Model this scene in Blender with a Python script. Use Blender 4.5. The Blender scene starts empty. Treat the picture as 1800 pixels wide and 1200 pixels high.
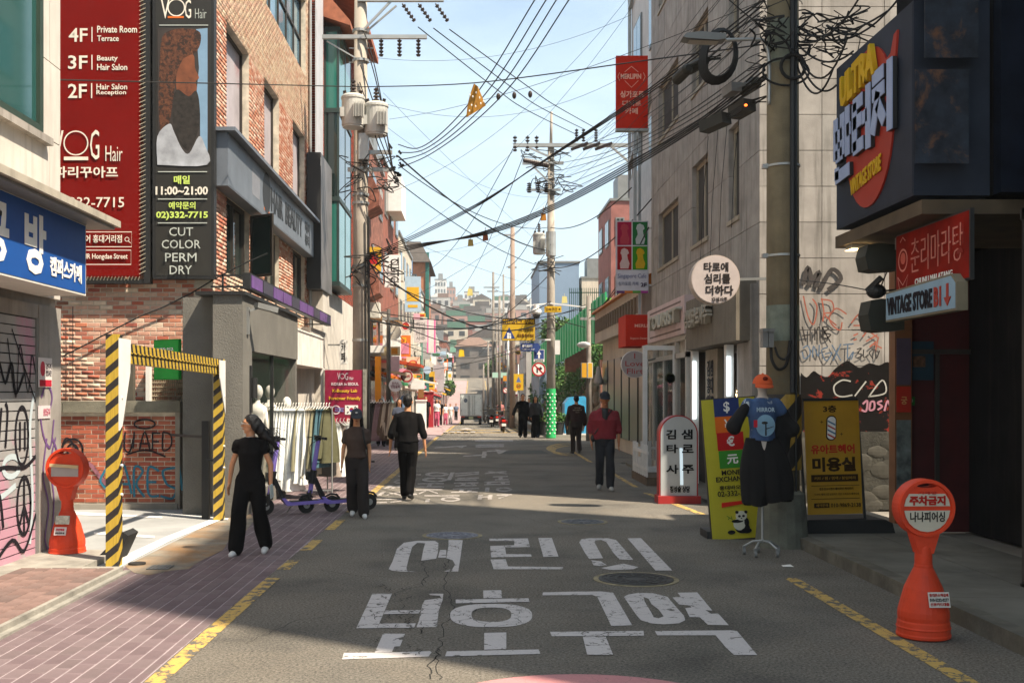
import bpy, math, random
import numpy as np
from mathutils import Vector, Matrix, noise
random.seed(11)
SC = bpy.context.scene
COL = SC.collection
# ------------------------------------------------------------------ camera, light, exposure
cam_data = bpy.data.cameras.new('camera'); cam = bpy.data.objects.new('camera', cam_data); COL.objects.link(cam)
cam.location = (0, 0, 1.8); cam.rotation_euler = (math.pi/2, 0, 0)
cam_data.sensor_width = 36; cam_data.lens = 38.0; cam_data.shift_x = 65/1800; cam_data.shift_y = 90/1800
cam_data.clip_end = 3000; cam_data.clip_start = .1
SC.camera = cam
SUN_EL = math.radians(56); SH = Vector((.83, -.56, 0)).normalized()
TOSUN = Vector((SH.x*math.cos(SUN_EL), SH.y*math.cos(SUN_EL), math.sin(SUN_EL)))
sd = bpy.data.lights.new('sun', 'SUN'); sd.energy = 5.0; sd.angle = math.radians(1.1); sd.color = (1, .885, .72)
sun = bpy.data.objects.new('sun', sd); COL.objects.link(sun)
sun.rotation_euler = (-TOSUN).to_track_quat('-Z', 'Y').to_euler(); sun.location = (20, -10, 40)
world = bpy.data.worlds.new('World'); SC.world = world; world.use_nodes = True
nt = world.node_tree; nt.nodes.clear()
wo = nt.nodes.new('ShaderNodeOutputWorld'); bg = nt.nodes.new('ShaderNodeBackground')
sky = nt.nodes.new('ShaderNodeTexSky'); sky.sky_type = 'NISHITA'; sky.sun_disc = False
sky.sun_elevation = SUN_EL; sky.sun_rotation = math.atan2(SH.x, SH.y); sky.air_density = 1.0; sky.dust_density = 1.4; sky.ozone_density = 1.6
tc = nt.nodes.new('ShaderNodeTexCoord'); mp = nt.nodes.new('ShaderNodeMapping'); mp.inputs['Scale'].default_value = (1.0, 1.0, 3.2)
nz = nt.nodes.new('ShaderNodeTexNoise'); nz.inputs['Scale'].default_value = 2.6; nz.inputs['Detail'].default_value = 8; nz.inputs['Roughness'].default_value = .58
nz.inputs['Distortion'].default_value = .5
rp = nt.nodes.new('ShaderNodeValToRGB'); rp.color_ramp.elements[0].position = .36; rp.color_ramp.elements[1].position = .78
rp.color_ramp.elements[0].color = (.30, .30, .30, 1); rp.color_ramp.elements[1].color = (.9, .9, .9, 1)
mx = nt.nodes.new('ShaderNodeMix'); mx.data_type = 'RGBA'
mx.inputs['B'].default_value = (4.6, 5.6, 5.9, 1)
nt.links.new(tc.outputs['Generated'], mp.inputs[0]); nt.links.new(mp.outputs[0], nz.inputs[0]); nt.links.new(nz.outputs['Fac'], rp.inputs[0])
nt.links.new(rp.outputs[0], mx.inputs['Factor']); nt.links.new(sky.outputs[0], mx.inputs['A']); nt.links.new(mx.outputs['Result'], bg.inputs[0])
bg.inputs[1].default_value = .105
nt.links.new(bg.outputs[0], wo.inputs[0])
SC.view_settings.view_transform = 'Standard'; SC.view_settings.look = 'None'; SC.view_settings.exposure = 1.08; SC.view_settings.gamma = 1
SC.view_settings.use_curve_mapping = False
SC.render.engine = 'CYCLES'
SC.cycles.use_denoising = True; SC.cycles.max_bounces = 6; SC.cycles.diffuse_bounces = 4; SC.cycles.glossy_bounces = 3
SC.cycles.transmission_bounces = 4; SC.cycles.transparent_max_bounces = 6; SC.cycles.volume_bounces = 0
SC.cycles.sample_clamp_indirect = 6
# ------------------------------------------------------------------ helpers
F = 1900.0; VX = 835.0; VY = 690.0; CH = 1.8
X3 = Vector((1, 0, 0)); Y3 = Vector((0, 1, 0)); Z3 = Vector((0, 0, 1))
def P(u, v, Y): return Vector(((u-VX)*Y/F, Y, CH-(v-VY)*Y/F))
def G(u, v, z=0.0):
    Y = F*(CH-z)/(v-VY); return Vector(((u-VX)*Y/F, Y, z))
def PX(u, v, X):
    Y = F*X/(u-VX); return Vector((X, Y, CH-(v-VY)*Y/F))
def lin(c): return c/12.92 if c <= .04045 else ((c+.055)/1.055)**2.4
def hx(s): return tuple(lin(int(s[i:i+2], 16)/255) for i in (0, 2, 4))
def V(*a): return Vector(a)

class MB:
    def __init__(s): s.v = []; s.f = []; s.m = []; s.c = 0
    def add(s, vs, fs):
        o = len(s.v); s.v += [tuple(p) for p in vs]; s.f += [tuple(i+o for i in f) for f in fs]; s.m += [s.c]*len(fs); return s
    def quad(s, *p): return s.add(p, [tuple(range(len(p)))])
    def box(s, x0, x1, y0, y1, z0, z1):
        vs = [(x, y, z) for x in (x0, x1) for y in (y0, y1) for z in (z0, z1)]
        return s.add(vs, [(0,1,3,2), (4,6,7,5), (0,4,5,1), (2,3,7,6), (0,2,6,4), (1,5,7,3)])
    def ob(s, o, R, U, x0, x1, y0, y1, d0, d1):
        N = R.cross(U); vs = [o+R*x+U*y+N*d for x in (x0, x1) for y in (y0, y1) for d in (d0, d1)]
        return s.add(vs, [(0,1,3,2), (4,6,7,5), (0,4,5,1), (2,3,7,6), (0,2,6,4), (1,5,7,3)])
    def beam(s, p, q, w, h=None, up=Z3):
        p = Vector(p); q = Vector(q); h = h or w; d = (q-p); L = d.length; d.normalize()
        if abs(d.dot(up)) > .95: up = Y3
        r = d.cross(up).normalized(); u = r.cross(d)
        return s.ob(p, d, u, 0, L, -h/2, h/2, -w/2, w/2)
    def ring(s, c, a, b, ra, rb, n): return [c+a*ra*math.cos(2*math.pi*i/n)+b*rb*math.sin(2*math.pi*i/n) for i in range(n)]
    def cyl(s, p, q, r0, r1=None, n=10, caps=True):
        p = Vector(p); q = Vector(q); r1 = r0 if r1 is None else r1; d = (q-p).normalized()
        a = d.orthogonal().normalized(); b = d.cross(a)
        vs = s.ring(p, a, b, r0, r0, n)+s.ring(q, a, b, r1, r1, n)
        fs = [(i, (i+1) % n, n+(i+1) % n, n+i) for i in range(n)]
        if caps: fs += [tuple(range(n))[::-1], tuple(range(n, 2*n))]
        return s.add(vs, fs)
    def tube(s, pts, r, n=6):
        pts = [Vector(p) for p in pts]; vs = []; m = len(pts); a = None
        rr = r if isinstance(r, (list, tuple)) else [r]*m
        for i, p in enumerate(pts):
            d = (pts[min(i+1, m-1)]-pts[max(i-1, 0)])
            if d.length < 1e-9: d = Vector((0, 0, 1))
            d.normalize()
            if a is None: a = d.orthogonal().normalized()
            a = a-d*a.dot(d)
            if a.length < 1e-6: a = d.orthogonal()
            a.normalize(); vs += s.ring(p, a, d.cross(a), rr[i], rr[i], n)
        fs = [(k*n+i, k*n+(i+1) % n, (k+1)*n+(i+1) % n, (k+1)*n+i) for k in range(m-1) for i in range(n)]
        fs += [tuple(range(n))[::-1], tuple(range((m-1)*n, m*n))]
        return s.add(vs, fs)
    def lathe(s, prof, c=(0, 0, 0), n=20, ax=Z3):
        c = Vector(c); a = ax.orthogonal().normalized(); b = ax.cross(a); vs = []
        for r, z in prof: vs += s.ring(c+ax*z, a, b, max(r, 1e-4), max(r, 1e-4), n)
        m = len(prof)
        fs = [(k*n+i, k*n+(i+1) % n, (k+1)*n+(i+1) % n, (k+1)*n+i) for k in range(m-1) for i in range(n)]
        fs += [tuple(range(n))[::-1], tuple(range((m-1)*n, m*n))]
        return s.add(vs, fs)
    def prism(s, pts, o, R, U, d0, d1):
        N = R.cross(U); n = len(pts)
        vs = [o+R*x+U*y+N*d0 for x, y in pts]+[o+R*x+U*y+N*d1 for x, y in pts]
        return s.add(vs, [(i, (i+1) % n, n+(i+1) % n, n+i) for i in range(n)]+[tuple(range(n))[::-1], tuple(range(n, 2*n))])
    def disc(s, o, R, U, cx, cy, rx, ry, d0, d1, n=20):
        return s.prism([(cx+rx*math.cos(2*math.pi*i/n), cy+ry*math.sin(2*math.pi*i/n)) for i in range(n)], o, R, U, d0, d1)
    def ell(s, c, rx, ry, rz, M=None, nu=14, nv=9):
        vs = []; c = Vector(c)
        for j in range(nv+1):
            t = math.pi*j/nv
            for i in range(nu):
                p = 2*math.pi*i/nu; q = Vector((rx*math.sin(t)*math.cos(p)+1e-6*math.cos(p), ry*math.sin(t)*math.sin(p)+1e-6*math.sin(p), rz*math.cos(t)))
                vs.append(c+(M @ q if M else q))
        fs = [(j*nu+i, (j+1)*nu+i, (j+1)*nu+(i+1) % nu, j*nu+(i+1) % nu) for j in range(nv) for i in range(nu)]
        return s.add(vs, fs)
    def mesh(s, mats, name='m', smooth=False):
        me = bpy.data.meshes.new(name); me.from_pydata(s.v, [], s.f)
        for m in (mats if isinstance(mats, (list, tuple)) else [mats]): me.materials.append(m)
        if any(s.m): me.polygons.foreach_set('material_index', s.m)
        if smooth: me.polygons.foreach_set('use_smooth', [True]*len(s.f))
        me.update(); return me
def absloc(o):
    l = Vector((0, 0, 0))
    while o is not None: l += o.location; o = o.parent
    return l
def link(me, name, parent=None, world=True):
    o = bpy.data.objects.new(name, me); COL.objects.link(o)
    if parent is not None:
        o.parent = parent
        if world: o.location = -absloc(parent)
    return o
def tag(o, label=None, cat=None, group=None, kind=None):
    if label: o['label'] = label
    if cat: o['category'] = cat
    if group: o['group'] = group
    if kind: o['kind'] = kind
    return o
def obj(mb, name, mats, parent=None, smooth=False, **k):
    return tag(link(mb.mesh(mats, name, smooth), name, parent), **k)
def thing(name, label, cat, loc=(0, 0, 0), group=None):
    o = bpy.data.objects.new(name, None); COL.objects.link(o); o.empty_display_size = .2
    o.location = loc; return tag(o, label, cat, group)
def struct(mb, name, mats, parent=None, smooth=False): return obj(mb, name, mats, parent, smooth, kind='structure')
def kids(o): return [c for c in bpy.data.objects if c.parent == o]
def dup(root, loc=None, rz=None, label=None, group=None):
    r = root.copy(); COL.objects.link(r)
    if loc is not None: r.location = loc
    if rz is not None: r.rotation_euler = (0, 0, rz)
    if label: r['label'] = label
    if group: r['group'] = group
    for ch in kids(root):
        c = ch.copy(); COL.objects.link(c); c.parent = r
        for g in kids(ch):
            d = g.copy(); COL.objects.link(d); d.parent = c
    return r
# materials
MATS = {}
def mat(name, col, rough=.75, var=.18, scale=3.0, bump=.0, bscale=60., metal=0., emit=0., col2=None, spots=None, isl=0., spec=.35, alpha=1., streak=0., speck=0.):
    if name in MATS: return MATS[name]
    if isinstance(col, str): col = hx(col)
    m = bpy.data.materials.new(name); m.use_nodes = True; n = m.node_tree.nodes; L = m.node_tree.links.new
    b = n['Principled BSDF']; b.inputs['Roughness'].default_value = rough; b.inputs['Metallic'].default_value = metal
    b.inputs['Specular IOR Level'].default_value = spec; b.inputs['Alpha'].default_value = alpha
    tcn = n.new('ShaderNodeTexCoord')
    def mixc(a, bb, fac, bt='MIX'):
        x = n.new('ShaderNodeMix'); x.data_type = 'RGBA'; x.blend_type = bt
        for s, t in (('A', a), ('B', bb), ('Factor', fac)):
            if hasattr(t, 'node'): L(t, x.inputs[s])
            elif s == 'Factor': x.inputs[s].default_value = t
            else: x.inputs[s].default_value = (*t, 1)
        return x.outputs['Result']
    def ntex(sc, det=5, ro=.6, dist=0, stretch=None):
        t = n.new('ShaderNodeTexNoise'); t.inputs['Scale'].default_value = sc; t.inputs['Detail'].default_value = det
        t.inputs['Roughness'].default_value = ro; t.inputs['Distortion'].default_value = dist
        if stretch:
            mm = n.new('ShaderNodeMapping'); mm.inputs['Scale'].default_value = stretch; L(tcn.outputs['Object'], mm.inputs[0]); L(mm.outputs[0], t.inputs[0])
        else: L(tcn.outputs['Object'], t.inputs[0])
        return t.outputs['Fac']
    def ramp(x, a, bb):
        r = n.new('ShaderNodeMapRange'); r.inputs[1].default_value = a; r.inputs[2].default_value = bb; L(x, r.inputs[0]); return r.outputs[0]
    c = col
    if isl:   # each separate piece its own tone
        g = n.new('ShaderNodeNewGeometry'); oi = n.new('ShaderNodeObjectInfo'); ad = n.new('ShaderNodeMath'); ad.operation = 'ADD'
        L(g.outputs['Random Per Island'], ad.inputs[0]); L(oi.outputs['Random'], ad.inputs[1])
        fr = n.new('ShaderNodeMath'); fr.operation = 'FRACT'; L(ad.outputs[0], fr.inputs[0])
        cr = n.new('ShaderNodeValToRGB'); cr.color_ramp.interpolation = 'LINEAR'
        pal = isl; e = cr.color_ramp.elements
        while len(e) < len(pal): e.new(.5)
        for i, h in enumerate(pal): e[i].position = i/(len(pal)-1); e[i].color = (*(hx(h) if isinstance(h, str) else h), 1)
        L(fr.outputs[0], cr.inputs[0]); c = cr.outputs[0]
    if var:
        dark = tuple(1-var*1.3 for _ in range(3)); lit = tuple(1+var*.5 for _ in range(3))
        f = mixc(dark, lit, ramp(ntex(scale), .3, .7)); c = mixc(c, f, 1.0, 'MULTIPLY')
    if streak:
        f = ramp(ntex(2.2, 4, .6, 0, (3.5, 3.5, .25)), .5, .75)
        x = n.new('ShaderNodeMath'); x.operation = 'MULTIPLY'; x.inputs[1].default_value = streak; L(f, x.inputs[0])
        c = mixc(c, (.07, .06, .045), x.outputs[0])
    if col2:
        if isinstance(col2, str): col2 = hx(col2)
        sp = spots or (2.0, .52, .62); c = mixc(c, col2, ramp(ntex(sp[0], 7, .65, .4), sp[1], sp[2]))
    if speck: c = mixc(c, mixc((1-speck,)*3, (1+speck,)*3, ramp(ntex(48, 4, .85), .36, .64)), 1.0, 'MULTIPLY')
    if hasattr(c, 'node'): L(c, b.inputs['Base Color'])
    else: b.inputs['Base Color'].default_value = (*c, 1)
    if bump:
        bn = n.new('ShaderNodeBump'); bn.inputs['Strength'].default_value = bump; bn.inputs['Distance'].default_value = .01
        L(ntex(bscale, 4, .65), bn.inputs['Height']); L(bn.outputs[0], b.inputs['Normal'])
    if emit: b.inputs['Emission Color'].default_value = (*col, 1); b.inputs['Emission Strength'].default_value = emit
    MATS[name] = m; return m
def flat(h, rough=.6, **k):
    return mat('paint_'+h+('_'+str(rough) if rough != .6 else ''), h, rough, **{'var': .08, 'scale': 6, 'spec': .15, **k})
def glass(name, col, rough=.06, trans=0.0):
    if name in MATS: return MATS[name]
    m = bpy.data.materials.new(name); m.use_nodes = True; b = m.node_tree.nodes['Principled BSDF']
    b.inputs['Base Color'].default_value = (*hx(col), 1); b.inputs['Roughness'].default_value = rough; b.inputs['Specular IOR Level'].default_value = .8
    if trans: b.inputs['Alpha'].default_value = 1-trans
    MATS[name] = m; return m
def text(s, parent, o, R, U, w, h, m, d=.004, bold=0., name='lettering', italic=0, sp=1.0, lsp=1.0, **k):
    cu = bpy.data.curves.new('t', 'FONT'); cu.body = s; cu.extrude = .01; cu.resolution_u = 2; cu.offset = bold; cu.shear = italic
    cu.space_character = sp; cu.space_line = lsp; cu.align_x = k.get('align', 'CENTER')
    to = bpy.data.objects.new('t', cu); me = bpy.data.meshes.new_from_object(to); bpy.data.objects.remove(to)
    n = len(me.vertices); co = np.empty(n*3); me.vertices.foreach_get('co', co); co = co.reshape(-1, 3)
    mn = co.min(0); sz = np.maximum(co.max(0)-mn, 1e-6)
    if w is None: w = h*sz[0]/sz[1]
    q = (co-mn)/sz; N = R.cross(U)
    out = np.array(o)+np.outer(q[:, 0]*w, R)+np.outer(q[:, 1]*h, U)+np.outer(q[:, 2]*d, N)
    me.vertices.foreach_set('co', out.ravel()); me.materials.clear(); me.materials.append(m); me.update()
    return link(me, name, parent)
# a board with lettering: p0 lower left of its face, content in fractions of the face
def board(name, label, cat, p0, R, U, w, h, d, mface, mframe=None, items=(), group=None, fr=.02, brackets=None, face_name='face', root=None):
    N = R.cross(U); t = root or thing(name, label, cat, p0-N*d, group)
    mframe = mframe or mface
    b = MB(); b.ob(p0, R, U, 0, w, 0, h, -d, -.004); obj(b, 'frame', mframe, t)
    b = MB(); b.ob(p0, R, U, fr, w-fr, fr, h-fr, -.004, .0); obj(b, face_name, mface, t)
    put(t, p0, R, U, w, h, items)
    if brackets:
        b = MB()
        for (q1, q2) in brackets: b.beam(q1, q2, .04)
        obj(b, 'bracket', flat('5a5a58'), t)
    return t
def put(t, p0, R, U, w, h, items, lay=.003):
    N = R.cross(U)
    for k, it in enumerate(items):
        ty = it[0]; b = MB(); zz = .0009*(k+1)+.001
        if ty == 't':      # ('t', string, x0, y0, x1, y1, mat, bold)
            _, s, x0, y0, x1, y1, m = it[:7]
            text(s, t, p0+R*(x0*w)+U*(y0*h)+N*zz, R, U, (x1-x0)*w, (y1-y0)*h, m, .004, it[7] if len(it) > 7 else .01)
        elif ty == 'r':    # rectangle
            _, x0, y0, x1, y1, m = it[:6]
            b.ob(p0, R, U, x0*w, x1*w, y0*h, y1*h, 0, zz); obj(b, it[6] if len(it) > 6 else 'panel', m, t)
        elif ty == 'c':    # ellipse cx, cy, r (r in fractions of width)
            _, cx, cy, r, m = it[:5]; ry = it[5]*w if len(it) > 5 and isinstance(it[5], float) else r*w
            b.disc(p0, R, U, cx*w, cy*h, r*w, ry, 0, zz); obj(b, 'emblem', m, t)
        elif ty == 'o':    # ring
            _, cx, cy, r, th, m = it[:6]; n = 28
            for i in range(n):
                a0 = 2*math.pi*i/n; a1 = 2*math.pi*(i+1)/n
                pts = [(cx*w+rr*math.cos(a)*w, cy*h+rr*math.sin(a)*w) for rr, a in ((r, a0), (r, a1), (r-th, a1), (r-th, a0))]
                b.add([p0+R*x+U*y+N*(zz+.001) for x, y in pts], [(3, 2, 1, 0)])
            obj(b, 'emblem', m, t)
        elif ty == 'p':    # polygon in fractions
            _, pts, m = it[:3]
            b.prism([(x*w, y*h) for x, y in pts], p0, R, U, 0, zz); obj(b, it[3] if len(it) > 3 else 'emblem', m, t)
        elif ty == 's':    # painted strokes: list of polylines in fractions, width in metres
            _, lines, wd, m = it[:4]
            for ln in lines: stroke(b, p0, R, U, [(x*w, y*h) for x, y in ln], wd, zz)
            obj(b, it[4] if len(it) > 4 else 'emblem', m, t)
def stroke(b, o, R, U, pts, wd, z):
    N = R.cross(U); L = []; n = len(pts)
    for i, (x, y) in enumerate(pts):
        ax, ay = pts[max(i-1, 0)]; bx, by = pts[min(i+1, n-1)]; dx, dy = bx-ax, by-ay; l = math.hypot(dx, dy) or 1
        L.append((x-dy/l*wd/2, y+dx/l*wd/2)); L.append((x+dy/l*wd/2, y-dx/l*wd/2))
    vs = [o+R*x+U*y+N*z for x, y in L]
    b.add(vs, [(2*i, 2*i+1, 2*i+3, 2*i+2) for i in range(n-1)])
def curve2(pts, n=6):
    """smooth polyline through points (Catmull-Rom)"""
    out = []; m = len(pts)
    for i in range(m-1):
        p0 = pts[max(i-1, 0)]; p1 = pts[i]; p2 = pts[i+1]; p3 = pts[min(i+2, m-1)]
        for k in range(n):
            t = k/n; out.append(tuple(.5*(2*b+(c-a)*t+(2*a-5*b+4*c-d)*t*t+(3*b-a-3*c+d)*t**3) for a, b, c, d in zip(p0, p1, p2, p3)))
    out.append(tuple(pts[-1])); return out
def sm(pts, n=4): return curve2(list(pts)+[pts[0]], n)[:-1]
def rect_minus(r, holes):
    rs = [r]
    for h in holes:
        o = []
        for (x0, x1, y0, y1) in rs:
            a0, a1, b0, b1 = max(x0, h[0]), min(x1, h[1]), max(y0, h[2]), min(y1, h[3])
            if a0 >= a1 or b0 >= b1: o.append((x0, x1, y0, y1)); continue
            if y0 < b0: o.append((x0, x1, y0, b0))
            if b1 < y1: o.append((x0, x1, b1, y1))
            if x0 < a0: o.append((x0, a0, b0, b1))
            if a1 < x1: o.append((a1, x1, b0, b1))
        rs = o
    return [q for q in rs if q[1]-q[0] > .02 and q[3]-q[2] > .02]
def bricks(parent, o, R, U, W, H, m, bl=.2, bh=.06, j=.012, d0=-.06, d1=0., holes=(), near=None, nmax=300, name='brick', x0=0, jit=.004, mort=None):
    """bricks on a wall face; the nmax nearest to `near` as parts, the rest one part"""
    N = R.cross(U); L = []
    rows = int(H/(bh+j))
    for r in range(rows):
        y = r*(bh+j); x = x0-(bl+j)/2*(r % 2)
        while x < W:
            a, b = max(x, x0), min(x+bl, W)
            if b-a > .03: 
                for q in (rect_minus((a, b, y, y+bh), holes) if holes else [(a, b, y, y+bh)]): L.append(q)
            x += bl+j
    n = near or (o+R*W/2)
    L.sort(key=lambda q: (o+R*q[0]+U*q[2]-n).length_squared)
    cache = {}; off = -absloc(parent) if parent else Vector((0, 0, 0))
    if mort:
        b = MB()
        for q in rect_minus((x0, W, 0, H), holes): b.ob(o, R, U, *q, d0, d1-.007)
        obj(b, 'mortar', mort, parent)
    for (a, b, y0, y1) in L[:nmax]:
        k = (round(b-a, 2), round(y1-y0, 3))
        if k not in cache:
            mb = MB(); e = .004; w, h = b-a, y1-y0
            vs = [R*x+U*y+N*d for x, y, d in ((0,0,d0),(w,0,d0),(w,h,d0),(0,h,d0),(e,e,d1),(w-e,e,d1),(w-e,h-e,d1),(e,h-e,d1),(0,0,d1-e),(w,0,d1-e),(w,h,d1-e),(0,h,d1-e))]
            mb.add(vs, [(4,5,6,7),(8,9,5,4),(9,10,6,5),(10,11,7,6),(11,8,4,7),(0,1,9,8),(1,2,10,9),(2,3,11,10),(3,0,8,11),(3,2,1,0)]); cache[k] = mb.mesh(m, name)
        ob = bpy.data.objects.new(name, cache[k]); COL.objects.link(ob); ob.parent = parent
        ob.location = off+o+R*a+U*y0+N*random.uniform(-jit, jit)
    if len(L) > nmax:
        q = np.array(L[nmax:]); n_ = len(q); A = np.empty((n_, 8, 3)); Rn, Un, Nn = map(np.array, (R, U, N)); rd = np.random.RandomState(3).uniform(-jit, jit, n_)
        e = .003; i = 0
        for dx, dy, dd in ((0,0,0),(1,0,0),(1,1,0),(0,1,0),(0,0,1),(1,0,1),(1,1,1),(0,1,1)):
            x = np.where(dx, q[:, 1]-(e if dd else 0), q[:, 0]+(e if dd else 0)); y = np.where(dy, q[:, 3]-(e if dd else 0), q[:, 2]+(e if dd else 0))
            A[:, i] = np.array(o)+np.outer(x, Rn)+np.outer(y, Un)+np.outer(rd+(d1 if dd else d0), Nn); i += 1
        fs = np.array([(4,5,6,7),(0,1,5,4),(1,2,6,5),(2,3,7,6),(3,0,4,7)])
        FA = (fs[None]+(np.arange(n_)*8)[:, None, None]).reshape(-1, 4)
        me = bpy.data.meshes.new(name+'s'); me.vertices.add(n_*8); me.vertices.foreach_set('co', A.ravel())
        me.loops.add(len(FA)*4); me.loops.foreach_set('vertex_index', FA.ravel().astype(np.int32)); me.polygons.add(len(FA))
        me.polygons.foreach_set('loop_start', np.arange(0, len(FA)*4, 4, dtype=np.int32)); me.update(calc_edges=True); me.materials.append(m)
        ob = link(me, 'further_'+name+'s', parent); ob['kind'] = 'stuff'
def window(parent, o, R, U, w, h, mf, mg, inset=.1, fw=.05, cols=1, rows=1, ledge=None, extra=None):
    """frame with panes; o is the lower left corner on the wall face"""
    b = MB(); D = -inset
    for a in ((0, w, 0, fw), (0, w, h-fw, h), (0, fw, fw, h-fw), (w-fw, w, fw, h-fw)): b.ob(o, R, U, *a, D-.05, D+.03)
    for i in range(1, cols): x = w*i/cols; b.ob(o, R, U, x-fw/2, x+fw/2, fw, h-fw, D-.045, D+.025)
    for i in range(1, rows): y = h*i/rows; b.ob(o, R, U, fw, w-fw, y-fw/2, y+fw/2, D-.047, D+.02)
    if ledge: b.ob(o, R, U, -.05, w+.05, -.07, 0, D-.05, ledge)
    f = obj(b, 'window', mf, parent)
    for i in range(cols):
        for k in range(rows):
            g = MB(); g.ob(o, R, U, w*i/cols+.01, w*(i+1)/cols-.01, h*k/rows+.01, h*(k+1)/rows-.01, D-.03, D-.015); obj(g, 'pane', mg, f)
    return f
def catenary(p, q, sag, n=18):
    p = Vector(p); q = Vector(q); return [p.lerp(q, i/n)-Z3*(sag*4*(i/n)*(1-i/n)) for i in range(n+1)]
# ------------------------------------------------------------------ materials of the setting
M_asph = mat('asphalt', (.158, .142, .118), .92, var=.32, scale=.9, bump=1.0, bscale=150, col2=(.19, .163, .128), spots=(.45, .42, .7), speck=.7)
M_conc = mat('concrete', (.30, .27, .225), .9, var=.25, scale=1.5, bump=.5, bscale=90, streak=.3)
M_ground = mat('ground_concrete', (.24, .215, .18), .92, var=.25, scale=.8, bump=.3)
M_kerb = mat('kerb_stone', (.30, .28, .24), .9, var=.3, scale=4, bump=.5)
M_joint = mat('pale_joint', (.34, .275, .28), .9, var=.3, scale=3)
M_purple = mat('purple_paver', (.2, .13, .16), .85, var=.25, scale=2.2, bump=.5, bscale=120, isl=((.15, .105, .108), (.18, .125, .13), (.205, .15, .152), (.165, .12, .12)), col2=(.135, .11, .105), spots=(1.3, .55, .7))
M_redpav = mat('reddish_paver', (.2, .13, .11), .9, var=.3, scale=3, bump=.6, isl=((.20, .125, .105), (.25, .16, .135), (.17, .115, .10)), col2=(.13, .11, .09), spots=(1.7, .5, .68))
M_stone = mat('cladding_stone', (.36, .325, .29), .85, var=.2, scale=2.5, bump=.25, bscale=60, isl=((.33, .295, .26), (.385, .345, .305), (.35, .32, .285)), streak=.6)
M_seam = mat('dark_seam', (.06, .055, .05), .9)
M_mortar = mat('mortar', (.62, .54, .43), .95, var=.3, scale=5, bump=.5)
M_mortar2 = mat('grey_mortar', (.42, .34, .27), .95, var=.3, scale=5)
BR_MIX = ('a4584a', 'c08a74', 'd8b09a', 'b8583e', 'e0c4ac', '90604e', 'c87a5c', 'e6d0b8', 'b07660', 'd09c84')
BR_RED = ('8a3018', '9c3a1e', 'a5452a', '7c2a16', '93402a', '6a2a1c')
BR_TILE = ('c4a78c', 'd2b89e', 'b5947a', 'cdaa92', 'b98c74', 'd8c4ac')
M_brick = mat('mixed_brick', (.3, .1, .06), .9, var=.2, scale=6, bump=.5, isl=BR_MIX)
M_brickred = mat('red_brick', (.3, .1, .06), .9, var=.3, scale=2, bump=.5, isl=('9a4a34', 'b05c44', 'bc6c52', 'a45240', '80402f', 'c07a5c'), col2=(.32, .14, .15), spots=(.9, .6, .7))
M_brickor = mat('orange_brick', (.35, .1, .05), .9, var=.25, scale=1.6, bump=.4, isl=BR_RED)
M_bricktile = mat('pale_brick', (.5, .4, .3), .9, var=.15, scale=4, bump=.3, isl=BR_TILE)
M_stucco = mat('grey_stucco', (.17, .16, .14), .95, var=.15, scale=2, bump=1.0, bscale=55)
M_stucco2 = mat('mid_grey_stucco', (.25, .235, .21), .95, var=.15, scale=2, bump=.6, bscale=55, streak=.15)
M_plaster = mat('pale_plaster', (.62, .57, .5), .9, var=.12, scale=2, streak=.3)
M_white = mat('white_paint', (.74, .72, .68), .6, var=.08, scale=4)
M_roadw = bpy.data.materials.new('road_paint')
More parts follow.
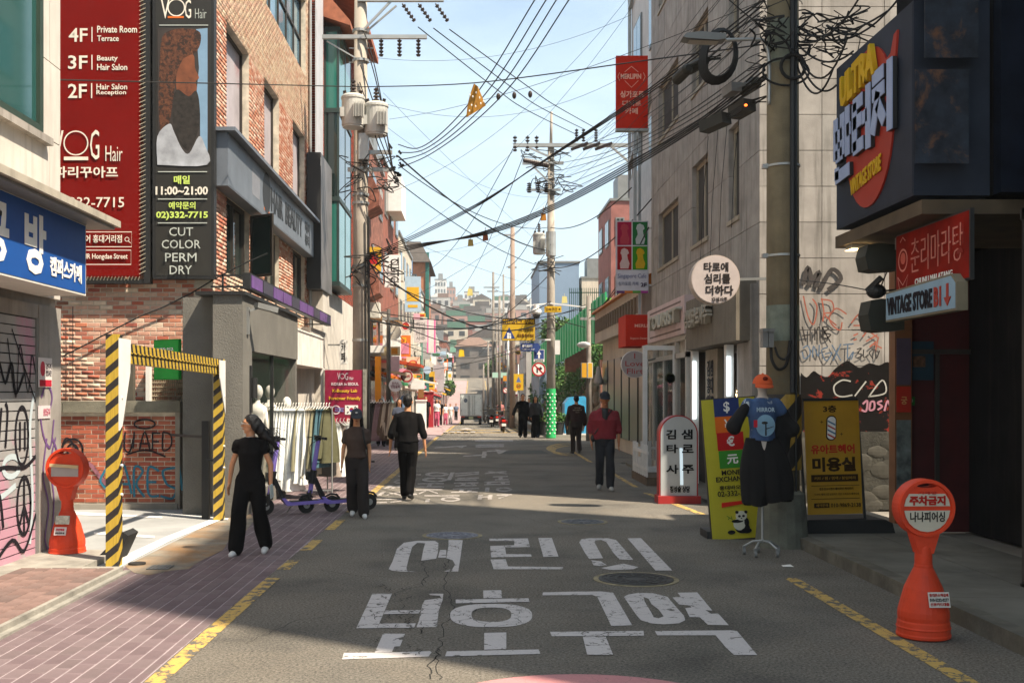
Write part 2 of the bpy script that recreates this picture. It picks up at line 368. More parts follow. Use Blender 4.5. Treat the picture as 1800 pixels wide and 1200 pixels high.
def mk_roadpaint(m, col, wear=.5, cr=.022):
    m.use_nodes = True; n = m.node_tree.nodes; L = m.node_tree.links.new; b = n['Principled BSDF']; b.inputs['Roughness'].default_value = .8
    t = n.new('ShaderNodeTexCoord'); vo = n.new('ShaderNodeTexVoronoi'); vo.feature = 'DISTANCE_TO_EDGE'; vo.inputs['Scale'].default_value = 5.5
    nd = n.new('ShaderNodeTexNoise'); nd.inputs['Scale'].default_value = 9; nd.inputs['Detail'].default_value = 4
    mv = n.new('ShaderNodeMix'); mv.data_type = 'RGBA'; mv.inputs['Factor'].default_value = .13; L(t.outputs['Object'], mv.inputs['A']); L(nd.outputs['Color'], mv.inputs['B']); L(mv.outputs['Result'], vo.inputs[0])
    L(t.outputs['Object'], nd.inputs[0])
    big = n.new('ShaderNodeTexNoise'); big.inputs['Scale'].default_value = .75; big.inputs['Detail'].default_value = 2; L(t.outputs['Object'], big.inputs[0])
    mr = n.new('ShaderNodeMapRange'); mr.inputs[1].default_value = .42; mr.inputs[2].default_value = .66; mr.inputs[3].default_value = 0; mr.inputs[4].default_value = cr; L(big.outputs['Fac'], mr.inputs[0])
    lt = n.new('ShaderNodeMath'); lt.operation = 'LESS_THAN'; L(vo.outputs['Distance'], lt.inputs[0]); L(mr.outputs[0], lt.inputs[1])
    fine = n.new('ShaderNodeTexNoise'); fine.inputs['Scale'].default_value = 7; fine.inputs['Detail'].default_value = 9; fine.inputs['Roughness'].default_value = .72; L(t.outputs['Object'], fine.inputs[0])
    f2 = n.new('ShaderNodeMapRange'); f2.inputs[1].default_value = .40-wear*.14; f2.inputs[2].default_value = .44-wear*.14; f2.inputs[3].default_value = 1; f2.inputs[4].default_value = 0; L(fine.outputs['Fac'], f2.inputs[0])
    mxx = n.new('ShaderNodeMath'); mxx.operation = 'MAXIMUM'; L(lt.outputs[0], mxx.inputs[0]); L(f2.outputs[0], mxx.inputs[1])
    spn = n.new('ShaderNodeTexNoise'); spn.inputs['Scale'].default_value = 60; L(t.outputs['Object'], spn.inputs[0])
    c1 = n.new('ShaderNodeMix'); c1.data_type = 'RGBA'; c1.inputs['A'].default_value = (*[x*.8 for x in col], 1); c1.inputs['B'].default_value = (*[x*1.15 for x in col], 1); L(spn.outputs['Fac'], c1.inputs['Factor'])
    c2 = n.new('ShaderNodeMix'); c2.data_type = 'RGBA'; c2.inputs['B'].default_value = (.10, .09, .075, 1); L(c1.outputs['Result'], c2.inputs['A']); L(mxx.outputs[0], c2.inputs['Factor'])
    L(c2.outputs['Result'], b.inputs['Base Color'])
mk_roadpaint(M_roadw, (.50, .46, .44), .12, .028)
M_roady = bpy.data.materials.new('yellow_road_paint'); mk_roadpaint(M_roady, (.52, .33, .08), -.35, .03)
M_roadp = bpy.data.materials.new('pink_road_paint'); mk_roadpaint(M_roadp, (.48, .2, .2), .5, .01)
M_roadf = bpy.data.materials.new('faded_road_paint'); mk_roadpaint(M_roadf, (.36, .32, .29), -.2, .03)
M_black = mat('black_metal', (.02, .02, .02), .5, var=.1)
M_grey = mat('grey_metal', (.22, .22, .21), .5, var=.15, metal=.3)
M_steel = mat('galvanised_steel', (.42, .42, .4), .45, var=.15, metal=.6)
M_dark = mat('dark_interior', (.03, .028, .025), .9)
M_cable = mat('cable_rubber', (.018, .017, .016), .7, var=0)
M_glassd = glass('dark_window_glass', '1c2a28'); M_glassg = glass('green_window_glass', '2c6e62', .08); M_glassb = glass('blue_window_glass', '5d7f90', .1)
M_cg = glass('clear_shop_glass', '506058', .03, .88)
M_bark = mat('bark', (.10, .075, .05), .95)
M_leaf = mat('green_leaves', (.05, .11, .025), .7, isl=((.035, .085, .015), (.06, .13, .025), (.09, .17, .035), (.045, .10, .03)), var=0)
M_leaf2 = mat('olive_leaves', (.07, .10, .03), .7, isl=((.05, .085, .03), (.08, .12, .035), (.06, .09, .03)), var=0)
E_lamp = mat('warm_lamp_glow', (1, .72, .35), .5, emit=6, var=0); E_tube = mat('white_lamp_glow', (.85, .95, 1), .5, emit=1.1, var=0)

# ------------------------------------------------------------------ the ground
GP = [(-60, 0), (45, 0), (67, -.25), (87, -.8), (115, -1.05), (150, .2), (200, 4.2), (300, 14.5), (400, 27), (600, 44), (1200, 60)]
def gz(y):
    for (a, za), (b, zb) in zip(GP, GP[1:]):
        if y <= b:
            return za+(zb-za)*max(0, (y-a)/(b-a))
    return GP[-1][1]
def sheet(name, x0, x1, ys, dz, m, xs=None, parent=None):
    b = MB(); vs = []; xs = xs or [x0, x1]; n = len(xs)
    for y in ys:
        for x in xs: vs.append(((x(y) if callable(x) else x), y, gz(y)+dz))
    b.add(vs, [(j*n+i, j*n+i+1, (j+1)*n+i+1, (j+1)*n+i) for j in range(len(ys)-1) for i in range(n-1)])
    return struct(b, name, m, parent)
YS = sorted(set([-25, 0, 5, 10, 15, 20, 25, 30, 35, 40, 45]+list(range(45, 230, 4))+list(range(230, 620, 20))+[700, 900, 1200]))
sheet('ground', 0, 0, YS, -.03, M_ground, xs=[-400, -100, -30, -12, -5, 0, 5, 12, 30, 100, 400])
def roadL(y): return -2.0+max(0, y-8)*.012 if y < 60 else -1.376
sheet('road', 0, 0, [y for y in YS if y <= 420], 0, M_asph, xs=[lambda y: -2.2 if y < 20 else -1.95+min(y-20, 40)*.012, .5, 3.76])
sheet('side_street', 3.76, 30, [28, 32, 36, 40, 43], -.002, M_asph)
def gpoly(b, pts, z, zz=0): b.add([tuple(G(u, v, z))[:2]+(z+zz,) for u, v in pts], [tuple(range(len(pts)))])
def ccw(b):   # flip faces whose normal looks down
    for i, f in enumerate(b.f):
        a = sum((b.v[f[k]][0]*b.v[f[(k+1) % len(f)]][1]-b.v[f[(k+1) % len(f)]][0]*b.v[f[k]][1]) for k in range(len(f)))
        if a < 0: b.f[i] = f[::-1]
    return b
z5 = lambda L: [(600+x/4.5, 920+y/4.5) for x, y in L]
z6 = lambda L: [(980+x/4.5, 920+y/4.5) for x, y in L]
GLY = [z5(g) for g in (
 [(375,360),(405,300),(440,200),(495,152),(600,136),(740,138),(768,155),(765,225),(750,278),(632,294),(650,200),(664,156),(600,153),(560,185),(535,270),(515,350),(520,375),(590,382),(470,380),(400,372)],
 [(780,210),(830,210),(828,270),(765,270)],
 [(848,130),(960,132),(945,250),(925,380),(868,380),(900,325),(880,290),(830,275),(848,180)], [(812,378),(862,362),(858,380)],
 [(1170,120),(1475,118),(1492,186),(1295,190),(1303,243),(1500,243),(1505,262),(1185,268),(1178,178),(1368,172),(1368,137),(1172,137)],
 [(1558,115),(1665,115),(1718,262),(1598,264)], [(1180,285),(1300,283),(1318,340),(1755,345),(1745,362),(1205,362)],
 [(245,556),(400,556),(300,790),(280,828),(118,830)], [(348,690),(630,685),(612,712),(334,718)], [(302,792),(590,790),(575,825),(284,826)],
 [(690,556),(808,556),(800,610),(770,690),(755,820),(594,822),(614,770),(642,640),(660,608),(790,590),(780,572),(700,566)],
 [(330,872),(503,874),(465,972),(420,975),(400,1017),(265,1022)], [(20,1025),(410,1020),(700,1010),(715,1018),(690,1052),(430,1062),(5,1075)],
 [(1122,530),(1265,528),(1270,590),(1125,592)], [(905,602),(1480,592),(1490,620),(905,632)],
 [(1130,866),(1305,862),(1305,994),(1130,999)], [(835,1012),(1560,997),(1575,1032),(820,1052)])]
GLY += [z6(g) for g in (
 [(172,150),(190,125),(250,117),(400,117),(465,132),(520,195),(600,288),(490,285),(440,230),(385,145),(345,130),(300,134),(292,150),(360,275),(250,280),(215,230)],
 [(265,290),(345,300),(390,330),(330,335),(285,330)], [(345,352),(520,318),(640,345),(600,362),(420,368)], [(553,118),(660,116),(908,372),(775,372)],
 [(-115,545),(60,540),(340,537),(440,548),(590,805),(425,810),(315,580),(275,565),(-120,568)],
 [(-60,858),(680,850),(685,888),(380,890),(200,891),(-45,893)], [(200,895),(380,894),(440,1040),(235,1040)],
 [(525,580),(560,562),(640,549),(760,552),(870,580),(920,640),(1000,730),(1010,765),(960,790),(840,798),(740,790),(660,765),(620,720),(526,582),(680,582),(690,620),(745,710),(760,742),(800,750),(840,735),(800,680),(745,640),(720,595),(681,581)],
 [(950,548),(1105,545),(1225,690),(1170,685),(1215,715),(1270,712),(1355,805),(1190,802),(1125,742),(1045,740),(1010,670),(1060,665),(1050,650),(960,640),(910,585),(975,580)],
 [(770,852),(1370,846),(1420,852),(1580,1042),(1395,1040),(1330,980),(1250,885),(790,886)])]
b = MB()
for k, g in enumerate(GLY): gpoly(b, g, 0, .004+.0004*(k % 3))
n = 40; o = z5([(1185+325*math.copysign(abs(math.cos(t))**.8, math.cos(t)), 728+92*math.copysign(abs(math.sin(t))**.8, math.sin(t))) for t in [2*math.pi*i/n for i in range(n)]])
q = z5([(1187+158*math.copysign(abs(math.cos(t))**.75, math.cos(t)), 721+56*math.copysign(abs(math.sin(t))**.75, math.sin(t))) for t in [2*math.pi*i/n for i in range(n)]])
for i in range(n): gpoly(b, [o[i], o[(i+1) % n], q[(i+1) % n], q[i]], 0, .004)
struct(ccw(b), 'road_lettering', M_roadw)
# farther lettering and arrows (seen from behind): strokes between picture points of the road surface
z7 = lambda x, y: (640+x/5, 750+y/5)
def pseg(b, x0, y0, x1, y1, k, tv=5, th=19):
    if abs(x1-x0) > abs(y1-y0)*1.6: pts = [z7(x0, y0-tv), z7(x1, y1-tv), z7(x1, y1+tv), z7(x0, y0+tv)]
    else: pts = [z7(x0-th, y0), z7(x0+th, y0), z7(x1+th, y1), z7(x1-th, y1)]
    gpoly(b, pts, 0, .004+.0004*(k % 5))
b = MB(); k = 0
for s in [(300,436,345,424),(345,424,500,420),(260,488,300,468),(300,468,440,462),(440,462,420,490),(275,492,420,494),(190,545,240,512),(240,545,330,512),(205,530,340,530),(130,606,175,570),(200,600,330,570),(220,580,330,602),
          (780,400,745,468),(800,412,1010,398),(800,432,1010,412),(820,455,1010,448),(800,468,990,466),(790,496,1005,492),(800,520,990,516),(880,500,860,518),(960,500,950,516),(780,548,1010,542),(765,575,1000,572),(860,552,850,572),(930,552,925,572),
          (1060,410,1250,392),(1090,392,1250,412),(1130,440,1265,436),(1200,440,1200,462),(1150,466,1270,464),(1055,486,1280,482),(1055,508,1280,504),(1100,488,1095,506),(1220,486,1222,504),(1085,534,1080,572),(1165,600,1300,596),(1180,630,1290,596),(1025,598,1015,638),(1110,598,1105,638),(1020,618,1110,616),
          (470,500,700,498),(460,528,700,528),(580,502,570,526),(455,556,690,552),(560,556,480,590),(560,556,650,586),(530,606,840,606),(560,632,555,662),(440,585,450,600),(110,636,370,640),(90,668,200,664),(230,664,330,650)]:
    pseg(b, *s, k); k += 1
for cx, cy, rx, ry in ((640, 418, 105, 19), (620, 466, 112, 20), (760, 638, 88, 20), (1228, 552, 72, 20)):
    n = 20
    for i in range(n):
        t0, t1 = 2*math.pi*i/n, 2*math.pi*(i+1)/n
        gpoly(b, [z7(cx+a*math.cos(t), cy+c*math.sin(t)) for a, c, t in ((rx, ry, t0), (rx, ry, t1), (rx*.62, ry*.5, t1), (rx*.62, ry*.5, t0))], 0, .0062)
struct(ccw(b), 'further_road_lettering', M_roadf)
b = MB()
for s in [(870,258,1080,246),(1060,216,1050,272),(1080,214,1190,210),(660,182,900,166),(860,164,850,184),(980,162,1230,156),(980,176,1230,172),(620,186,680,178)]: pseg(b, *s, k); k += 1
gpoly(b, [z7(1150, 198), z7(1300, 210), z7(1180, 240)], 0, .005)
for y, x0, x1 in ((122, 975, 1310),): gpoly(b, [z7(x0, y-6), z7(x1, y-6), z7(x1, y+6), z7(x0, y+6)], 0, .005)
for x in range(700, 1000, 60): gpoly(b, [z7(x, 42), z7(x+36, 42), z7(x+34, 50), z7(x-4, 50)], 0, .005)
gpoly(b, [z7(840, 20), z7(900, 8), z7(960, 22), z7(900, 26)], 0, .005)
struct(ccw(b), 'road_arrow', M_roadf)
b = MB(); gpoly(b, [z7(1250, 212), z7(1300, 206), z7(1560, 206), z7(1630, 240), z7(1200, 238)], 0, .006); struct(ccw(b), 'road_patch', mat('dark_patch', (.085, .085, .075), .9))
# yellow lines
b = MB()
def strip(b, x0, x1, y0, y1, z=.004):
    yy = [y0]+[y for y in YS if y0 < y < y1]+[y1]
    for a, c in zip(yy, yy[1:]):
        X0 = (x0(a), x0(c)) if callable(x0) else (x0, x0); w = x1
        b.add([(X0[0], a, gz(a)+z), (X0[0]+w, a, gz(a)+z), (X0[1]+w, c, gz(c)+z), (X0[1], c, gz(c)+z)], [(0, 1, 2, 3)])
xl = lambda y: -2.07+max(0, y-7)*.013 if y < 60 else -1.38
strip(b, xl, .13, 3, 10.5)
for y0, y1 in ((11.0, 11.6), (12.35, 13.2), (14.2, 15.3), (16.3, 17.2), (18.6, 22.5)): strip(b, xl, .13, y0, y1)
strip(b, xl, .13, 22.7, 44)
strip(b, 3.0, .13, 3.5, 10.5)
strip(b, lambda y: 3.3-(y-16)*.085, .12, 16, 19.4); strip(b, 3.02, .1, 20.6, 25); strip(b, 2.95, .1, 28, 33)
strip(b, xl, .13, 46, 200); strip(b, lambda y: 2.5-min(y-46, 60)*.012, .12, 47, 200); strip(b, lambda y: 2.2-min(y-46, 60)*.012, .1, 47, 90)
b.add([(-1.4, 50, gz(50)+.006), (2.3, 50, gz(50)+.006), (2.3, 51, gz(51)+.006), (-1.4, 51, gz(51)+.006)], [(0, 1, 2, 3)])
b.add([(-1.3, 55, gz(55)+.006), (2.2, 55, gz(55)+.006), (2.2, 55.8, gz(55.8)+.006), (-1.3, 55.8, gz(55.8)+.006)], [(0, 1, 2, 3)])
for k in range(3):   # curved yellow paint at the corner by the side street
    pts = [G(1010+38*math.cos(t)-k*4, 792+9*math.sin(t)-k*2) for t in [math.pi*(.5+.09*i) for i in range(12)]]
    stroke(b, V(0, 0, .006+k*.001), X3, Y3, [(p.x, p.y) for p in pts], .14, 0)
struct(ccw(b), 'yellow_road_line', M_roady)
b = MB(); b.add([(.64+1.05*math.cos(t), 5.86+1.05*math.sin(t), .004) for t in [2*math.pi*i/48 for i in range(48)]], [tuple(range(48))]); struct(b, 'pink_road_circle', M_roadp)
# cracks in the asphalt
b = MB(); M_crack = mat('crack', (.022, .02, .017), .95, var=0)
def crack(pts, wd, z=.0015):
    out = []
    for (a, c) in zip(pts, pts[1:]):
        for i in range(7):
            t = i/7; x = a[0]+(c[0]-a[0])*t+random.uniform(-5, 5); y = a[1]+(c[1]-a[1])*t+random.uniform(-1.5, 1.5); g = G(x, y); out.append((g.x, g.y))
    stroke(b, V(0, 0, z), X3, Y3, out, wd, 0)
for pts, wd in (([(783, 1000), (785, 1040), (800, 1065), (778, 1100), (772, 1140), (768, 1165), (775, 1198)], .007), ([(740, 985), (752, 1005), (742, 1028), (700, 1040), (688, 1050)], .007), ([(750, 1015), (730, 1030)], .007),
                ([(783, 1000), (786, 985), (795, 975)], .01), ([(772, 1140), (755, 1170), (760, 1198)], .01), ([(560, 1000), (620, 1010), (700, 1015)], .007), ([(1000, 870), (900, 862), (780, 884)], .012), ([(900, 905), (1000, 930), (1100, 938), (1230, 930)], .006), ([(795, 1090), (830, 1075), (835, 1068)], .012), ([(430, 1130), (520, 1090), (600, 1080)], .006)): crack(pts, wd)
for i in range(26):
    x, y = 690+random.uniform(-35, 50), 1040+random.uniform(-20, 110); crack([(x, y), (x+random.uniform(-14, 14), y+random.uniform(3, 12))], .006, .0058)
struct(b, 'asphalt_crack', M_crack)
# left pavement of purple stamped pavers
sheet('pavement', 0, 0, [3, 8, 12, 16, 20, 25, 30, 35, 40, 45], .004, M_joint, xs=[-3.62, lambda y: xl(y)-.002])
PV = thing('pavement', None, None, (-3, 10, 0)); PV['kind'] = 'structure'
def pavers(root, x0, xr, y0, y1, z, bl, bw, j, m, near, name='paver', th=.005, nmax=300, xl_=None):
    L = []; c = 0; x = x0
    while x < xr:
        y = y0-(bl/2 if c % 2 else 0)
        while y < y1:
            a, e = max(y, y0), min(y+bl, y1)
            lim = xl_(y)-.004 if xl_ else 99
            if e-a > .03 and x < lim-.02: L.append((x, min(x+bw, lim), a, e))
            y += bl+j
        x += bw+j; c += 1
    L.sort(key=lambda q: abs(q[2]-near[1])+abs(q[0]-near[0])*.8)
    cache = {}; off = -absloc(root)
    def geo(mb, w, l, ox=0, oy=0, oz=0, e=.006):
        vs = [(ox, oy, oz), (ox+w, oy, oz), (ox+w, oy+l, oz), (ox, oy+l, oz), (ox+e, oy+e, oz+th), (ox+w-e, oy+e, oz+th), (ox+w-e, oy+l-e, oz+th), (ox+e, oy+l-e, oz+th)]
        mb.add(vs, [(4,5,6,7),(0,1,5,4),(1,2,6,5),(2,3,7,6),(3,0,4,7)])
    for a, e, c0, c1 in L[:nmax]:
        k = (round(e-a, 3), round(c1-c0, 2))
        if k not in cache: mb = MB(); geo(mb, e-a, c1-c0); mb.f.append((3,2,1,0)); mb.m.append(0); cache[k] = mb.mesh(m, name)
        ob = bpy.data.objects.new(name, cache[k]); COL.objects.link(ob); ob.parent = root; ob.location = off+V(a, c0, z+random.uniform(-.002, .001))
    mb = MB()
    for a, e, c0, c1 in L[nmax:]: geo(mb, e-a, c1-c0, a, c0, z+random.uniform(-.002, .001))
    if mb.v: obj(mb, 'further_'+name+'s', m, root, kind='stuff')
pavers(PV, -3.6, -1.5, 5.2, 44, .004, .235, .112, .010, M_purple, (-2.6, 7.5), xl_=xl)
# pink-grey pavement farther on
sheet('further_pavement', 0, 0, [y for y in YS if 44 <= y <= 200], .006, mat('pink_pavement', (.36, .25, .24), .9, var=.2, scale=1), xs=[-3.9, -1.45])
# raised pavement by the shutter
b = MB(); b.box(-4.9, -3.5, 4, 10.75, -.02, .075); b.box(-4.9, -3.9, 10.75, 11.9, -.02, .075)
RP = struct(b, 'left_raised_pavement', M_kerb)
pavers(RP, -4.45, -3.54, 4.1, 10.6, .075, .30, .145, .008, M_redpav, (-4, 8.5), nmax=200, th=.01)
b = MB(); b.box(-3.5, -3.44, 4, 10.8, -.02, .03); struct(b, 'kerb', M_kerb)
# parking court, drive-over ramp with rust, painted lines
b = MB(); b.box(-12, -3.62, 10.8, 17.45, -.02, .012)
struct(b, 'parking_court', mat('court_concrete', (.33, .33, .32), .85, var=.2, scale=1.1, bump=.3))
b = MB(); gpoly(b, [(222, 998), (236, 1008), (262, 1012), (300, 1004), (332, 1001), (350, 988), (392, 968), (402, 951), (432, 934), (447, 915), (440, 903), (385, 914), (300, 950), (215, 988)], 0, .0105)
struct(ccw(b), 'rusty_ramp', mat('rusty_concrete', (.27, .24, .19), .95, var=.4, scale=3, bump=1, col2=(.30, .15, .05), spots=(1.1, .40, .72)))
b = MB()
for L_ in ([(190, 990), (205, 1000), (300, 950), (388, 914), (378, 910), (290, 944)], [(105, 898), (105, 904), (285, 911), (285, 908)], [(165, 935), (165, 939), (272, 946), (272, 942)], [(300, 906), (400, 914), (402, 911), (300, 903)]): gpoly(b, L_, .012, .006)
struct(ccw(b), 'parking_line', M_white)
# right kerb and pavement
b = MB(); b.box(3.75, 3.9, 2.5, 13.2, -.02, .13); struct(b, 'kerb', mat('dirty_kerb', (.15, .135, .105), .95, var=.4, scale=3, bump=.8, bscale=40, col2=(.09, .08, .06), spots=(2, .5, .7)))
M_walk = mat('pavement_concrete', (.17, .155, .125), .92, var=.3, scale=1.5, bump=.7, bscale=70, col2=(.11, .10, .08), spots=(1.1, .5, .65))
RW = MB(); RW.box(3.9, 5.6, 2.5, 16.7, -.02, .08); RW = struct(RW, 'right_pavement', M_walk)
for k in range(11):
    for i in range(2):
        b = MB(); b.box(3.91+i*.84, 3.91+i*.84+.83, 2.6+k*1.26, 2.6+k*1.26+1.25, .08, .12); obj(b, 'slab', M_walk, RW)
b = MB(); b.box(3.76, 4.45, 16.7, 27, -.02, .06); struct(b, 'further_right_pavement', M_walk)
b = MB(); b.box(3.2, 9, 43.0, 43.25, -.02, .12); b.box(2.9, 3.15, 43.3, 75, -1, .12); struct(b, 'kerb', M_kerb)
b = MB(); b.box(3.15, 6, 43.25, 46, -.2, .1); b.add([(3.15,46,.1),(5.6,46,.1),(4.4,92,-.75),(3.0,92,-.75)], [(0,1,2,3)]); struct(b, 'corner_pavement', mat('pale_pavement', (.38, .35, .31), .9, var=.2))
def manhole(u, v, r, label, m):
    c = G(u, v); t = thing('manhole_cover', label, 'manhole cover', (c.x, c.y, 0))
    b = MB(); b.lathe([(r+.05, .002), (r+.05, .006), (r+.01, .007), (r+.01, .004)], c, 40); obj(b, 'rim', mat('rim_mortar', (.30, .25, .15), .9, var=.4, scale=9), t)
    b = MB(); b.lathe([(r, .003), (r, .009), (r-.03, .012), (r-.035, .008), (.001, .008)], c, 40)
    for k in range(3):
        rr = r*(.3+.22*k); b.lathe([(rr, .007), (rr, .0125), (rr+.025, .0125), (rr+.025, .007)], c, 36)
    for k in range(12):
        a = k*math.pi/6; b.beam(c+V(math.cos(a)*r*.32, math.sin(a)*r*.32, .0095), c+V(math.cos(a)*r*.86, math.sin(a)*r*.86, .0095), .02, .006)
    obj(b, 'lid', m, t)
M_iron = mat('cast_iron', (.055, .05, .045), .6, var=.3, scale=12, metal=.4); M_ironb = mat('pale_cast_iron', (.19, .19, .22), .6, var=.5, scale=12, metal=.2)
manhole(1118, 1018, .36, 'dark round manhole cover with yellow rim in the lane below the last big letter', M_iron)
manhole(795, 941, .33, 'pale bluish manhole cover above the first big road letter', M_ironb)
manhole(1024, 917, .30, 'faint grey manhole cover at the edge of the sunlit strip', mat('dusty_cast_iron', (.13, .13, .135), .7, var=.3, scale=10))
t = thing('floor_drain', 'small round drain lid at the foot of the striped gate post', 'drain', tuple(G(241, 993)))
b = MB(); b.lathe([(.09, .01), (.09, .028), (.07, .03), (.0, .028)], G(241, 993), 20); obj(b, 'lid', M_iron, t)
b = MB(); p = G(262, 1000); b.box(p.x, p.x+.22, p.y-.1, p.y+.12, .015, .024)
for i in range(5): b.box(p.x+.02+.04*i, p.x+.035+.04*i, p.y-.08, p.y+.1, .024, .03)
obj(b, 'grate', M_grey, t)
# ------------------------------------------------------------------ left: building with the shutter and the blue sign
NB = thing('shuttered_building', 'pale stone clad building with graffiti roller shutter and blue sign', 'building', (-5, 11, 0))
b = MB(); b.box(-14, -4.76, 2, 12.25, 2.75, 11); b.box(-14, -4.95, 2, 12.25, 0, 2.75); b.box(-4.95, -4.7, 11.66, 12.27, 0, 2.75); b.box(-4.95, -4.71, 2, 11.66, 2.6, 2.75); obj(b, 'wall', mat('grey_pier', (.33, .3, .27), .85, var=.2, scale=2, bump=.4, streak=.3), NB)
M_slat = mat('shutter_metal', (.42, .41, .40), .5, var=.15, scale=2, metal=.2, col2=(.55, .30, .38), spots=(.55, .50, .56))
for k in range(26):
    b = MB(); z = .05+k*.098; b.box(-4.745, -4.72, 6.5, 11.6, z, z+.085); obj(b, 'slat', M_slat, NB)
b = MB(); b.box(-4.8, -4.75, 6.5, 11.6, 0, 2.6); obj(b, 'shutter_backing', M_dark, NB)
b = MB(); b.box(-4.77, -4.705, 11.6, 11.66, 0, 2.6); b.box(-4.78, -4.71, 6.5, 11.6, 0, .045); obj(b, 'shutter_rail', M_grey, NB)
M_g1 = flat('1c1a20', .7); M_g2 = flat('6a4c7c', .7); M_g3 = flat('b8c4c8', .7); M_g4 = flat('2b6e86', .7); M_g5 = flat('c8708c', .7)
def spray(parent, o, R, U, lines, wd, m, z=.004, sm=5):
    b = MB()
    for k, ln in enumerate(lines): stroke(b, o, R, U, curve2([tuple(map(float, p)) for p in ln], sm), wd, z+.0004*(k % 9))
    return obj(b, 'graffiti', m, parent)
def circ(cx, cy, r, ry=None, a0=0, a1=6.4, n=12): return [(cx+r*math.cos(a0+(a1-a0)*i/n), cy+(ry or r)*math.sin(a0+(a1-a0)*i/n)) for i in range(n+1)]
o = V(-4.718, 8.9, 0)
spray(NB, o, Y3, Z3, [circ(2.35, 1.35, .16, .3), [(2.3,1.5),(2.3,1.2)], [(2.42,1.5),(2.42,1.2)], circ(2.4,.62,.17,.3), [(2.4,.9),(2.4,.32)], [(2.4,.62),(2.28,.42)], [(2.4,.62),(2.52,.42)],
   [(1.2,.5),(1.5,.75),(1.8,.5),(1.7,.3),(1.4,.25),(1.6,.1),(2.1,.3),(2.4,.15),(2.7,.5)], [(1.5,.3),(1.6,.65),(1.8,.8),(1.9,.45)], [(1.7,1.9),(1.8,2.1),(1.95,1.9),(2.1,2.1),(2.2,1.8),(2.4,2.0)], [(1.4,1.0),(1.9,1.05),(2.4,1.02),(2.7,1.12)], [(1.8,1.3),(1.86,1.65)],[(1.95,1.25),(2.0,1.6),(1.95,1.7)]], .045, M_g1)
spray(NB, o, Y3, Z3, [[(2.0,2.35),(2.2,1.75),(2.3,2.3),(2.5,1.8),(2.6,2.2),(2.7,2.0)], [(1.6,2.3),(1.8,2.0),(1.7,2.4)], [(2.1,2.45),(2.7,1.7)], [(1.3,1.25),(1.45,1.35),(1.55,1.2),(1.5,1.12),(1.62,1.3),(1.7,1.15)]], .022, M_g1)
spray(NB, o, Y3, Z3, [[(2.55,.2),(2.62,.7),(2.55,1.4),(2.66,1.8)], [(1.2,.9),(1.7,.75),(2.2,.85)], circ(2.1,1.05,.2,.1)], .06, M_g3, .003)
spray(NB, V(-4.5, 0, 0)+V(-.02, 0, 0)+V(0, 11.55, 0)-V(.178, 0, 0), Y3, Z3, [[(.15,1.75),(.3,1.9),(.45,1.75),(.3,1.55),(.12,1.65),(.2,1.35),(.4,1.2),(.5,1.5)], [(.3,1.3),(.2,.9),(.35,.55),(.25,.2),(.4,.1),(.5,.6),(.4,1.0),(.55,1.3)], [(.45,1.3),(.6,1.1),(.5,.8)]], .035, M_g2)
# notices on the pier (on its street side and end)
b = MB(); b.ob(V(-4.7, 11.62, 1.86), Y3, Z3, 0, .36, 0, .32, .002, .012); f = obj(b, 'notice', flat('d8d0cc'), NB)
b = MB(); b.ob(V(-4.7, 11.62, 1.86), Y3, Z3, .02, .34, .01, .08, .012, .016); obj(b, 'red_band', flat('b8283a'), f)
b = MB(); b.disc(V(-4.7, 11.62, 1.86), Y3, Z3, .1, .2, .06, .08, .012, .016); obj(b, 'red_disc', flat('c04050'), f)
text('금연구역\n영업시간', f, V(-4.7, 11.8, 1.98)+X3*.013, Y3, Z3, .16, .14, flat('4a4448'), .003, .01)
b = MB(); b.ob(V(-4.7, 11.62, 1.52), Y3, Z3, 0, .32, 0, .14, .002, .01); f = obj(b, 'notice', flat('cfc4c4'), NB)
text('출입금지', f, V(-4.7, 11.74, 1.55)+X3*.011, Y3, Z3, .18, .08, flat('b06070'), .003, .01)
# upper storey: stone panels and the framed window
hol = [(7.4, 9.75, 1.75, 5.2)]
j = .012; y = 0.0; rows = [(0, .86), (.872, 1.74), (1.752, 2.6), (2.612, 3.5), (3.512, 4.4), (4.412, 5.3), (5.312, 6.2)]
for r, (a, c) in enumerate(rows):
    x = 4-.6*(r % 2)
    while x < 10.25:
        for q in rect_minus((max(x, 4), min(x+1.3, 10.26), a, c), hol):
            b = MB(); b.ob(V(-4.755, 2, 2.85), Y3, Z3, *q, 0, .05); obj(b, 'panel', mat('pale_stone', (.56, .50, .44), .8, var=.1, scale=2, bump=.15, isl=((.58,.53,.47),(.62,.56,.50)), streak=.25), NB)
        x += 1.312
f = window(NB, V(-4.72, 9.4, 4.6), Y3, Z3, 2.35, 3.4, mat('green_window_frame', (.03, .05, .035), .5), glass('reflecting_glass', '24504c', .05), inset=.0, fw=.09, cols=2, rows=2)
b = MB(); b.box(-4.76, -4.62, 9.3, 11.85, 4.5, 4.58); obj(b, 'sill', M_stone, NB)
t = thing('metal_canopy', 'weathered beige metal canopy right above the blue sign', 'canopy', (-4.5, 10, 3.6))
b = MB(); b.prism([(0, 0), (.85, -.03), (.85, .04), (0, .22)], V(-4.7, 2, 3.62), X3, Z3, -9.75, 0); obj(b, 'roof_sheet', mat('beige_sheet', (.45, .40, .32), .6, var=.2, streak=.4), t)
b = MB(); b.box(-4.7, -3.9, 2, 11.7, 3.56, 3.585); obj(b, 'soffit', M_grey, t)
M_blue = flat('1d4f96', .5); M_wl = flat('ece8e0', .5)
sy = lambda y: (y-5)/6.4; sz = lambda z: (z-2.82)/.75
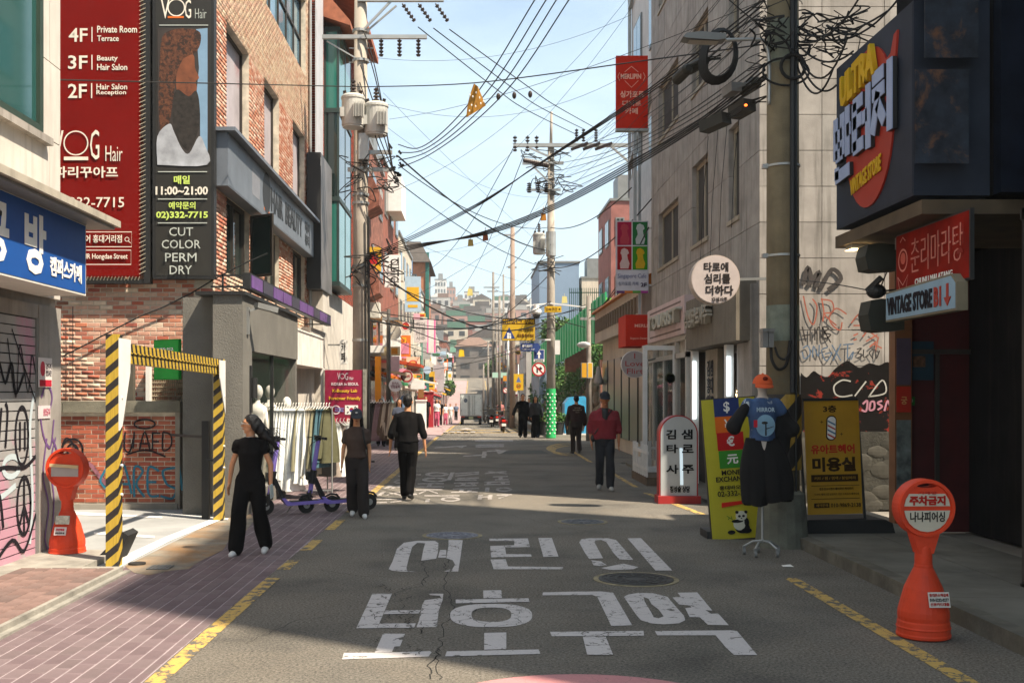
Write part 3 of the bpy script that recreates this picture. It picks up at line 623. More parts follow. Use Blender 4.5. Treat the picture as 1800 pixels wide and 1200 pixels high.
board('blue_sign', 'blue box sign with big white Korean letters over the graffiti shutter', 'sign', V(-4.1, 5, 2.82), Y3, Z3, 6.4, .75, .5, M_blue, flat('d8d4cc'),
      [('t', '공', sy(9.0), sz(2.92), sy(9.5), sz(3.45), M_wl, .035), ('t', '방', sy(9.83), sz(2.90), sy(10.32), sz(3.47), M_wl, .035), ('t', '캠퍼스카페', sy(10.42), sz(2.93), sy(11.25), sz(3.12), M_wl, .03)])
# ------------------------------------------------------------------ left: tall mixed brick building
TB = thing('brick_building', 'tall brick building with black window frames and a dark band sign', 'building', (-6, 20, 0))
b = MB(); b.box(-14, -4.55, 17.7, 27.5, 0, 12.6); b.box(-14, -8.4, 17.5, 17.7, 0, 12.6); obj(b, 'wall', M_mortar, TB)
door = (-6.0+8, 3.1)
hW = [(3.82, 5.75, 0, 2.25)]   # side passage doorway behind the lattice gate, in wall coordinates (x from -10)
bricks(TB, V(-8.4, 17.5, 0), X3, Z3, 4.16, 12.6, M_brick, .19, .057, .013, -.2, 0, near=V(-5.4, 17.5, 2.9), mort=M_mortar)
SW = [(18.4, 20.3), (21.7, 23.4), (25.1, 26.9)]
holes = [(a-17.5, c-17.5, 6.0, 8.15) for a, c in SW]+[(a-17.5, c-17.5, 3.85, 5.2) for a, c in SW]+[(4.5, 9.6, 9.7, 11.6)]
bricks(TB, V(-4.24, 17.5, 0), Y3, Z3, 10.05, 12.6, M_bricktile, .19, .057, .013, -.3, 0, holes=holes+[(0, 10.05, 0, 3.2)], near=V(-4.24, 17.5, 6), nmax=250, mort=M_mortar)
M_frame = mat('black_window_frame', (.035, .028, .022), .5)
M_post = mat('poster_print', (.40, .36, .38), .6, var=.25, scale=1.2, col2=(.30, .16, .17), spots=(1.1, .55, .72))
for a, c in SW:
    window(TB, V(-4.24, a, 3.85), Y3, Z3, c-a, 1.35, M_frame, M_glassd, .12, .07, cols=2)
    f = window(TB, V(-4.24, a, 6.0), Y3, Z3, c-a, 2.15, M_frame, M_post, .16, .05)
window(TB, V(-4.24, 22.0, 9.7), Y3, Z3, 5.1, 1.9, M_frame, M_glassb, .15, .06, cols=5, rows=2)
# brick reveals coloured red on the piers between the openings
for a, c in ((17.62, 18.4), (20.3, 21.7), (23.4, 25.1), (26.9, 27.5)):
    bricks(TB, V(-4.24, a, 3.3), Y3, Z3, c-a, 1.84, MATS['red_white_brick'] if 'red_white_brick' in MATS else M_brick, .19, .057, .013, 0, .012, nmax=0)
    bricks(TB, V(-4.24, a, 6.0), Y3, Z3, c-a, 2.15, mat('red_white_brick', (.4,.2,.15), .9, isl=('b8765c', 'c89c84', 'd8bca8', 'a86850', 'c88c70')), .19, .057, .013, 0, .012, nmax=0)
for y in (20.25,):   # casements standing open
    b = MB(); o = V(-4.2, y, 3.95); d = V(.8, -.6, 0).normalized()
    for q in ((0, .6, 0, .05), (0, .6, 1.1, 1.15), (0, .05, .05, 1.1), (.55, .6, .05, 1.1)): b.ob(o, d, Z3, *q, -.02, .02)
    f = obj(b, 'open_casement', M_frame, TB); g = MB(); g.ob(o, d, Z3, .05, .55, .05, 1.1, -.004, .004); obj(g, 'pane', M_glassd, f)
b = MB(); b.box(-4.26, -4.19, 17.46, 27.6, 12.6, 12.75); obj(b, 'parapet_cap', M_grey, TB)
b = MB(); b.cyl(V(-4.18, 27.45, 3.3), V(-4.18, 27.45, 12.5), .035); obj(b, 'downpipe', M_steel, TB)
M_bluegrey = mat('blue_grey_sheet', (.18, .20, .23), .45, var=.15, scale=2, metal=.3)
y_ = lambda y: (y-17.5)/9.3
board('band_sign', 'long blue grey band sign with dark raised letters along the brick facade', 'sign', V(-4.0, 17.5, 5.15), Y3, Z3, 9.3, .87, .24, M_bluegrey, M_bluegrey,
      [('r', y_(19.4), .25, y_(20.1), .8, mat('smoke_sheet', (.22, .22, .24), .4)), ('c', y_(20.75), .55, .03, M_black), ('o', y_(20.75), .55, .042, .02, M_black), ('r', y_(20.5), .14, y_(21.0), .2, flat('d0702c'), 'underline')]
      + [('t', 'HAIR', y_(21.2), .25, y_(22.5), .78, M_black, .03), ('t', 'BEAUTY', y_(22.8), .25, y_(25.0), .78, M_black, .03), ('t', '헤어\n뷰티', y_(25.4), .15, y_(26.1), .8, M_black, .02)])
b = MB(); b.box(-4.25, -3.86, 17.4, 26.9, 6.02, 6.08)
t = tag(obj(b, 'sign_canopy', M_bluegrey), 'thin metal cover sheet running along the top of the band sign', 'canopy')
board('vertical_sign', 'tall black box sign with grey face at the far corner of the brick building', 'sign', V(-3.85, 27.0, 4.4), Y3, Z3, 2.1, 3.4, .35, mat('worn_grey_face', (.16, .15, .15), .5, var=.3, scale=1.5), M_black, [('r', -.02, .9, .0, .96, M_wl)])
# the white fabric hung beside it, sheet metal strip
board('hanging_banner', 'narrow grey white vinyl strip hung high at the end of the brick facade', 'banner', V(-4.05, 27.65, 7.9), Y3, Z3, 1.2, 4.8, .04, mat('grey_vinyl', (.5, .5, .52), .5, var=.1))
# signs on the camera-facing wall
YW = 17.28
def pxboard(u0, v0, u1, v1, Y):
    a = P(u0, v1, Y); c = P(u1, v0, Y); return a, c.x-a.x, c.z-a.z
def fr_(u0, v0, u1, v1): return lambda a, b_, c, d: ((a-u0)/(u1-u0), (v1-d)/(v1-v0), (c-u0)/(u1-u0), (v1-b_)/(v1-v0))
p0, w, h = pxboard(60, -60, 246, 487, YW); q = fr_(60, -60, 246, 487)
M_red = mat('red_vinyl', hx('740d07'), .6, var=.1, scale=1.5, spec=.1); M_wt = flat('e6dccc', .6)
def T(s, box, m, bold=.012): return ('t', s, box[0], box[1], box[2], box[3], m, bold)
its = [T('4F', q(121, 50, 154, 74), M_wt), T('Private Room', q(171, 46, 241, 58), M_wt), T('Terrace', q(171, 63, 209, 73), M_wt), ('r', *q(161, 48, 162.5, 74), M_wt, 'rule'),
       T('3F', q(120, 98, 154, 122), M_wt), T('Beauty', q(171, 98, 207, 110), M_wt), T('Hair Salon', q(171, 113, 224, 124), M_wt), ('r', *q(161, 97, 162.5, 123), M_wt, 'rule'),
       T('2F', q(120, 148, 153, 173), M_wt), T('Hair Salon', q(170, 148, 224, 158), M_wt), T('Reception', q(170, 159, 222, 169), M_wt), ('r', *q(160.5, 147, 162, 173), M_wt, 'rule'),
       T('V', q(92, 230, 112, 280), M_wt, .0), ('o', (134-60)/186, (487-252)/547, .118, .012, M_wt), T('G', q(159, 229, 175, 281), M_wt, .0), T('Hair', q(186, 257, 216, 284), M_wt, -.005), ('r', *q(113, 276, 155, 282), M_wt, 'underline'),
       T('파리꾸아프', q(96, 293, 208, 313), M_wt, .02), T('02-332-7715', q(88, 347, 219, 365), M_wt, .005), T('헤어 홍대거리점', q(140, 413, 215, 427), M_wt, .012), T('HAIR Hongdae Street', q(138, 446, 225, 458), M_wt, .01)]
for (a, b_, c, d) in ((110, 408, 232, 434), (110, 440, 231, 465)):
    a, b_, c, d = q(a, b_, c, d); its.append(('s', [[(a, b_), (c, b_), (c, d), (a, d), (a, b_)]], .012, M_wt, 'outline'))
x, y = (224-60)/186, (487-421)/547
its.append(('s', [[(x+.02*math.cos(t), y+.0066*math.sin(t)) for t in [i*.6 for i in range(12)]], [(x+.014, y-.006), (x+.035, y-.012)]], .01, M_wt, 'search_mark'))
t = board('red_banner', 'big red hair salon banner with floor list laced to a frame on the brick wall', 'banner', p0, X3, Z3, w, h, .02, M_red, M_red, its)
b = MB(); z = p0.z+.05
for i in range(70):
    zz = z+i*.07
    if zz < p0.z+h: b.beam(V(p0.x+w-.01, YW-.01, zz), V(p0.x+w+.09, YW-.0, zz+.05), .007)
for i in range(26): b.beam(V(p0.x+w-i*.055, YW-.01, p0.z+.01), V(p0.x+w-i*.055-.03, YW, p0.z-.05), .007)
obj(b, 'lacing', flat('c8bca4'), t)
b = MB(); b.box(p0.x+w+.06, p0.x+w+.16, YW, YW+.15, p0.z-.1, p0.z+h); b.box(p0.x, p0.x+w+.06, YW+.02, YW+.15, p0.z-.1, p0.z-.03); obj(b, 'hanging_frame', M_black, t)
p0, w, h = pxboard(268, -60, 376, 490, YW); q = fr_(268, -60, 376, 490)
M_bk = mat('black_board_face', (.03, .028, .024), .45, var=.1); M_lime = flat('c8dc6c', .5); M_gr = flat('b8bcb4', .6)
its = [T('V', q(283, 0, 298, 33), M_wt, .0), ('o', (310-268)/108, (490-14)/550, .145, .02, M_wt), T('G', q(325, 0, 336, 33), M_wt, .0), T('Hair', q(343, 16, 363, 33), M_gr, -.01), ('r', *q(295, 29, 323, 32.5), flat('d06a2c'), 'underline'),
       ('r', *q(280, 44, 366, 45.5), M_gr, 'rule'), ('r', *q(277, 50, 366, 291), mat('portrait_print', (.045, .035, .03), .6, var=.3, scale=2), 'portrait'),
       ('p', [q(x_, y_1, x_, y_1)[:2] for x_, y_1 in ((345, 52), (365, 50), (365, 290), (352, 262), (352, 200), (346, 160), (350, 120))], flat('7f9cb4'), 'portrait_background'),
       ('p', sm([q(x_, y_1, x_, y_1)[:2] for x_, y_1 in ((281, 110), (285, 68), (300, 54), (330, 51), (352, 58), (351, 82), (338, 98), (322, 104), (312, 130), (306, 165), (298, 215), (284, 235), (279, 180))]), mat('curly_hair_print', (.13, .045, .02), .7, var=.6, scale=22, col2=(.03, .015, .01), spots=(16, .5, .56)), 'portrait_hair'),
       ('p', sm([q(x_, y_1, x_, y_1)[:2] for x_, y_1 in ((322, 104), (340, 97), (343, 120), (350, 137), (344, 144), (346, 158), (330, 172), (312, 162), (311, 130))]), mat('skin_print', (.22, .07, .03), .7, var=.3, scale=5, col2=(.10, .03, .015), spots=(4, .5, .66)), 'portrait_face'),
       ('p', sm([q(x_, y_1, x_, y_1)[:2] for x_, y_1 in ((306, 165), (314, 158), (332, 170), (345, 160), (351, 185), (350, 225), (334, 262), (318, 252), (304, 215))]), mat('beard_print', (.03, .024, .02), .8, var=.5, scale=14), 'portrait_beard'),
       ('p', sm([q(x_, y_1, x_, y_1)[:2] for x_, y_1 in ((277, 290), (277, 240), (298, 218), (306, 232), (320, 262), (333, 270), (350, 240), (360, 255), (364, 290))]), mat('shirt_print', (.42, .43, .46), .7, var=.3, scale=4), 'portrait_shirt'),
       ('r', *q(278, 301.5, 364, 303), M_gr, 'rule'), T('매일', q(306, 309, 334, 324), M_lime, .03), T('11:00~21:00', q(274, 328, 366, 343), M_wt, .03), ('r', *q(278, 349.5, 364, 351), M_gr, 'rule'),
       T('예약문의', q(297, 355, 344, 368), M_lime, .02), T('02)332-7715', q(275, 372, 366, 387), M_lime, .03), ('r', *q(278, 391.5, 364, 393), M_gr, 'rule'),
       T('CUT', q(298, 400, 340, 415), M_gr, 0), T('COLOR', q(285, 422, 353, 437), M_gr, 0), T('PERM', q(291, 445, 346, 460), M_gr, 0), T('DRY', q(299, 467, 338, 482), M_gr, 0)]
board('black_sign', 'narrow black hair salon sign with portrait photo and opening hours', 'sign', p0, X3, Z3, w, h, .18, M_bk, M_black, its, fr=.05)
# brick features beneath: sagging wires on the wall
for k, (a, c) in enumerate((((110, 628), (470, 445)), ((128, 540), (128, 900)))):
    b = MB(); b.tube([P(a[0]+(c[0]-a[0])*i/8, a[1]+(c[1]-a[1])*i/8+random.uniform(-3, 3), 17.4 if k else 17.42) for i in range(9)], .012 if k == 0 else .007, 5); obj(b, 'wall_wire', M_cable, TB)
# ------------------------------------------------------------------ low brick wall, lattice gate, green sign
LW = thing('low_brick_wall', 'low red brick wall with stone cap and graffiti beside the parking court', 'wall', (-6, 16.6, 0))
b = MB(); b.box(-9, -4.6, 16.608, 16.85, .0, 1.52); obj(b, 'core', M_mortar, LW)
bricks(LW, V(-7.0, 16.6, .12), X3, Z3, 2.42, 1.37, M_brickred, .19, .057, .013, -.05, 0, near=V(-5.6, 16.6, .8), nmax=300)
b = MB(); b.box(-4.6, -4.53, 16.58, 17.4, 0, 1.5); b.box(-9, -4.56, 16.54, 16.64, 0, .1); obj(b, 'plinth', M_conc, LW)
for k in range(5): b = MB(); x = -9+k*.9; b.box(x, x+.89, 16.52, 16.92, 1.5, 1.67); obj(b, 'cap_stone', mat('cap_stone', (.2, .185, .14), .95, var=.35, scale=3, bump=.7), LW)
o = V(-6.35, 16.594, .1)
spray(LW, o, X3, Z3, [circ(.17, .82, .16, .17), circ(.17, .82, .08, .09), [(.02,.9),(.1,1.0),(.3,.75)]], .03, M_g1)
spray(LW, o, X3, Z3, [[(.98,1.1),(.97,.85),(1.05,.8),(1.12,1.05)], [(1.12,1.1),(1.1,.85)], [(1.2,.82),(1.28,1.1),(1.36,.82)], [(1.2,.92),(1.36,.92)], [(1.4,1.1),(1.4,.82)], [(1.4,1.08),(1.52,1.08)], [(1.4,.95),(1.5,.95)], [(1.56,1.1),(1.68,1.05),(1.68,.88),(1.56,.82),(1.56,1.1)], circ(1.28,1.22,.16,.07), [(1.0,.75),(1.3,.82),(1.6,.72)]], .025, M_g1)
spray(LW, o, X3, Z3, [[(.85,.15),(.95,.6),(1.08,.15)], [(.88,.3),(1.05,.3)], [(1.12,.1),(1.12,.55),(1.25,.5),(1.15,.3),(1.28,.1)], [(1.5,.5),(1.34,.55),(1.34,.15),(1.5,.12)], [(1.34,.33),(1.46,.33)], [(1.75,.55),(1.56,.5),(1.62,.3),(1.76,.22),(1.7,.08),(1.52,.12)], [(1.8,.6),(1.86,.2)], [(.7,.55),(.6,.35),(.72,.2)]], .035, M_g4)
spray(LW, o, X3, Z3, [[(0,.6),(.4,.62),(.6,.4),(.8,.2)]], .06, mat('pink_spray', (.30, .12, .16), .9, var=.5, scale=14))
t = thing('lattice_gate', 'rusty metal lattice roller gate in the passage of the brick wall', 'gate', (-4.5, 17.3, 0)); b = MB()
A, B_ = V(-4.52, 16.95, .05), V(-3.98, 17.44, .05); B_ = V(-4.3+.02, 17.42, .05); A = V(-4.62, 16.95, .05); d = (B_-A).normalized(); L_ = (B_-A).length
A = P(312, 870, 16.9); A.z = .05; B_ = P(338, 862, 17.42); B_.z = .05; d = (B_-A).normalized(); L_ = (B_-A).length
for i in range(28): z = .03+i*.085; b.beam(A+Z3*z, B_+Z3*(z-.0), .012)
for i in range(9):
    q0 = A+d*(L_*i/8)
    for k in range(14): b.beam(q0+Z3*(.03+k*.17), q0+d*(.03 if k % 2 else -.03)+Z3*(.2+k*.17), .012)
obj(b, 'lattice', mat('rusty_lattice', (.33, .27, .19), .6, var=.4, scale=6, metal=.3), t)
b = MB(); b.beam(B_, B_+Z3*2.4, .05); b.beam(A-Z3*.05, B_-Z3*.05, .05); obj(b, 'gate_frame', M_grey, t)
t = thing('roller_lattice', 'rolled lattice shutter in the upper opening behind the low wall', 'gate', (-5.3, 17.4, 1.7)); b = MB()
o = P(262, 712, 17.44); w_ = 70*17.44/1900; h_ = 75*17.44/1900
for i in range(10): b.ob(o, X3, Z3, 0, w_, i*.072, i*.072+.014, 0, .02)
for i in range(22): b.ob(o, X3, Z3, i*w_/22, i*w_/22+.006, 0, h_, 0, .012)
obj(b, 'lattice', mat('tan_lattice', (.40, .33, .23), .6, var=.3, scale=6), t)
b = MB(); b.box(-6.45, -5.15, 17.6, 18.3, 0, 2.5) ; 
for u0, u1, m, nm in ((224, 236, mat('dark_post', (.09, .08, .06), .8), 'dark wooden post'), (258, 265, M_white, 'white painted post')):
    p = P(u0, 716, 17.36); b = MB(); b.box(p.x, p.x+(u1-u0)*17.36/1900, 17.3, 17.42, 1.55, 2.25); tag(obj(b, 'post', m), nm+' standing behind the low brick wall', 'post')
p0 = P(270, 640, 16.9); R = (P(340, 652, 16.2)-P(270, 640, 16.9)); R.z = 0; R.normalize()
board('green_sign', 'bright green panel sign peeping over the striped gate beam', 'sign', V(p0.x, 16.9, 2.0), R, Z3, .68, .62, .05, flat('1fa03c', .5), flat('178c32'), [('t', '주차장 입구', .1, .68, .8, .8, M_wl, .03)])
b = MB(); b.box(-8, -6.1, 17.4, 17.5, 0, .001)
# ------------------------------------------------------------------ grey stucco shopfront with mannequins
GS = thing('grey_shop', 'single storey grey stucco shop with glazed display and mannequins', 'shop', (-3.6, 18, 0))
b = MB(); b.box(-3.76, -3.33, 15.5, 16.14, 0, 3.2); b.box(-4.24, -3.76, 15.9, 16.14, 0, 3.2); b.box(-4.24, -3.33, 16.14, 20.3, 2.42, 3.2); b.box(-4.24, -3.34, 16.14, 20.2, 0, .3); b.box(-4.24, -3.35, 20.18, 20.3, .3, 2.42); b.box(-4.3, -4.24, 15.9, 20.3, 0, 3.2); obj(b, 'wall', M_stucco, GS)
b = MB(); b.box(-4.0, -3.28, 15.45, 20.35, 3.2, 3.25); obj(b, 'coping', M_black, GS)
b = MB(); b.box(-4.235, -4.2, 16.15, 20.17, .3, 2.42); obj(b, 'back_wall', mat('green_back_wall', (.10, .16, .09), .7, var=.2), GS)
for y0, y1 in ((16.2, 18.1), (18.15, 20.1)):
    b = MB(); b.box(-3.42, -3.41, y0, y1, .31, 2.41); obj(b, 'pane', M_cg, GS)
b = MB(); b.box(-3.44, -3.38, 18.1, 18.15, .3, 2.42); obj(b, 'mullion', M_black, GS)
def mannequin(x, y, z0, s=1.0, label='', rz=0):
    t = thing('mannequin', label, 'mannequin', (0, 0, 0)); b = MB()
    b.lathe([(.0, 1.0), (.10, .98), (.135, .9), (.105, .8), (.12, .66), (.15, .58), (.10, .52), (.045, .48), (.05, .56)][::-1] if 0 else [(.01, .0), (.10, .02), (.14, .12), (.10, .3), (.135, .46), (.165, .56), (.10, .62), (.045, .66), (.042, .74)], (0, 0, .75), 16)
    obj(b, 'torso', flat('e4dfd4', .5), t, smooth=True)
    b = MB(); b.ell((0, -.01, .75+.84), .075, .095, .125); obj(b, 'head', flat('e9e4da', .5), t, smooth=True)
    b = MB(); b.cyl((0, 0, 0), (0, 0, .76), .015); b.lathe([(.17, 0), (.17, .015), (.02, .03)]); obj(b, 'stand', M_steel, t)
    b = MB()
    for sx in (-1, 1): b.tube([(.15*sx, 0, 1.29), (.2*sx, .01, 1.1), (.19*sx, -.03, .85)], [.045, .04, .03], 8)
    obj(b, 'arms', flat('e4dfd4', .5), t, smooth=True)
    t.location = (x, y, z0); t.rotation_euler = (0, 0, rz); t.scale = (s, s, s); return t
mannequin(-3.52, 17.5, .3, .95, 'white mannequin nearest the grey corner of the display', .9)
mannequin(-3.52, 18.5, .3, .95, 'white mannequin standing in the middle of the glazed display', 1.1)
mannequin(-3.3, 18.9, .1, .95, 'small white mannequin by the clothes rail outside the grey shop', 1.0)
b = MB(); b.cyl((-3.27, 16.0, 1.72), (-3.27, 16.0, 2.02), .05, .05, 12); b.box(-3.33, -3.3, 15.95, 16.05, 1.5, 2.2); tag(obj(b, 'wall_lamp', M_black), 'dark cylinder wall lamp on the grey stucco corner', 'lamp')
b = MB(); p = V(-3.3, 15.8, 3.0); b.box(p.x-.03, p.x-.0, 15.75, 15.85, 2.65, 3.05); b.beam(p, p+V(.2, .1, .08), .04); b.beam(p+V(.1, .0, .08), p+V(.35, .25, .02), .1, .08); tag(obj(b, 'security_camera', M_grey), 'small grey security camera under the top edge of the grey shop', 'camera')
# purple light strip on brackets above the shops
M_mod = mat('purple_display', hx('6c4486'), .4, var=.3, scale=5, emit=.0)
t = thing('purple_strip_sign', 'long narrow black strip sign with purple panels over the grey shop', 'sign', (-3.6, 20, 3.5))
b = MB(); b.box(-3.72, -3.6, 17.3, 27, 3.46, 3.72); obj(b, 'case', M_black, t)
for k in range(10):
    b = MB(); y = 17.4+k*.96; b.box(-3.6, -3.59, y, y+.88, 3.49, 3.69); obj(b, 'panel', M_mod if k % 3 != 1 else mat('dim_purple_display', hx('3c3444'), .4), t)
b = MB()
for y in (17.35, 19.5, 22, 24.5, 26.9):
    b.beam((-4.24, y, 3.5), (-3.72, y, 3.5), .03); b.beam((-4.24, y, 3.68), (-3.72, y, 3.68), .03); b.beam((-4.05, y, 3.25), (-4.05, y, 3.7), .03)
obj(b, 'bracket', M_black, t)
# second shop: white fascia, warm interior
S2 = thing('white_fascia_shop', 'clothes shop under a stained white fascia next to the grey shop', 'shop', (-3.7, 22, 0))
b = MB(); b.box(-4.24, -3.45, 20.32, 24.6, 2.35, 3.05); b.box(-4.3, -4.2, 20.32, 24.6, 0, 2.35); obj(b, 'fascia', mat('white_fascia', (.78, .74, .68), .8, var=.12, streak=.5), S2)
b = MB(); b.prism([(0, 0), (.55, -.12), (.57, -.08), (.02, .06)], V(-4.0, 20.3, 3.1), X3, Z3, -4.4, 0); obj(b, 'awning', M_white, S2)
b = MB(); b.box(-3.5, -3.42, 20.34, 20.44, 0, 2.35); b.box(-3.5, -3.42, 24.5, 24.6, 0, 2.35); obj(b, 'post', M_white, S2)
b = MB(); b.box(-4.19, -4.16, 20.4, 24.5, 0.02, 2.33); obj(b, 'back_wall', mat('warm_back_wall', (.25, .18, .08), .8, var=.4, scale=2), S2)
# concrete return and white box volume past the second shop
b = MB(); b.box(-6, -3.9, 27.7, 28.6, 0, 4.9); b.box(-6, -3.75, 24.7, 27.6, 2.4, 3.3); b.box(-6, -4.1, 24.7, 27.6, 0, 2.4)
AN = tag(obj(b, 'white_annex', M_plaster), 'stained white rendered annex behind the transformer pole', 'building')
# ------------------------------------------------------------------ generic street house
def house(name, label, x0, x1, y0, y1, h, mw, side, floors=3, cols=3, mglass=None, roof='flat', mroof=None, wf=None, front=True, zb=None, ground=.0, shop=True, ff=1.2, group=None, ins=.06, cat='building', panes=True):
    zb = (min(gz(y0), gz(y1))-.3) if zb is None else zb; zt = zb+h
    t = thing(name, label, cat, ((x0+x1)/2, (y0+y1)/2, zb), group)
    b = MB(); b.box(x0, x1, y0, y1, zb, zt); obj(b, 'wall', mw, t)
    mr = mroof or M_grey
    b = MB()
    if roof == 'flat': b.box(x0-.08, x1+.08, y0-.08, y1+.08, zt, zt+.14); b.box(x0+.5, x1-.5, y0+1, y0+min(3, y1-y0-1), zt+.14, zt+1.6) if 5 < y1-y0 and cols else None
    elif roof == 'gable':
        xm = (x0+x1)/2; hh = (x1-x0)*.3; b.prism([(x0-.3, 0), (xm, hh), (x1+.3, 0)], V(0, y1+.2, zt), X3, Z3, 0, y1-y0+.4)
    elif roof == 'hip':
        e = .35; xm, ym = (x0+x1)/2, (y0+y1)/2; r = min(x1-x0, y1-y0)*.28
        vs = [(x0-e, y0-e, zt), (x1+e, y0-e, zt), (x1+e, y1+e, zt), (x0-e, y1+e, zt), (xm-.3*(x1-x0)*.5, ym, zt+r), (xm+.3*(x1-x0)*.5, ym, zt+r)]
        b.add(vs, [(0, 1, 5, 4), (1, 2, 5), (2, 3, 4, 5), (3, 0, 4), (3, 2, 1, 0)])
    elif roof == 'mansard':
        e = .45; vs = [(x0-e, y0-e, zt), (x1+e, y0-e, zt), (x1+e, y1+e, zt), (x0-e, y1+e, zt), (x0+.4, y0+.4, zt+1.7), (x1-.4, y0+.4, zt+1.7), (x1-.4, y1-.4, zt+1.7), (x0+.4, y1-.4, zt+1.7)]
        b.add(vs, [(0,1,5,4), (1,2,6,5), (2,3,7,6), (3,0,4,7), (4,5,6,7), (3,2,1,0)])
    obj(b, 'roof', mr, t)
    g = mglass or M_glassd; wf = wf or M_grey
    faces = []
    if side == 'L': faces.append((V(x1, y0, 0), Y3, y1-y0, cols))
    if side == 'R': faces.append((V(x0, y1, 0), -Y3, y1-y0, cols))
    if front: faces.append((V(x0, y0, 0), X3, x1-x0, 2 if x1-x0 < 8 else 3))
    fh = (h-.3)/floors
    for fo, R, W, nc in faces:
        for f in range(1 if shop else 0, floors):
            for c in range(nc):
                ww = W/nc*.5; wx = W/nc*(c+.25); wz = zb+.15+fh*f+fh*.3; wh = fh*.46
                N = R.cross(Z3); b = MB(); o2 = V(fo.x, fo.y, 0)
                b.ob(o2, R, Z3, wx, wx+ww, wz, wz+wh, 0, .05); w_ = obj(b, 'window', wf, t)
                if panes:
                    b = MB(); b.ob(o2, R, Z3, wx+.07, wx+ww/2-.03, wz+.07, wz+wh-.07, .05, .06); b.ob(o2, R, Z3, wx+ww/2+.03, wx+ww-.07, wz+.07, wz+wh-.07, .05, .06); obj(b, 'pane', g, w_)
    if shop and side in 'LR':
        fo, R, W, nc = faces[0]; b = MB(); o2 = V(fo.x, fo.y, zb)
        for k in range(nc): b.ob(o2, R, Z3, W/nc*k+.15, W/nc*(k+1)-.15, .35, 2.6, 0, .03)
        obj(b, 'shop_window', mat('shop_dark_glass', (.08, .075, .065), .2), t)
    return t
RB = thing('red_brick_building', 'tall orange red brick building with green glazed bay behind the pole', 'building', (-5, 32, 0))
b = MB(); b.box(-12, -4.107, 29.008, 37, 0, 14.6); obj(b, 'wall', M_mortar2, RB)
bricks(RB, V(-6.4, 29, 4.6), X3, Z3, 2.3, 10, M_brickor, .19, .057, .012, -.07, 0, near=V(-4.6, 29, 9), nmax=300)
bricks(RB, V(-4.1, 29, 4.6), Y3, Z3, 8, 10, M_brickor, .19, .057, .012, -.07, 0, nmax=0)
b = MB(); b.box(-12, -3.98, 28.95, 37, 0, 4.58); obj(b, 'ground_storey', M_plaster, RB)
Mfr = mat('dark_green_frame', (.03, .05, .045), .5)
b = MB()
bx0, bx1, by0, by1 = -4.1, -3.7, 29.35, 32.2
for z in (4.7, 7.0, 9.4, 11.6): b.box(bx0, bx1+.03, by0-.03, by1+.03, z, z+.12)
for x, y in ((bx1-.05, by0), (bx0, by0), (bx1-.05, by1-.05), (bx1-.05, (by0+by1)/2)): b.box(x, x+.06, y-.01, y+.05, 4.7, 11.7)
bay = obj(b, 'bay_frame', Mfr, RB)
for z0, z1 in ((4.82, 7.0), (7.12, 9.4), (9.52, 11.6)):
    b = MB(); b.box(bx0, bx1, by0, by1, z0, z1); obj(b, 'pane', M_glassg if z0 != 7.12 else M_glassd, bay)
b = MB(); b.prism([(0, 0), (.75, -.25), (.75, -.12), (0, .75)], V(-4.1, 29.0, 11.9), X3, Z3, -3.6, 0); b.prism([(0, 0), (.8, -.3), (.8, -.1), (0, .9)], V(-4.1, 28.9, 13.3), X3, Z3, -8, 0); obj(b, 'tiled_eave', mat('terracotta', (.36, .12, .06), .8, var=.3, scale=5), RB)
M_rb1 = mat('brown_brick_far', (.20, .075, .05), .9, var=.35, scale=2.2, col2=(.30, .12, .08), spots=(3, .5, .6)); M_cream = mat('cream_render', (.56, .48, .38), .9, var=.15, scale=.8, streak=.25)
M_or2 = mat('orange_brick_far', (.42, .17, .09), .9, var=.25, scale=2); M_pinkw = mat('pinkish_render', (.48, .38, .35), .9, var=.2, scale=.8, streak=.2); M_pale = mat('pale_render', (.60, .58, .54), .9, var=.12, scale=.6, streak=.2)
M_terr = mat('terracotta', (.36, .12, .06), .8); M_slate = mat('dark_roof', (.09, .075, .065), .8, var=.2)
t = house('brown_brick_house', 'brown red brick house with terracotta bays just beyond the pole', -12, -4.0, 38, 47, 11.5, M_rb1, 'L', 4, 3, front=True)
for z in (5.2, 8.4):
    b = MB(); b.prism([(0, 0), (.5, .25), (.5, .7), (.25, 1.3), (0, 1.3)], V(-4.0, 39.5, z), X3, Z3, -1.8, 0); obj(b, 'bay', M_rb1, t)
b = MB(); b.box(-4.0, -3.2, 37.8, 47, 3.2, 3.35); b.box(-4.0, -3.22, 37.8, 47, 3.35, 3.45)
for i in range(32): b.beam((-3.22, 37.9+i*.285, 3.4), (-3.22, 37.9+i*.285, 4.25), .03)
b.beam((-3.22, 37.8, 4.3), (-3.22, 47, 4.3), .05); obj(b, 'balcony_railing', M_white, t)
t = house('dark_brick_house', 'dark red brick house with white gabled dormer on top', -12, -4.05, 47.5, 57, 12.5, mat('dark_red_brick_far', (.26, .085, .055), .9, var=.3, scale=2), 'L', 4, 3)
b = MB(); b.prism([(0, 0), (2.2, 0), (2.2, 1.6), (1.1, 2.4), (0, 1.6)], V(-5.6, 50, 10.2), X3, Z3, -3, 0); obj(b, 'dormer', M_white, t)
t = house('cream_house', 'cream rendered house with slanting parapet on the left of the street', -12, -4.1, 58, 70, 11, M_cream, 'L', 4, 4)
house('white_house', 'white rendered three storey house in the left row', -12, -4.0, 70.5, 84, 10.3, M_plaster, 'L', 3, 4)
t = house('mansard_house', 'orange brick house with dark mansard roof and green downpipe', -12, -3.9, 85, 95, 13.2, M_or2, 'L', 4, 3, roof='mansard', mroof=M_slate)
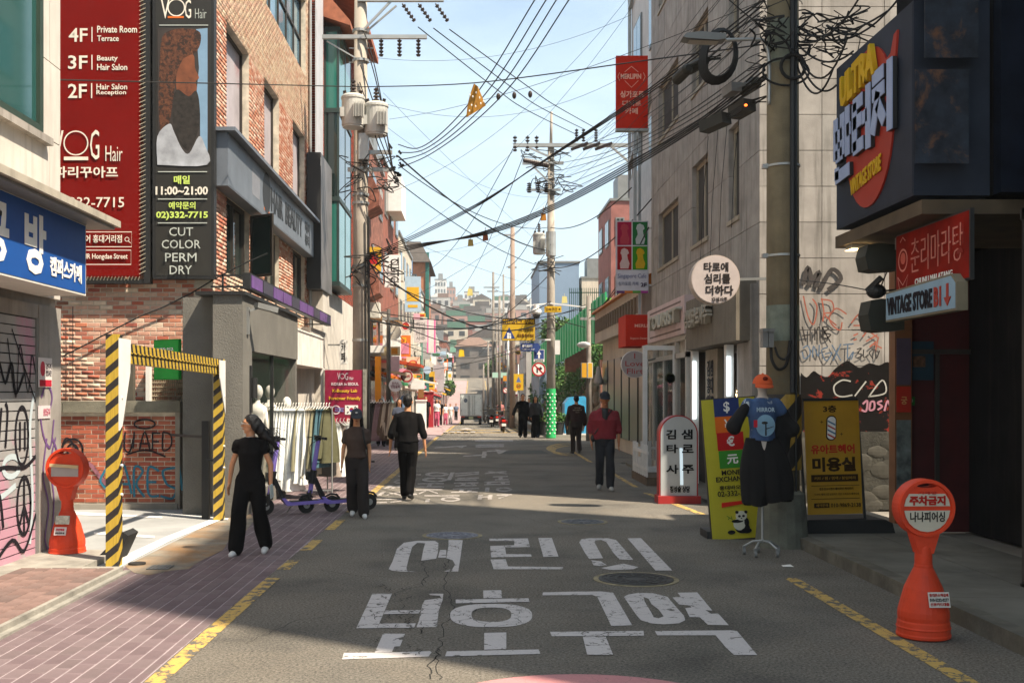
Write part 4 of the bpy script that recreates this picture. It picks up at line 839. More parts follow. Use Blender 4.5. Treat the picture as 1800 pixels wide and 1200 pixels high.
b = MB(); b.box(-3.9, -3.62, 84.9, 85.3, -1, 12.8); obj(b, 'downpipe', mat('green_pipe', (.03, .14, .11), .5), t)
house('pale_house', 'pale render house after the mansard house', -12, -4.0, 96, 112, 9.2, M_pale, 'L', 3, 5)
house('pink_render_house', 'pinkish render house in the far left row', -12, -3.9, 113, 130, 8.0, M_pinkw, 'L', 3, 5)
house('cream_shop_house', 'small cream shop house near the far end of the left row', -12, -4.1, 131, 150, 7.5, M_cream, 'L', 2, 5)
house('brown_shop_house', 'brown brick shop house at the far end of the left row', -12, -4.0, 151, 172, 9, M_rb1, 'L', 3, 5)
# ------------------------------------------------------------------ right: grey stone clad building
GB = thing('grey_stone_building', 'grey stone clad building with recessed windows and ground floor shops', 'building', (6, 20, 0))
b = MB(); b.box(4.52, 16, 16.82, 26.9, 0, 13.6); obj(b, 'wall', M_seam, GB)
H1 = [(25.96-26.97+0, 0, 0, 0)]
# street face, coordinate s = 26.97 - Y
sw = lambda ya, yb, z0, z1: (26.97-yb, 26.97-ya, z0, z1)
SWN = [sw(23.4, 25.9, 4.75, 6.05), sw(20.4, 21.9, 4.75, 6.35), sw(18.0, 18.75, 4.75, 6.35), sw(23.4, 25.9, 7.8, 9.1), sw(20.4, 21.9, 7.8, 9.1), sw(18.0, 18.75, 7.8, 9.1), sw(23.4, 25.9, 10.9, 12.2), sw(20.4, 21.9, 10.9, 12.2)]
shop_hole = [(.3, 10.0, 0, 3.6)]
gh, gw, jj = .555, .97, .010
nrow = int(14.5/gh)
for r in range(nrow):
    if r % 2 == 0 or True:
        pass
for r in range(0, 12):
    z0, z1 = r*1.11, r*1.11+1.10
    for c in range(11):
        x0_, x1_ = c*.932, c*.932+.922
        for q in rect_minus((x0_, min(x1_, 10.25), z0, z1), SWN+shop_hole):
            b = MB(); b.ob(V(4.4, 26.97, 0), -Y3, Z3, *q, -.1, random.uniform(-.002, .002)); obj(b, 'panel', M_stone, GB)
for r in range(24):
    z0, z1 = r*gh, r*gh+gh-jj
    for c in range(5):
        x0_ = c*gw
        if z1 < 1.2: continue
        b = MB(); b.ob(V(4.4+.002, 16.72, 0), X3, Z3, x0_+.1*(c == 0)*0, x0_+gw-jj, z0, z1, -.1, random.uniform(-.002, .002)); obj(b, 'panel', M_stone, GB)
b = MB(); b.box(4.45, 10, 16.64, 16.82, 0, 1.2); obj(b, 'rubble_base', mat('rubble', (.06, .055, .042), .95, var=.5, scale=3, bump=1.2, bscale=25), GB)
for k in range(60):
    x = 4.9+random.random()*2.6; z = random.random()*1.05; r_ = random.uniform(.07, .16)
    b = MB(); b.ell((x, 16.64, z+.05), r_*1.7, .018, r_*.9, None, 9, 6); obj(b, 'stone', mat('rubble_stone', (.2, .18, .14), .95, var=.3, scale=4, isl=((.055,.05,.038),(.085,.077,.06))), GB)
M_wfr = mat('brown_window_frame', (.34, .29, .21), .6)
for (a, c, z0, z1) in SWN:
    f = window(GB, V(4.4, 26.97-a, z0), -Y3, Z3, c-a, z1-z0, M_wfr, glass('grey_green_window_glass', '2a3630', .08), .12, .085, cols=2 if c-a > 1 else 1, ledge=.03)  # even grey-green glass colour
    if kids(f): kids(f)[-1].data.materials[0] = mat('net_curtain', (.30, .29, .26), .8, var=.3, scale=6)
# graffiti and black-red mural on the camera-facing wall
o = V(4.4, 16.7, 0); gX = lambda u: (u-VX)*16.7/F-4.4; gZ = lambda v: CH-(v-VY)*16.7/F
def gp(L): return [(gX(u), gZ(v)) for u, v in L]
MU = MB(); MU.prism(gp(curve2([(1408, 655), (1418, 663), (1430, 652), (1440, 658), (1455, 662), (1466, 650), (1478, 640), (1490, 634), (1500, 640), (1512, 646), (1528, 638), (1545, 642), (1560, 636), (1575, 645), (1580, 640)], 3)+[(1580, 772), (1408, 772)]), o, X3, Z3, -.01, .006)
obj(MU, 'mural', mat('black_red_mural', (.014, .012, .011), 1, var=.2, spec=.05, col2=(.22, .03, .02), spots=(3, .55, .57)), GB)
b = MB(); b.prism(gp([(1480, 772), (1560, 768), (1575, 775), (1570, 790), (1530, 784), (1490, 792)]), o, X3, Z3, 0, .03); obj(b, 'white_drips', mat('white_drip_paint', (.5, .48, .45), .8, var=.4, scale=8), GB)
g_red = mat('red_spray', (.36, .10, .06), .8, var=.3, scale=9); g_blk = mat('black_spray', (.035, .03, .028), .8, var=.3); g_blu = mat('blue_spray', (.10, .15, .22), .8, var=.3); g_pnk = mat('light_pink_spray', (.45, .2, .25), .8); g_wht = mat('white_spray', (.45, .43, .38), .8)
spray(GB, o, X3, Z3, [gp(l) for l in ([(1412,520),(1420,555),(1430,570),(1436,540),(1428,525)], [(1444,524),(1448,548),(1446,565)], [(1443,526),(1462,530),(1464,548),(1449,552),(1470,572)], [(1488,552),(1470,542),(1458,556),(1462,570),(1476,580),(1480,566)], [(1496,568),(1512,552),(1525,580)], [(1500,572),(1522,572)], [(1516,592),(1528,576)], [(1522,600),(1542,588)],[(1528,610),(1540,600)], [(1530,584),(1544,594)], [(1538,620),(1544,592)], [(1534,604),(1550,612)], [(1500,590),(1508,586)], [(1500,598),(1506,596)])], .022, g_red)
spray(GB, o, X3, Z3, [gp(l) for l in ([(1410,574),(1416,600)], [(1410,590),(1424,588)], [(1424,574),(1424,600)], [(1432,576),(1432,598)], [(1432,588),(1440,574),(1441,598)], [(1446,576),(1448,596),(1460,588),(1448,585),(1456,577),(1446,576),(1460,602)])], .022, g_blk)
spray(GB, o, X3, Z3, [gp(l) for l in ([(1411,612),(1420,608),(1424,622),(1414,630),(1410,618)], [(1428,628),(1430,608),(1438,626),(1440,606)], [(1455,610),(1444,616),(1452,634),(1462,620),(1450,622)], [(1462,606),(1478,634)], [(1478,604),(1464,634)], [(1482,606),(1500,604)], [(1490,606),(1490,630),(1500,618),(1496,632)])], .02, g_blu)
spray(GB, o, X3, Z3, [gp(l) for l in ([(1506,614),(1514,612),(1508,620),(1516,624),(1506,630)], [(1518,614),(1518,628),(1526,624)], [(1534,614),(1528,620),(1534,630)], [(1538,614),(1540,630),(1546,616)])], .018, g_blk)
spray(GB, o, X3, Z3, [gp(l) for l in ([(1412,500),(1420,470),(1428,498)], [(1420,502),(1440,478),(1434,505)], [(1442,508),(1462,474),(1478,490),(1455,510)])], .07, mat('soft_black_spray', (.06, .05, .045), .9, var=.3))
spray(GB, o, X3, Z3, [gp(l) for l in ([(1495,670),(1480,668),(1466,678),(1468,692),(1480,697),(1498,694)], [(1502,696),(1522,670)], [(1526,698),(1550,668),(1556,690),(1526,697)])], .022, g_wht, .012)
spray(GB, o, X3, Z3, [gp(l) for l in ([(1516,710),(1524,704),(1522,722),(1514,720)], [(1530,706),(1528,720),(1536,718),(1536,706),(1530,706)], [(1550,704),(1542,708),(1550,714),(1542,720)], [(1554,722),(1560,704),(1566,722)])], .03, g_pnk, .012)
# shops of the grey building: fascias on the street face
M_pk = mat('pink_render_sign', (.62, .47, .45), .8, var=.1)
def ybd(u, X): return F*X/(u-VX)
XF = 4.05
y0_, y1_ = ybd(1203, XF), ybd(1138, XF)
zc = lambda v, Y: CH-(v-VY)*Y/F
t = board('pink_fascia_sign', 'dusty pink framed fascia sign with pale raised letters', 'sign', V(XF, y1_, 2.95), -Y3, Z3, y1_-y0_, .75, .3, M_pk, M_pk, [('s', [[(.08, .14), (.92, .14), (.92, .86), (.08, .86), (.08, .14)]], .04, mat('brown_moulding', (.2, .14, .12), .8), 'moulding')])
text('TOURIST', t, V(XF-.02, y1_-.9, 3.18), -Y3, Z3, 3.4, .3, flat('b8b4a4'), .12, .02)
b = MB(); b.box(4.08, 4.5, 16.9, 20.9, 2.62, 3.55)
t = tag(obj(b, 'stone_fascia', mat('brown_stone', (.20, .17, .13), .9, var=.15, streak=.4)), 'brown stone fascia over the fortune teller shop', 'sign')
text('김샘타로사주', t, V(4.06, 20.5, 3.0), -Y3, Z3, 2.0, .34, flat('a8a090'), .1, .02)
# glazed shopfront: frames, door, interior
SF = thing('fortune_shop_front', 'fortune teller shopfront with dark doorway and two lit tube lamps', 'shop', (4.4, 18.5, 0))
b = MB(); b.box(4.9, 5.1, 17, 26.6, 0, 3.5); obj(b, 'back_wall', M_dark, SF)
for y, m in ((20.7, E_tube), (17.9, E_tube)):
    b = MB(); b.cyl((4.2, y, 1.3 if y > 20 else 1.75), (4.2, y, 2.4), .04, .04, 10); obj(b, 'lamp_tube', m, SF)
    b = MB(); b.box(4.18, 4.3, y+.07, y+.25, 0, 2.6); obj(b, 'post', M_white, SF)
b = MB(); b.box(4.35, 4.45, 19.4, 20.4, .1, 2.6); f = obj(b, 'word_panel', mat('sand_panel', (.30, .25, .18), .7), SF)
text('김샘\n홍대\n(원조)\n연애', f, V(4.34, 20.3, 1.15), -Y3, Z3, .7, 1.25, M_g1, .006, .02)
b = MB()
for i in range(7): b.beam((4.5, 19.3-i*.16, 1.2), (4.5, 19.3-i*.16, 2.5), .025)
for z in (1.2, 1.8, 2.5): b.beam((4.5, 19.35, z), (4.5, 18.25, z), .03)
obj(b, 'window_bars', M_black, SF)
b = MB(); b.ell((4.62, 18.6, 1.78), .13, .16, .12); obj(b, 'pendant_lamp', E_lamp, SF, smooth=True)
b = MB(); b.box(4.7, 4.72, 18.2, 19.3, .4, 1.3); obj(b, 'interior_shelf', mat('green_shelf', (.03, .10, .05), .7), SF)
b = MB(); b.box(4.3, 4.5, 17.0, 17.75, 0, 2.6); b.box(4.3, 4.46, 16.8, 17.0, 0, 3.5); obj(b, 'pier', M_stone, SF)
# beige shopfront with glazed door beyond
SG = thing('glazed_shop_front', 'bright shop front with white door frames under the pink sign', 'shop', (4.3, 23.5, 0))
b = MB()
for y in (21.1, 22.2, 23.6, 25.0, 26.6): b.box(4.12, 4.22, y, y+.1, 0, 2.9)
b.box(4.12, 4.22, 21.1, 26.7, 2.5, 2.6); b.box(4.12, 4.24, 21.1, 26.7, 0, .25); b.box(4.12, 4.22, 21.1, 26.7, 2.85, 2.95); obj(b, 'frame', mat('off_white_frame', (.52, .48, .42), .6, var=.1), SG)
for y0, y1 in ((21.2, 22.2), (22.3, 23.6), (23.7, 25), (25.1, 26.6)):
    b = MB(); b.box(4.16, 4.17, y0, y1, .25, 2.5); obj(b, 'pane', M_cg, SG)
b = MB(); b.box(4.8, 4.85, 21, 26.8, 0, 2.9); b.box(4.2, 4.8, 21, 26.8, 2.6, 2.9); obj(b, 'interior_wall', mat('shop_interior', (.5, .45, .36), .8, var=.6, scale=2.2, col2=(.5, .45, .38), spots=(2.5, .5, .6)), SG)
for k in range(26):
    y = random.uniform(21.3, 26.4); z = random.uniform(.35, 2.1); s_ = random.uniform(.05, .14); b = MB(); b.box(4.55, 4.7, y, y+s_, z, z+s_*1.5); tag(obj(b, 'goods', flat(random.choice(['c8b8a0', '8a3a2c', 'd8d4cc', '5c6c4a', 'b08c3c', '3c3a38'])), SG))
t = thing('open_door', 'white framed glass door standing open toward the street', 'door', (3.55, 22.3, 0)); b = MB()
o = V(3.47, 22.35, .12); R = V(1, .0, 0)
for q in ((0, .09, 0, 2.65), (.62, .71, 0, 2.65), (.09, .62, 2.56, 2.65), (.09, .62, 0, .16)): b.ob(o, R, Z3, *q, -.03, .03)
obj(b, 'frame', M_white, t); b = MB(); b.ob(o, R, Z3, .09, .62, .16, 2.56, -.005, .005); obj(b, 'pane', M_cg, t)
b = MB(); b.lathe([(.09, -.02), (.11, 0), (.09, .02), (.07, 0), (.09, -.02)], V(4.02, 22.28, 2.1), 16, ax=Y3); obj(b, 'wreath', mat('wreath', (.06, .07, .03), .9), t)
# low white picket fence on a timber deck
t = thing('picket_fence', 'low white picket fence on a brown deck outside the glass shop', 'fence', (3.6, 22, 0)); b = MB(); b.box(3.32, 4.1, 20.9, 22.9, 0, .16); obj(b, 'deck', mat('brown_deck', (.13, .09, .06), .8, var=.3, scale=4), t)
for k in range(5):
    b = MB(); x = 3.34+k*.16; b.box(x, x+.07, 22.85, 22.88, .16, .78); obj(b, 'picket', M_white, t)
for k in range(8):
    b = MB(); y = 21.0+k*.25; b.box(3.33, 3.36, y, y+.09, .16, .78) if k not in (3, 4) else b.box(3.33, 3.36, y, y+.09, .16, .5); obj(b, 'picket', M_white, t)
b = MB(); b.box(3.34, 3.37, 20.95, 22.9, .28, .34); b.box(3.34, 3.37, 20.95, 22.9, .6, .66); b.box(3.36, 4.1, 22.86, 22.9, .6, .66); obj(b, 'rail', M_white, t)
# glass fronted narrow building with the hanging banners, low shop, brick tower
t = house('glass_front_building', 'narrow pale building with sloping glass front past the grey building', 5.0, 12, 28.6, 34.5, 18, M_pale, 'R', 5, 2, mglass=M_glassb, front=False)
b = MB(); b.beam((4.92, 34.4, 8), (4.92, 34.4, 18), .1); b.beam((4.92, 34.4, 14), (4.92, 28.8, 15.5), .1); b.beam((4.92, 34.4, 9), (4.92, 28.8, 10.6), .12)
b.box(4.9, 4.94, 28.7, 34.3, 3.8, 8.5); obj(b, 'steel_frame', M_steel, t)
t = thing('low_shop', 'low cream shop with orange roof edge and slatted panels', 'shop', (5, 36, 0))
b = MB(); b.box(4.55, 9, 28.0, 38.5, 0, 3.55); obj(b, 'wall', M_cream, t)
b = MB(); b.box(4.3, 9, 27.9, 38.8, 3.55, 4.6); obj(b, 'fascia', M_cream, t)
b = MB(); b.prism([(0, 0), (.5, 0), (.5, .35), (.1, .12)], V(4.15, 38.9, 4.6), X3, Z3, 0, 11); obj(b, 'roof_edge', flat('d07a30'), t)
for k in range(18): b = MB(); b.box(4.26, 4.3, 28.3+k*.58, 28.3+k*.58+.3, 3.9, 4.35); obj(b, 'slat', mat('brown_slat', (.16, .12, .08), .8), t)
for k in range(6): b = MB(); b.box(4.5, 4.54, 28.3+k*1.7, 28.3+k*1.7+1.4, .4, 2.9); obj(b, 'shop_window', glass('green_shop_glass', '20282a', .3), t)
house('brick_tower', 'narrow red brown brick tower rising behind the cafe banner', 7.3, 9.2, 58, 64, 12.6, mat('tower_brick', (.30, .12, .10), .9, var=.2, scale=2), 'R', 4, 2, roof='flat', shop=False)
house('blue_clad_building', 'windowless blue grey clad building on the slope', 4.7, 7.6, 79, 90, 12.4, mat('blue_cladding', (.20, .27, .36), .6, var=.06, scale=1), 'R', 4, 0, front=False, shop=False)
house('pale_slope_building', 'pale flat roofed building right of the blue one on the slope', 7.9, 13.5, 80, 92, 11.4, M_cream, 'R', 4, 2, front=False, shop=False)
# ------------------------------------------------------------------ the vintage store building
VS = thing('vintage_store_building', 'dark corner building with the vintage store and overhanging front', 'building', (6, 10, 0))
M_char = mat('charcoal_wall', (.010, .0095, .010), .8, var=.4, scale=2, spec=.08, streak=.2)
b = MB(); b.box(4.98, 7.9, 3.7, 11.9, 3.6, 14.9); b.box(4.78, 8, 3.6, 9.4, 0, 3.6); b.box(6.4, 8, 9.4, 14.2, 0, 3.6); b.box(5.62, 8, 12, 14.12, 3.6, 5); obj(b, 'wall', M_char, VS)  # unseen upper blocks sized for the shadow they throw on the road
b = MB(); b.box(5.62, 6.4, 14.0, 14.1, 0, 3.6); obj(b, 'red_wall', mat('dark_red_wall', (.085, .012, .014), .6, var=.2), VS)
b = MB(); b.box(5.4, 5.62, 13.9, 14.1, 0, 3.6); pil = obj(b, 'pillar', mat('orange_brown_pillar', (.22, .09, .035), .6, var=.2), VS)
b = MB(); b.box(4.05, 8, 9.8, 12.15, 3.42, 3.55); obj(b, 'soffit', mat('brown_soffit', (.10, .07, .04), .7, var=.3), VS)
for (z0, z1, m, s) in ((1.9, 2.5, flat('5a4e5e'), ''), (1.55, 1.88, flat('b83020'), '궁'), (.2, 1.45, mat('grey_sticker', (.17, .2, .19), .7, var=.6, scale=6), '')):
    b = MB(); b.box(5.42, 5.60, 13.885, 13.9, z0, z1); f = obj(b, 'sticker', m, pil)
    if s: text(s, f, V(5.47, 13.88, z0+.1), X3, Z3, .08, .1, flat('d8a060'), .003, .02)
p = P(1590, 668, 13.98); w_ = 50*13.98/F; h_ = 68*13.98/F
b = MB(); b.ob(p, X3, Z3, 0, w_, 0, h_, 0, .02); f = obj(b, 'poster', mat('blue_poster', (.012, .045, .075), .6, var=.2), VS); b = MB(); b.ob(p, X3, Z3, .1, .26, .17, .31, .02, .026); obj(b, 'poster_print', mat('orange_print', (.16, .08, .045), .7, var=.6, scale=20), f)
p = P(1592, 712, 13.98); b = MB(); b.ob(p, X3, Z3, 0, .11, 0, .11, 0, .02); f = obj(b, 'sticker', flat('2a7a30'), VS); b = MB(); b.disc(p, X3, Z3, .055, .06, .03, .03, .02, .026); obj(b, 'sticker_disc', flat('c8c8b0'), f)
# end wall of the overhanging front, dark blue with faded posters
b = MB(); b.box(4.72, 4.98, 9.85, 12.1, 3.6, 9); obj(b, 'front_box', M_char, VS)
b = MB(); b.box(4.72, 7.5, 9.70, 9.84, 3.6, 9); f = obj(b, 'end_wall', mat('dark_blue_wall', (.008, .012, .022), .8, var=.4, spec=.06), VS)
for u, v in ((1655, 205), (1672, 20)):
    b = MB(); p = P(u, v, 9.69); b.ob(p, X3, Z3, -.24, .24, -.42, .42, 0, .01); g = obj(b, 'poster', mat('faded_poster', (.022, .03, .045), .7, var=.5, scale=5, col2=(.13, .06, .03), spots=(3.2, .54, .66)), f)
b = MB()
for k in range(6): y = 3.7+k*1.12; b.box(4.74, 4.78, y, y+.07, 0, 3.4)
b.box(4.74, 4.78, 3.6, 9.4, 3.3, 3.4); b.box(4.74, 4.79, 3.6, 9.4, 0, .15); b.box(5.95, 6.0, 13.96, 14.0, 0, 2.3); b.box(5.64, 6.4, 13.95, 13.99, 2.3, 2.36); obj(b, 'shop_frame', mat('bronze_frame', (.06, .05, .045), .4), VS)
for k in range(5):
    b = MB(); b.box(4.755, 4.765, 3.78+k*1.12, 4.8+k*1.12, .16, 3.29); obj(b, 'pane', M_glassd, VS)
for z in (5.4, 7.2): b = MB(); b.box(4.725, 7.4, 9.685, 9.7, z, z+.03); obj(b, 'panel_joint', M_black, VS)
# ULTRA vintage store board: slab parallel to the street
M_vb = mat('navy_board', (.03, .038, .056), .6, var=.3, scale=1.2, spec=.15); M_lav = flat('98a6c4', .5); M_yel = flat('c8a020', .5); M_rd = mat('signal_red', (.35, .025, .012), .5, var=.1)
BY0, BY1, BZ0 = 9.87, 11.97, 3.60
t = board('vintage_store_board', 'large navy board reading ULTRA in yellow over big lavender Korean letters', 'sign', V(4.0, BY1, BZ0), -Y3, Z3, BY1-BY0, 1.78, .7, M_vb, M_vb, ())
o = V(4.0, BY1, BZ0)
def red_oval(): return [(1.02+.66*math.cos(a), .88+.80*math.sin(a)) for a in [2*math.pi*i/36 for i in range(36)]]
b = MB(); b.prism([(x, y) for x, y in red_oval()], o, -Y3, Z3, 0, .02); b.prism([(1.45, 1.2), (1.72, 1.3), (1.78, 1.62), (1.70, 1.6), (1.62, 1.45), (1.4, 1.4)], o, -Y3, Z3, 0, .022); obj(b, 'red_oval', M_rd, t)
sk = (-Y3+Z3*.02).normalized()
text('ULTRA', t, o+V(-.03, -.34, 1.24), (-Y3+Z3*.10).normalized(), Z3, 1.0, .34, M_yel, .05, .05)
b = MB(); 
def glyph(strs, wd, d0, d1):
    b = MB()
    for s in strs: 
        (xa, ya), (xb, yb) = s[:2]; w2 = s[2] if len(s) > 2 else wd
        p = o+(-Y3)*xa+Z3*ya; q_ = o+(-Y3)*xb+Z3*yb
        d = (q_-p); L = d.length; d.normalize(); up = (-X3).cross(d); b.ob(p, d, up, 0, L, -w2/2, w2/2, d0, d1)
    return b
ST = [[((.08,1.30),(.08,.62)), ((.30,1.30),(.30,.62)), ((.08,.98),(.30,.98)), ((.08,.66),(.30,.66)), ((.46,1.34),(.46,.55)), ((.44,.95),(.56,.95)), ((.12,.48),(.12,.28)), ((.07,.32),(.52,.32))],
      [((.64,1.24),(.92,1.24)), ((.64,.95),(.90,.95)), ((.68,1.27),(.68,.52)), ((.64,.56),(.94,.56)), ((1.08,1.38),(1.08,.40)), ((.92,.93),(1.06,.93))],
      [((1.20,1.36),(1.5,1.36)), ((1.20,1.12),(1.52,1.12)), ((1.36,1.12),(1.20,.55)), ((1.34,.95),(1.52,.62)), ((1.66,1.45),(1.66,.42))]]
for g in ST:
    g = [((.1+a[0]*.97, .5+(a[1]-.28)*.66+.06*a[0]), (.1+c[0]*.97, .5+(c[1]-.28)*.66+.06*c[0])) for a, c in g]; obj(glyph(g, .14, .02, .06), 'letter_body', M_black, t); obj(glyph(g, .135, .061, .07), 'letter', M_lav, t)
text('VINTAGE STORE', t, o+V(-.03, -.55, .27), (-Y3+Z3*.12).normalized(), Z3, .86, .17, M_yel, .01, .03)
b = MB(); b.beam((4.2, 11.9, 3.35), (4.2, 11.9, 3.6), .03); b.prism([(0, 0), (.16, .0), (.2, .07), (.0, .09)], V(4.1, 11.85, 3.37), X3, Z3, -.1, .1)
t = thing('floodlight', 'small floodlight lit under the corner of the navy board', 'lamp', (4.2, 11.9, 3.4)); obj(b, 'housing', M_grey, t)
b = MB(); b.quad((4.09, 11.74, 3.365), (4.29, 11.74, 3.365), (4.29, 11.96, 3.365), (4.09, 11.96, 3.365)); obj(b, 'lamp_glass', E_lamp, t)
b = MB(); b.box(4.35, 4.6, 10.6, 11.2, 3.28, 3.4); tag(obj(b, 'air_vent', M_grey), 'grey flat fixture under the brown soffit', 'fixture')
# red malatang sign, vintage store arrow sign, dark round sign ends
o_ = V(4.28, 11.0, 2.78)
t = board('red_hotpot_sign', 'red sign with pink outlined Korean letters above the arrow sign', 'sign', o_, -Y3, Z3, 1.65, .62, .04, mat('hot_red', (.26, .012, .006), .6, var=.3, spec=.05), M_black,
   [('t', '춘리마라탕', .24, .3, .92, .84, flat('d08878', .5), -.012), ('t', 'CHUNLI MALATANG', .3, .1, .8, .2, M_wl, .02), ('o', .12, .55, .07, .012, flat('d88878', .5)), ('c', .12, .58, .035, flat('c86050')), ('s', [[(.04, .3), (.12, .15), (.2, .3), (.17, .1), (.07, .1), (.04, .3)], [(.08, .85), (.12, .92), (.16, .85)]], .012, flat('d08878', .5), 'outline')])
for v_ in (0, .03): pass
text('춘리마라탕', t, o_+V(-.012, -.44, .2), -Y3, Z3, 1.15, .3, flat('8a2018', .5), .004, -.03)
o_ = V(4.2, 11.05, 2.52)
t = thing('arrow_sign', 'pale blue arrow shaped sign reading VINTAGE STORE B1 below the red sign', 'sign', o_)
b = MB(); b.prism([(0, 0), (1.62, 0), (1.62, .25), (1.52, .33), (0, .30)], o_, -Y3, Z3, -.1, 0); obj(b, 'case', mat('sign_case_wood', (.20, .17, .11), .7), t)
b = MB(); b.prism([(.02, .02), (1.60, .02), (1.60, .24), (1.51, .31), (.02, .28)], o_, -Y3, Z3, 0, .006); obj(b, 'face', flat('8aa6b8', .5), t)
text('VINTAGE STORE', t, o_+V(-.008, -.06, .06), -Y3, Z3, 1.08, .18, M_g1, .006, .04); text('B1', t, o_+V(-.008, -1.18, .06), -Y3, Z3, .15, .18, M_rd, .006, .04)
b = MB(); b.prism([(1.46, .05), (1.53, .13), (1.48, .13), (1.48, .25), (1.44, .25), (1.44, .13), (1.39, .13)], o_, -Y3, Z3, .006, .014); obj(b, 'arrow_mark', M_rd, t)
for u, v, hh, lb in ((1548, 450, 46, 'dark rounded end of a projecting sign beside the red sign'), (1553, 552, 55, 'lower dark rounded end of a projecting sign left of the arrow sign')):
    p = P(u, v, 11.3); b = MB(); s_ = 11.3/F
    b.prism([(-.13, -hh*s_*.5), (-.02, -hh*s_*.56), (.22, -hh*s_*.5), (.22, hh*s_*.42), (-.02, hh*s_*.5), (-.13, hh*s_*.44), (-.16, 0)], p, X3, Z3, -.3, 0); tag(obj(b, 'sign_end', mat('dark_sign_end', (.03, .032, .024), .6)), lb, 'sign_end')  # rounded black ends of projecting signs
p = P(1540, 512, 11.6); b = MB(); b.ell(p, .1, .12, .08); b.beam(p, p+V(.3, 0, .02), .02); b.beam(p, p+V(.3, 0, -.05), .02); b.beam(p+V(-.1, 0, 0), p+V(.02, -.1, .14), .05); b.tube([p+V(.05, 0, .05), p+V(.12, 0, .22), p+V(.2, 0, .3), p+V(.3, 0, .1)], .008, 5)
tag(obj(b, 'flood_lamp', M_black), 'tangled black spotlight bracket between the two dark boxes', 'lamp')
# ------------------------------------------------------------------ signs hung on the right side
p0, w, h = pxboard(1083, 98, 1139, 227, 27.3); q = fr_(1083, 98, 1139, 227); M_wo = flat('f0b8a0', .6)
M_or = mat('vivid_red_banner', (.60, .03, .012), .6, var=.08, spec=.08)
t = board('red_hanging_banner', 'bright orange red vertical cafe banner with diamond emblem high in the sky', 'banner', p0, X3, Z3, w, h, .1, M_or, M_or,
   [T('MERLIPIN', q(1091, 130, 1127, 139), M_wo, .03), ('s', [[q(x_, y_1, x_, y_1)[:2] for x_, y_1 in ((1110, 117), (1122, 127))], [q(x_, y_1, x_, y_1)[:2] for x_, y_1 in ((1098, 127), (1110, 117))], [q(x_, y_1, x_, y_1)[:2] for x_, y_1 in ((1098, 142), (1110, 154), (1122, 142))], [q(x_, y_1, x_, y_1)[:2] for x_, y_1 in ((1089, 128), (1086, 135), (1089, 142))], [q(x_, y_1, x_, y_1)[:2] for x_, y_1 in ((1131, 128), (1134, 135), (1131, 142))]], .012, M_wo), T('싱가포르', q(1090, 160, 1132, 172), M_wo, .03), T('디저트', q(1094, 177, 1127, 187), M_wo, .02), T('카페', q(1099, 190, 1121, 201), M_wo, .02)])
b = MB(); b.box(p0.x-.01, p0.x+w+.01, 27.22, 27.42, p0.z-.06, p0.z); b.beam((p0.x+w*.6, 27.35, p0.z-.06), (p0.x+w*.6, 27.35, p0.z-3.5), .08); obj(b, 'pole', M_steel, t)
p0, w, h = pxboard(1083, 388, 1140, 515, 27.3); q = fr_(1083, 388, 1140, 515)
cols4 = [(1085, 390, 1110, 431, 'a81840', 'b8404c'), (1112, 390, 1138, 431, '1f6a34', 'c0c4c0'), (1085, 433, 1110, 474, 'a01418', 'd8b8b0'), (1112, 433, 1138, 474, '3c8a14', 'd0a818')]
its = []
for a, b_, c, d, bgc, fc in cols4:
    its.append(('r', *q(a, b_, c, d), flat(bgc), 'coloured_square')); cx = (a+c)/2; M_ = flat(fc)
    its.append(('p', [q(cx+x_, b_+y_1, cx+x_, b_+y_1)[:2] for x_, y_1 in ((-7, 12), (-5, 5), (0, 3), (6, 6), (8, 12), (5, 15), (6, 22), (9, 30), (7, 39), (-7, 39), (-8, 30), (-4, 22), (-5, 15))], M_, 'figure_print'))
its += [T('Singapore Cafe', q(1086, 481, 1136, 491), flat('6c6c94'), 0), T('싱가포르 카페', q(1087, 495, 1122, 502), flat('6c6c80'), .01), T('2F', q(1126, 497, 1137, 504), flat('3a2440'), .03),
        ('r', *q(1084, 511, 1098, 515), flat('6a4070'), 'edge_stripe'), ('r', *q(1098, 511, 1112, 515), flat('d8782c'), 'edge_stripe'), ('r', *q(1112, 511, 1126, 515), flat('5a9a3c'), 'edge_stripe'), ('r', *q(1126, 511, 1139, 515), flat('a83c8c'), 'edge_stripe')]
t = board('cafe_banner', 'white Singapore cafe banner with four coloured squares', 'banner', p0, X3, Z3, w, h, .1, flat('d4cfd4'), flat('c8c4c8'), its)
b = MB(); b.beam((p0.x+w, 27.36, p0.z+h*.9), (4.5, 27.3, p0.z+h*.9), .05); b.beam((p0.x+w, 27.36, p0.z+.2), (4.5, 27.3, p0.z+.2), .05); b.beam((p0.x+w*.75, 27.45, p0.z-1), (p0.x+w*.75, 27.45, 10), .07); obj(b, 'bracket', M_steel, t)
p0, w, h = pxboard(1100, 553, 1139, 608, 27.2)
t = board('red_box_sign', 'red box sign with white small lettering beside the pink fascia', 'sign', p0, X3, Z3, w, h, 1.4, M_or, M_or, [('t', 'MERLI', .4, .6, .98, .7, M_wo, .02), ('t', 'Singapore Dessert', .2, .2, .98, .28, M_wo, .01)])
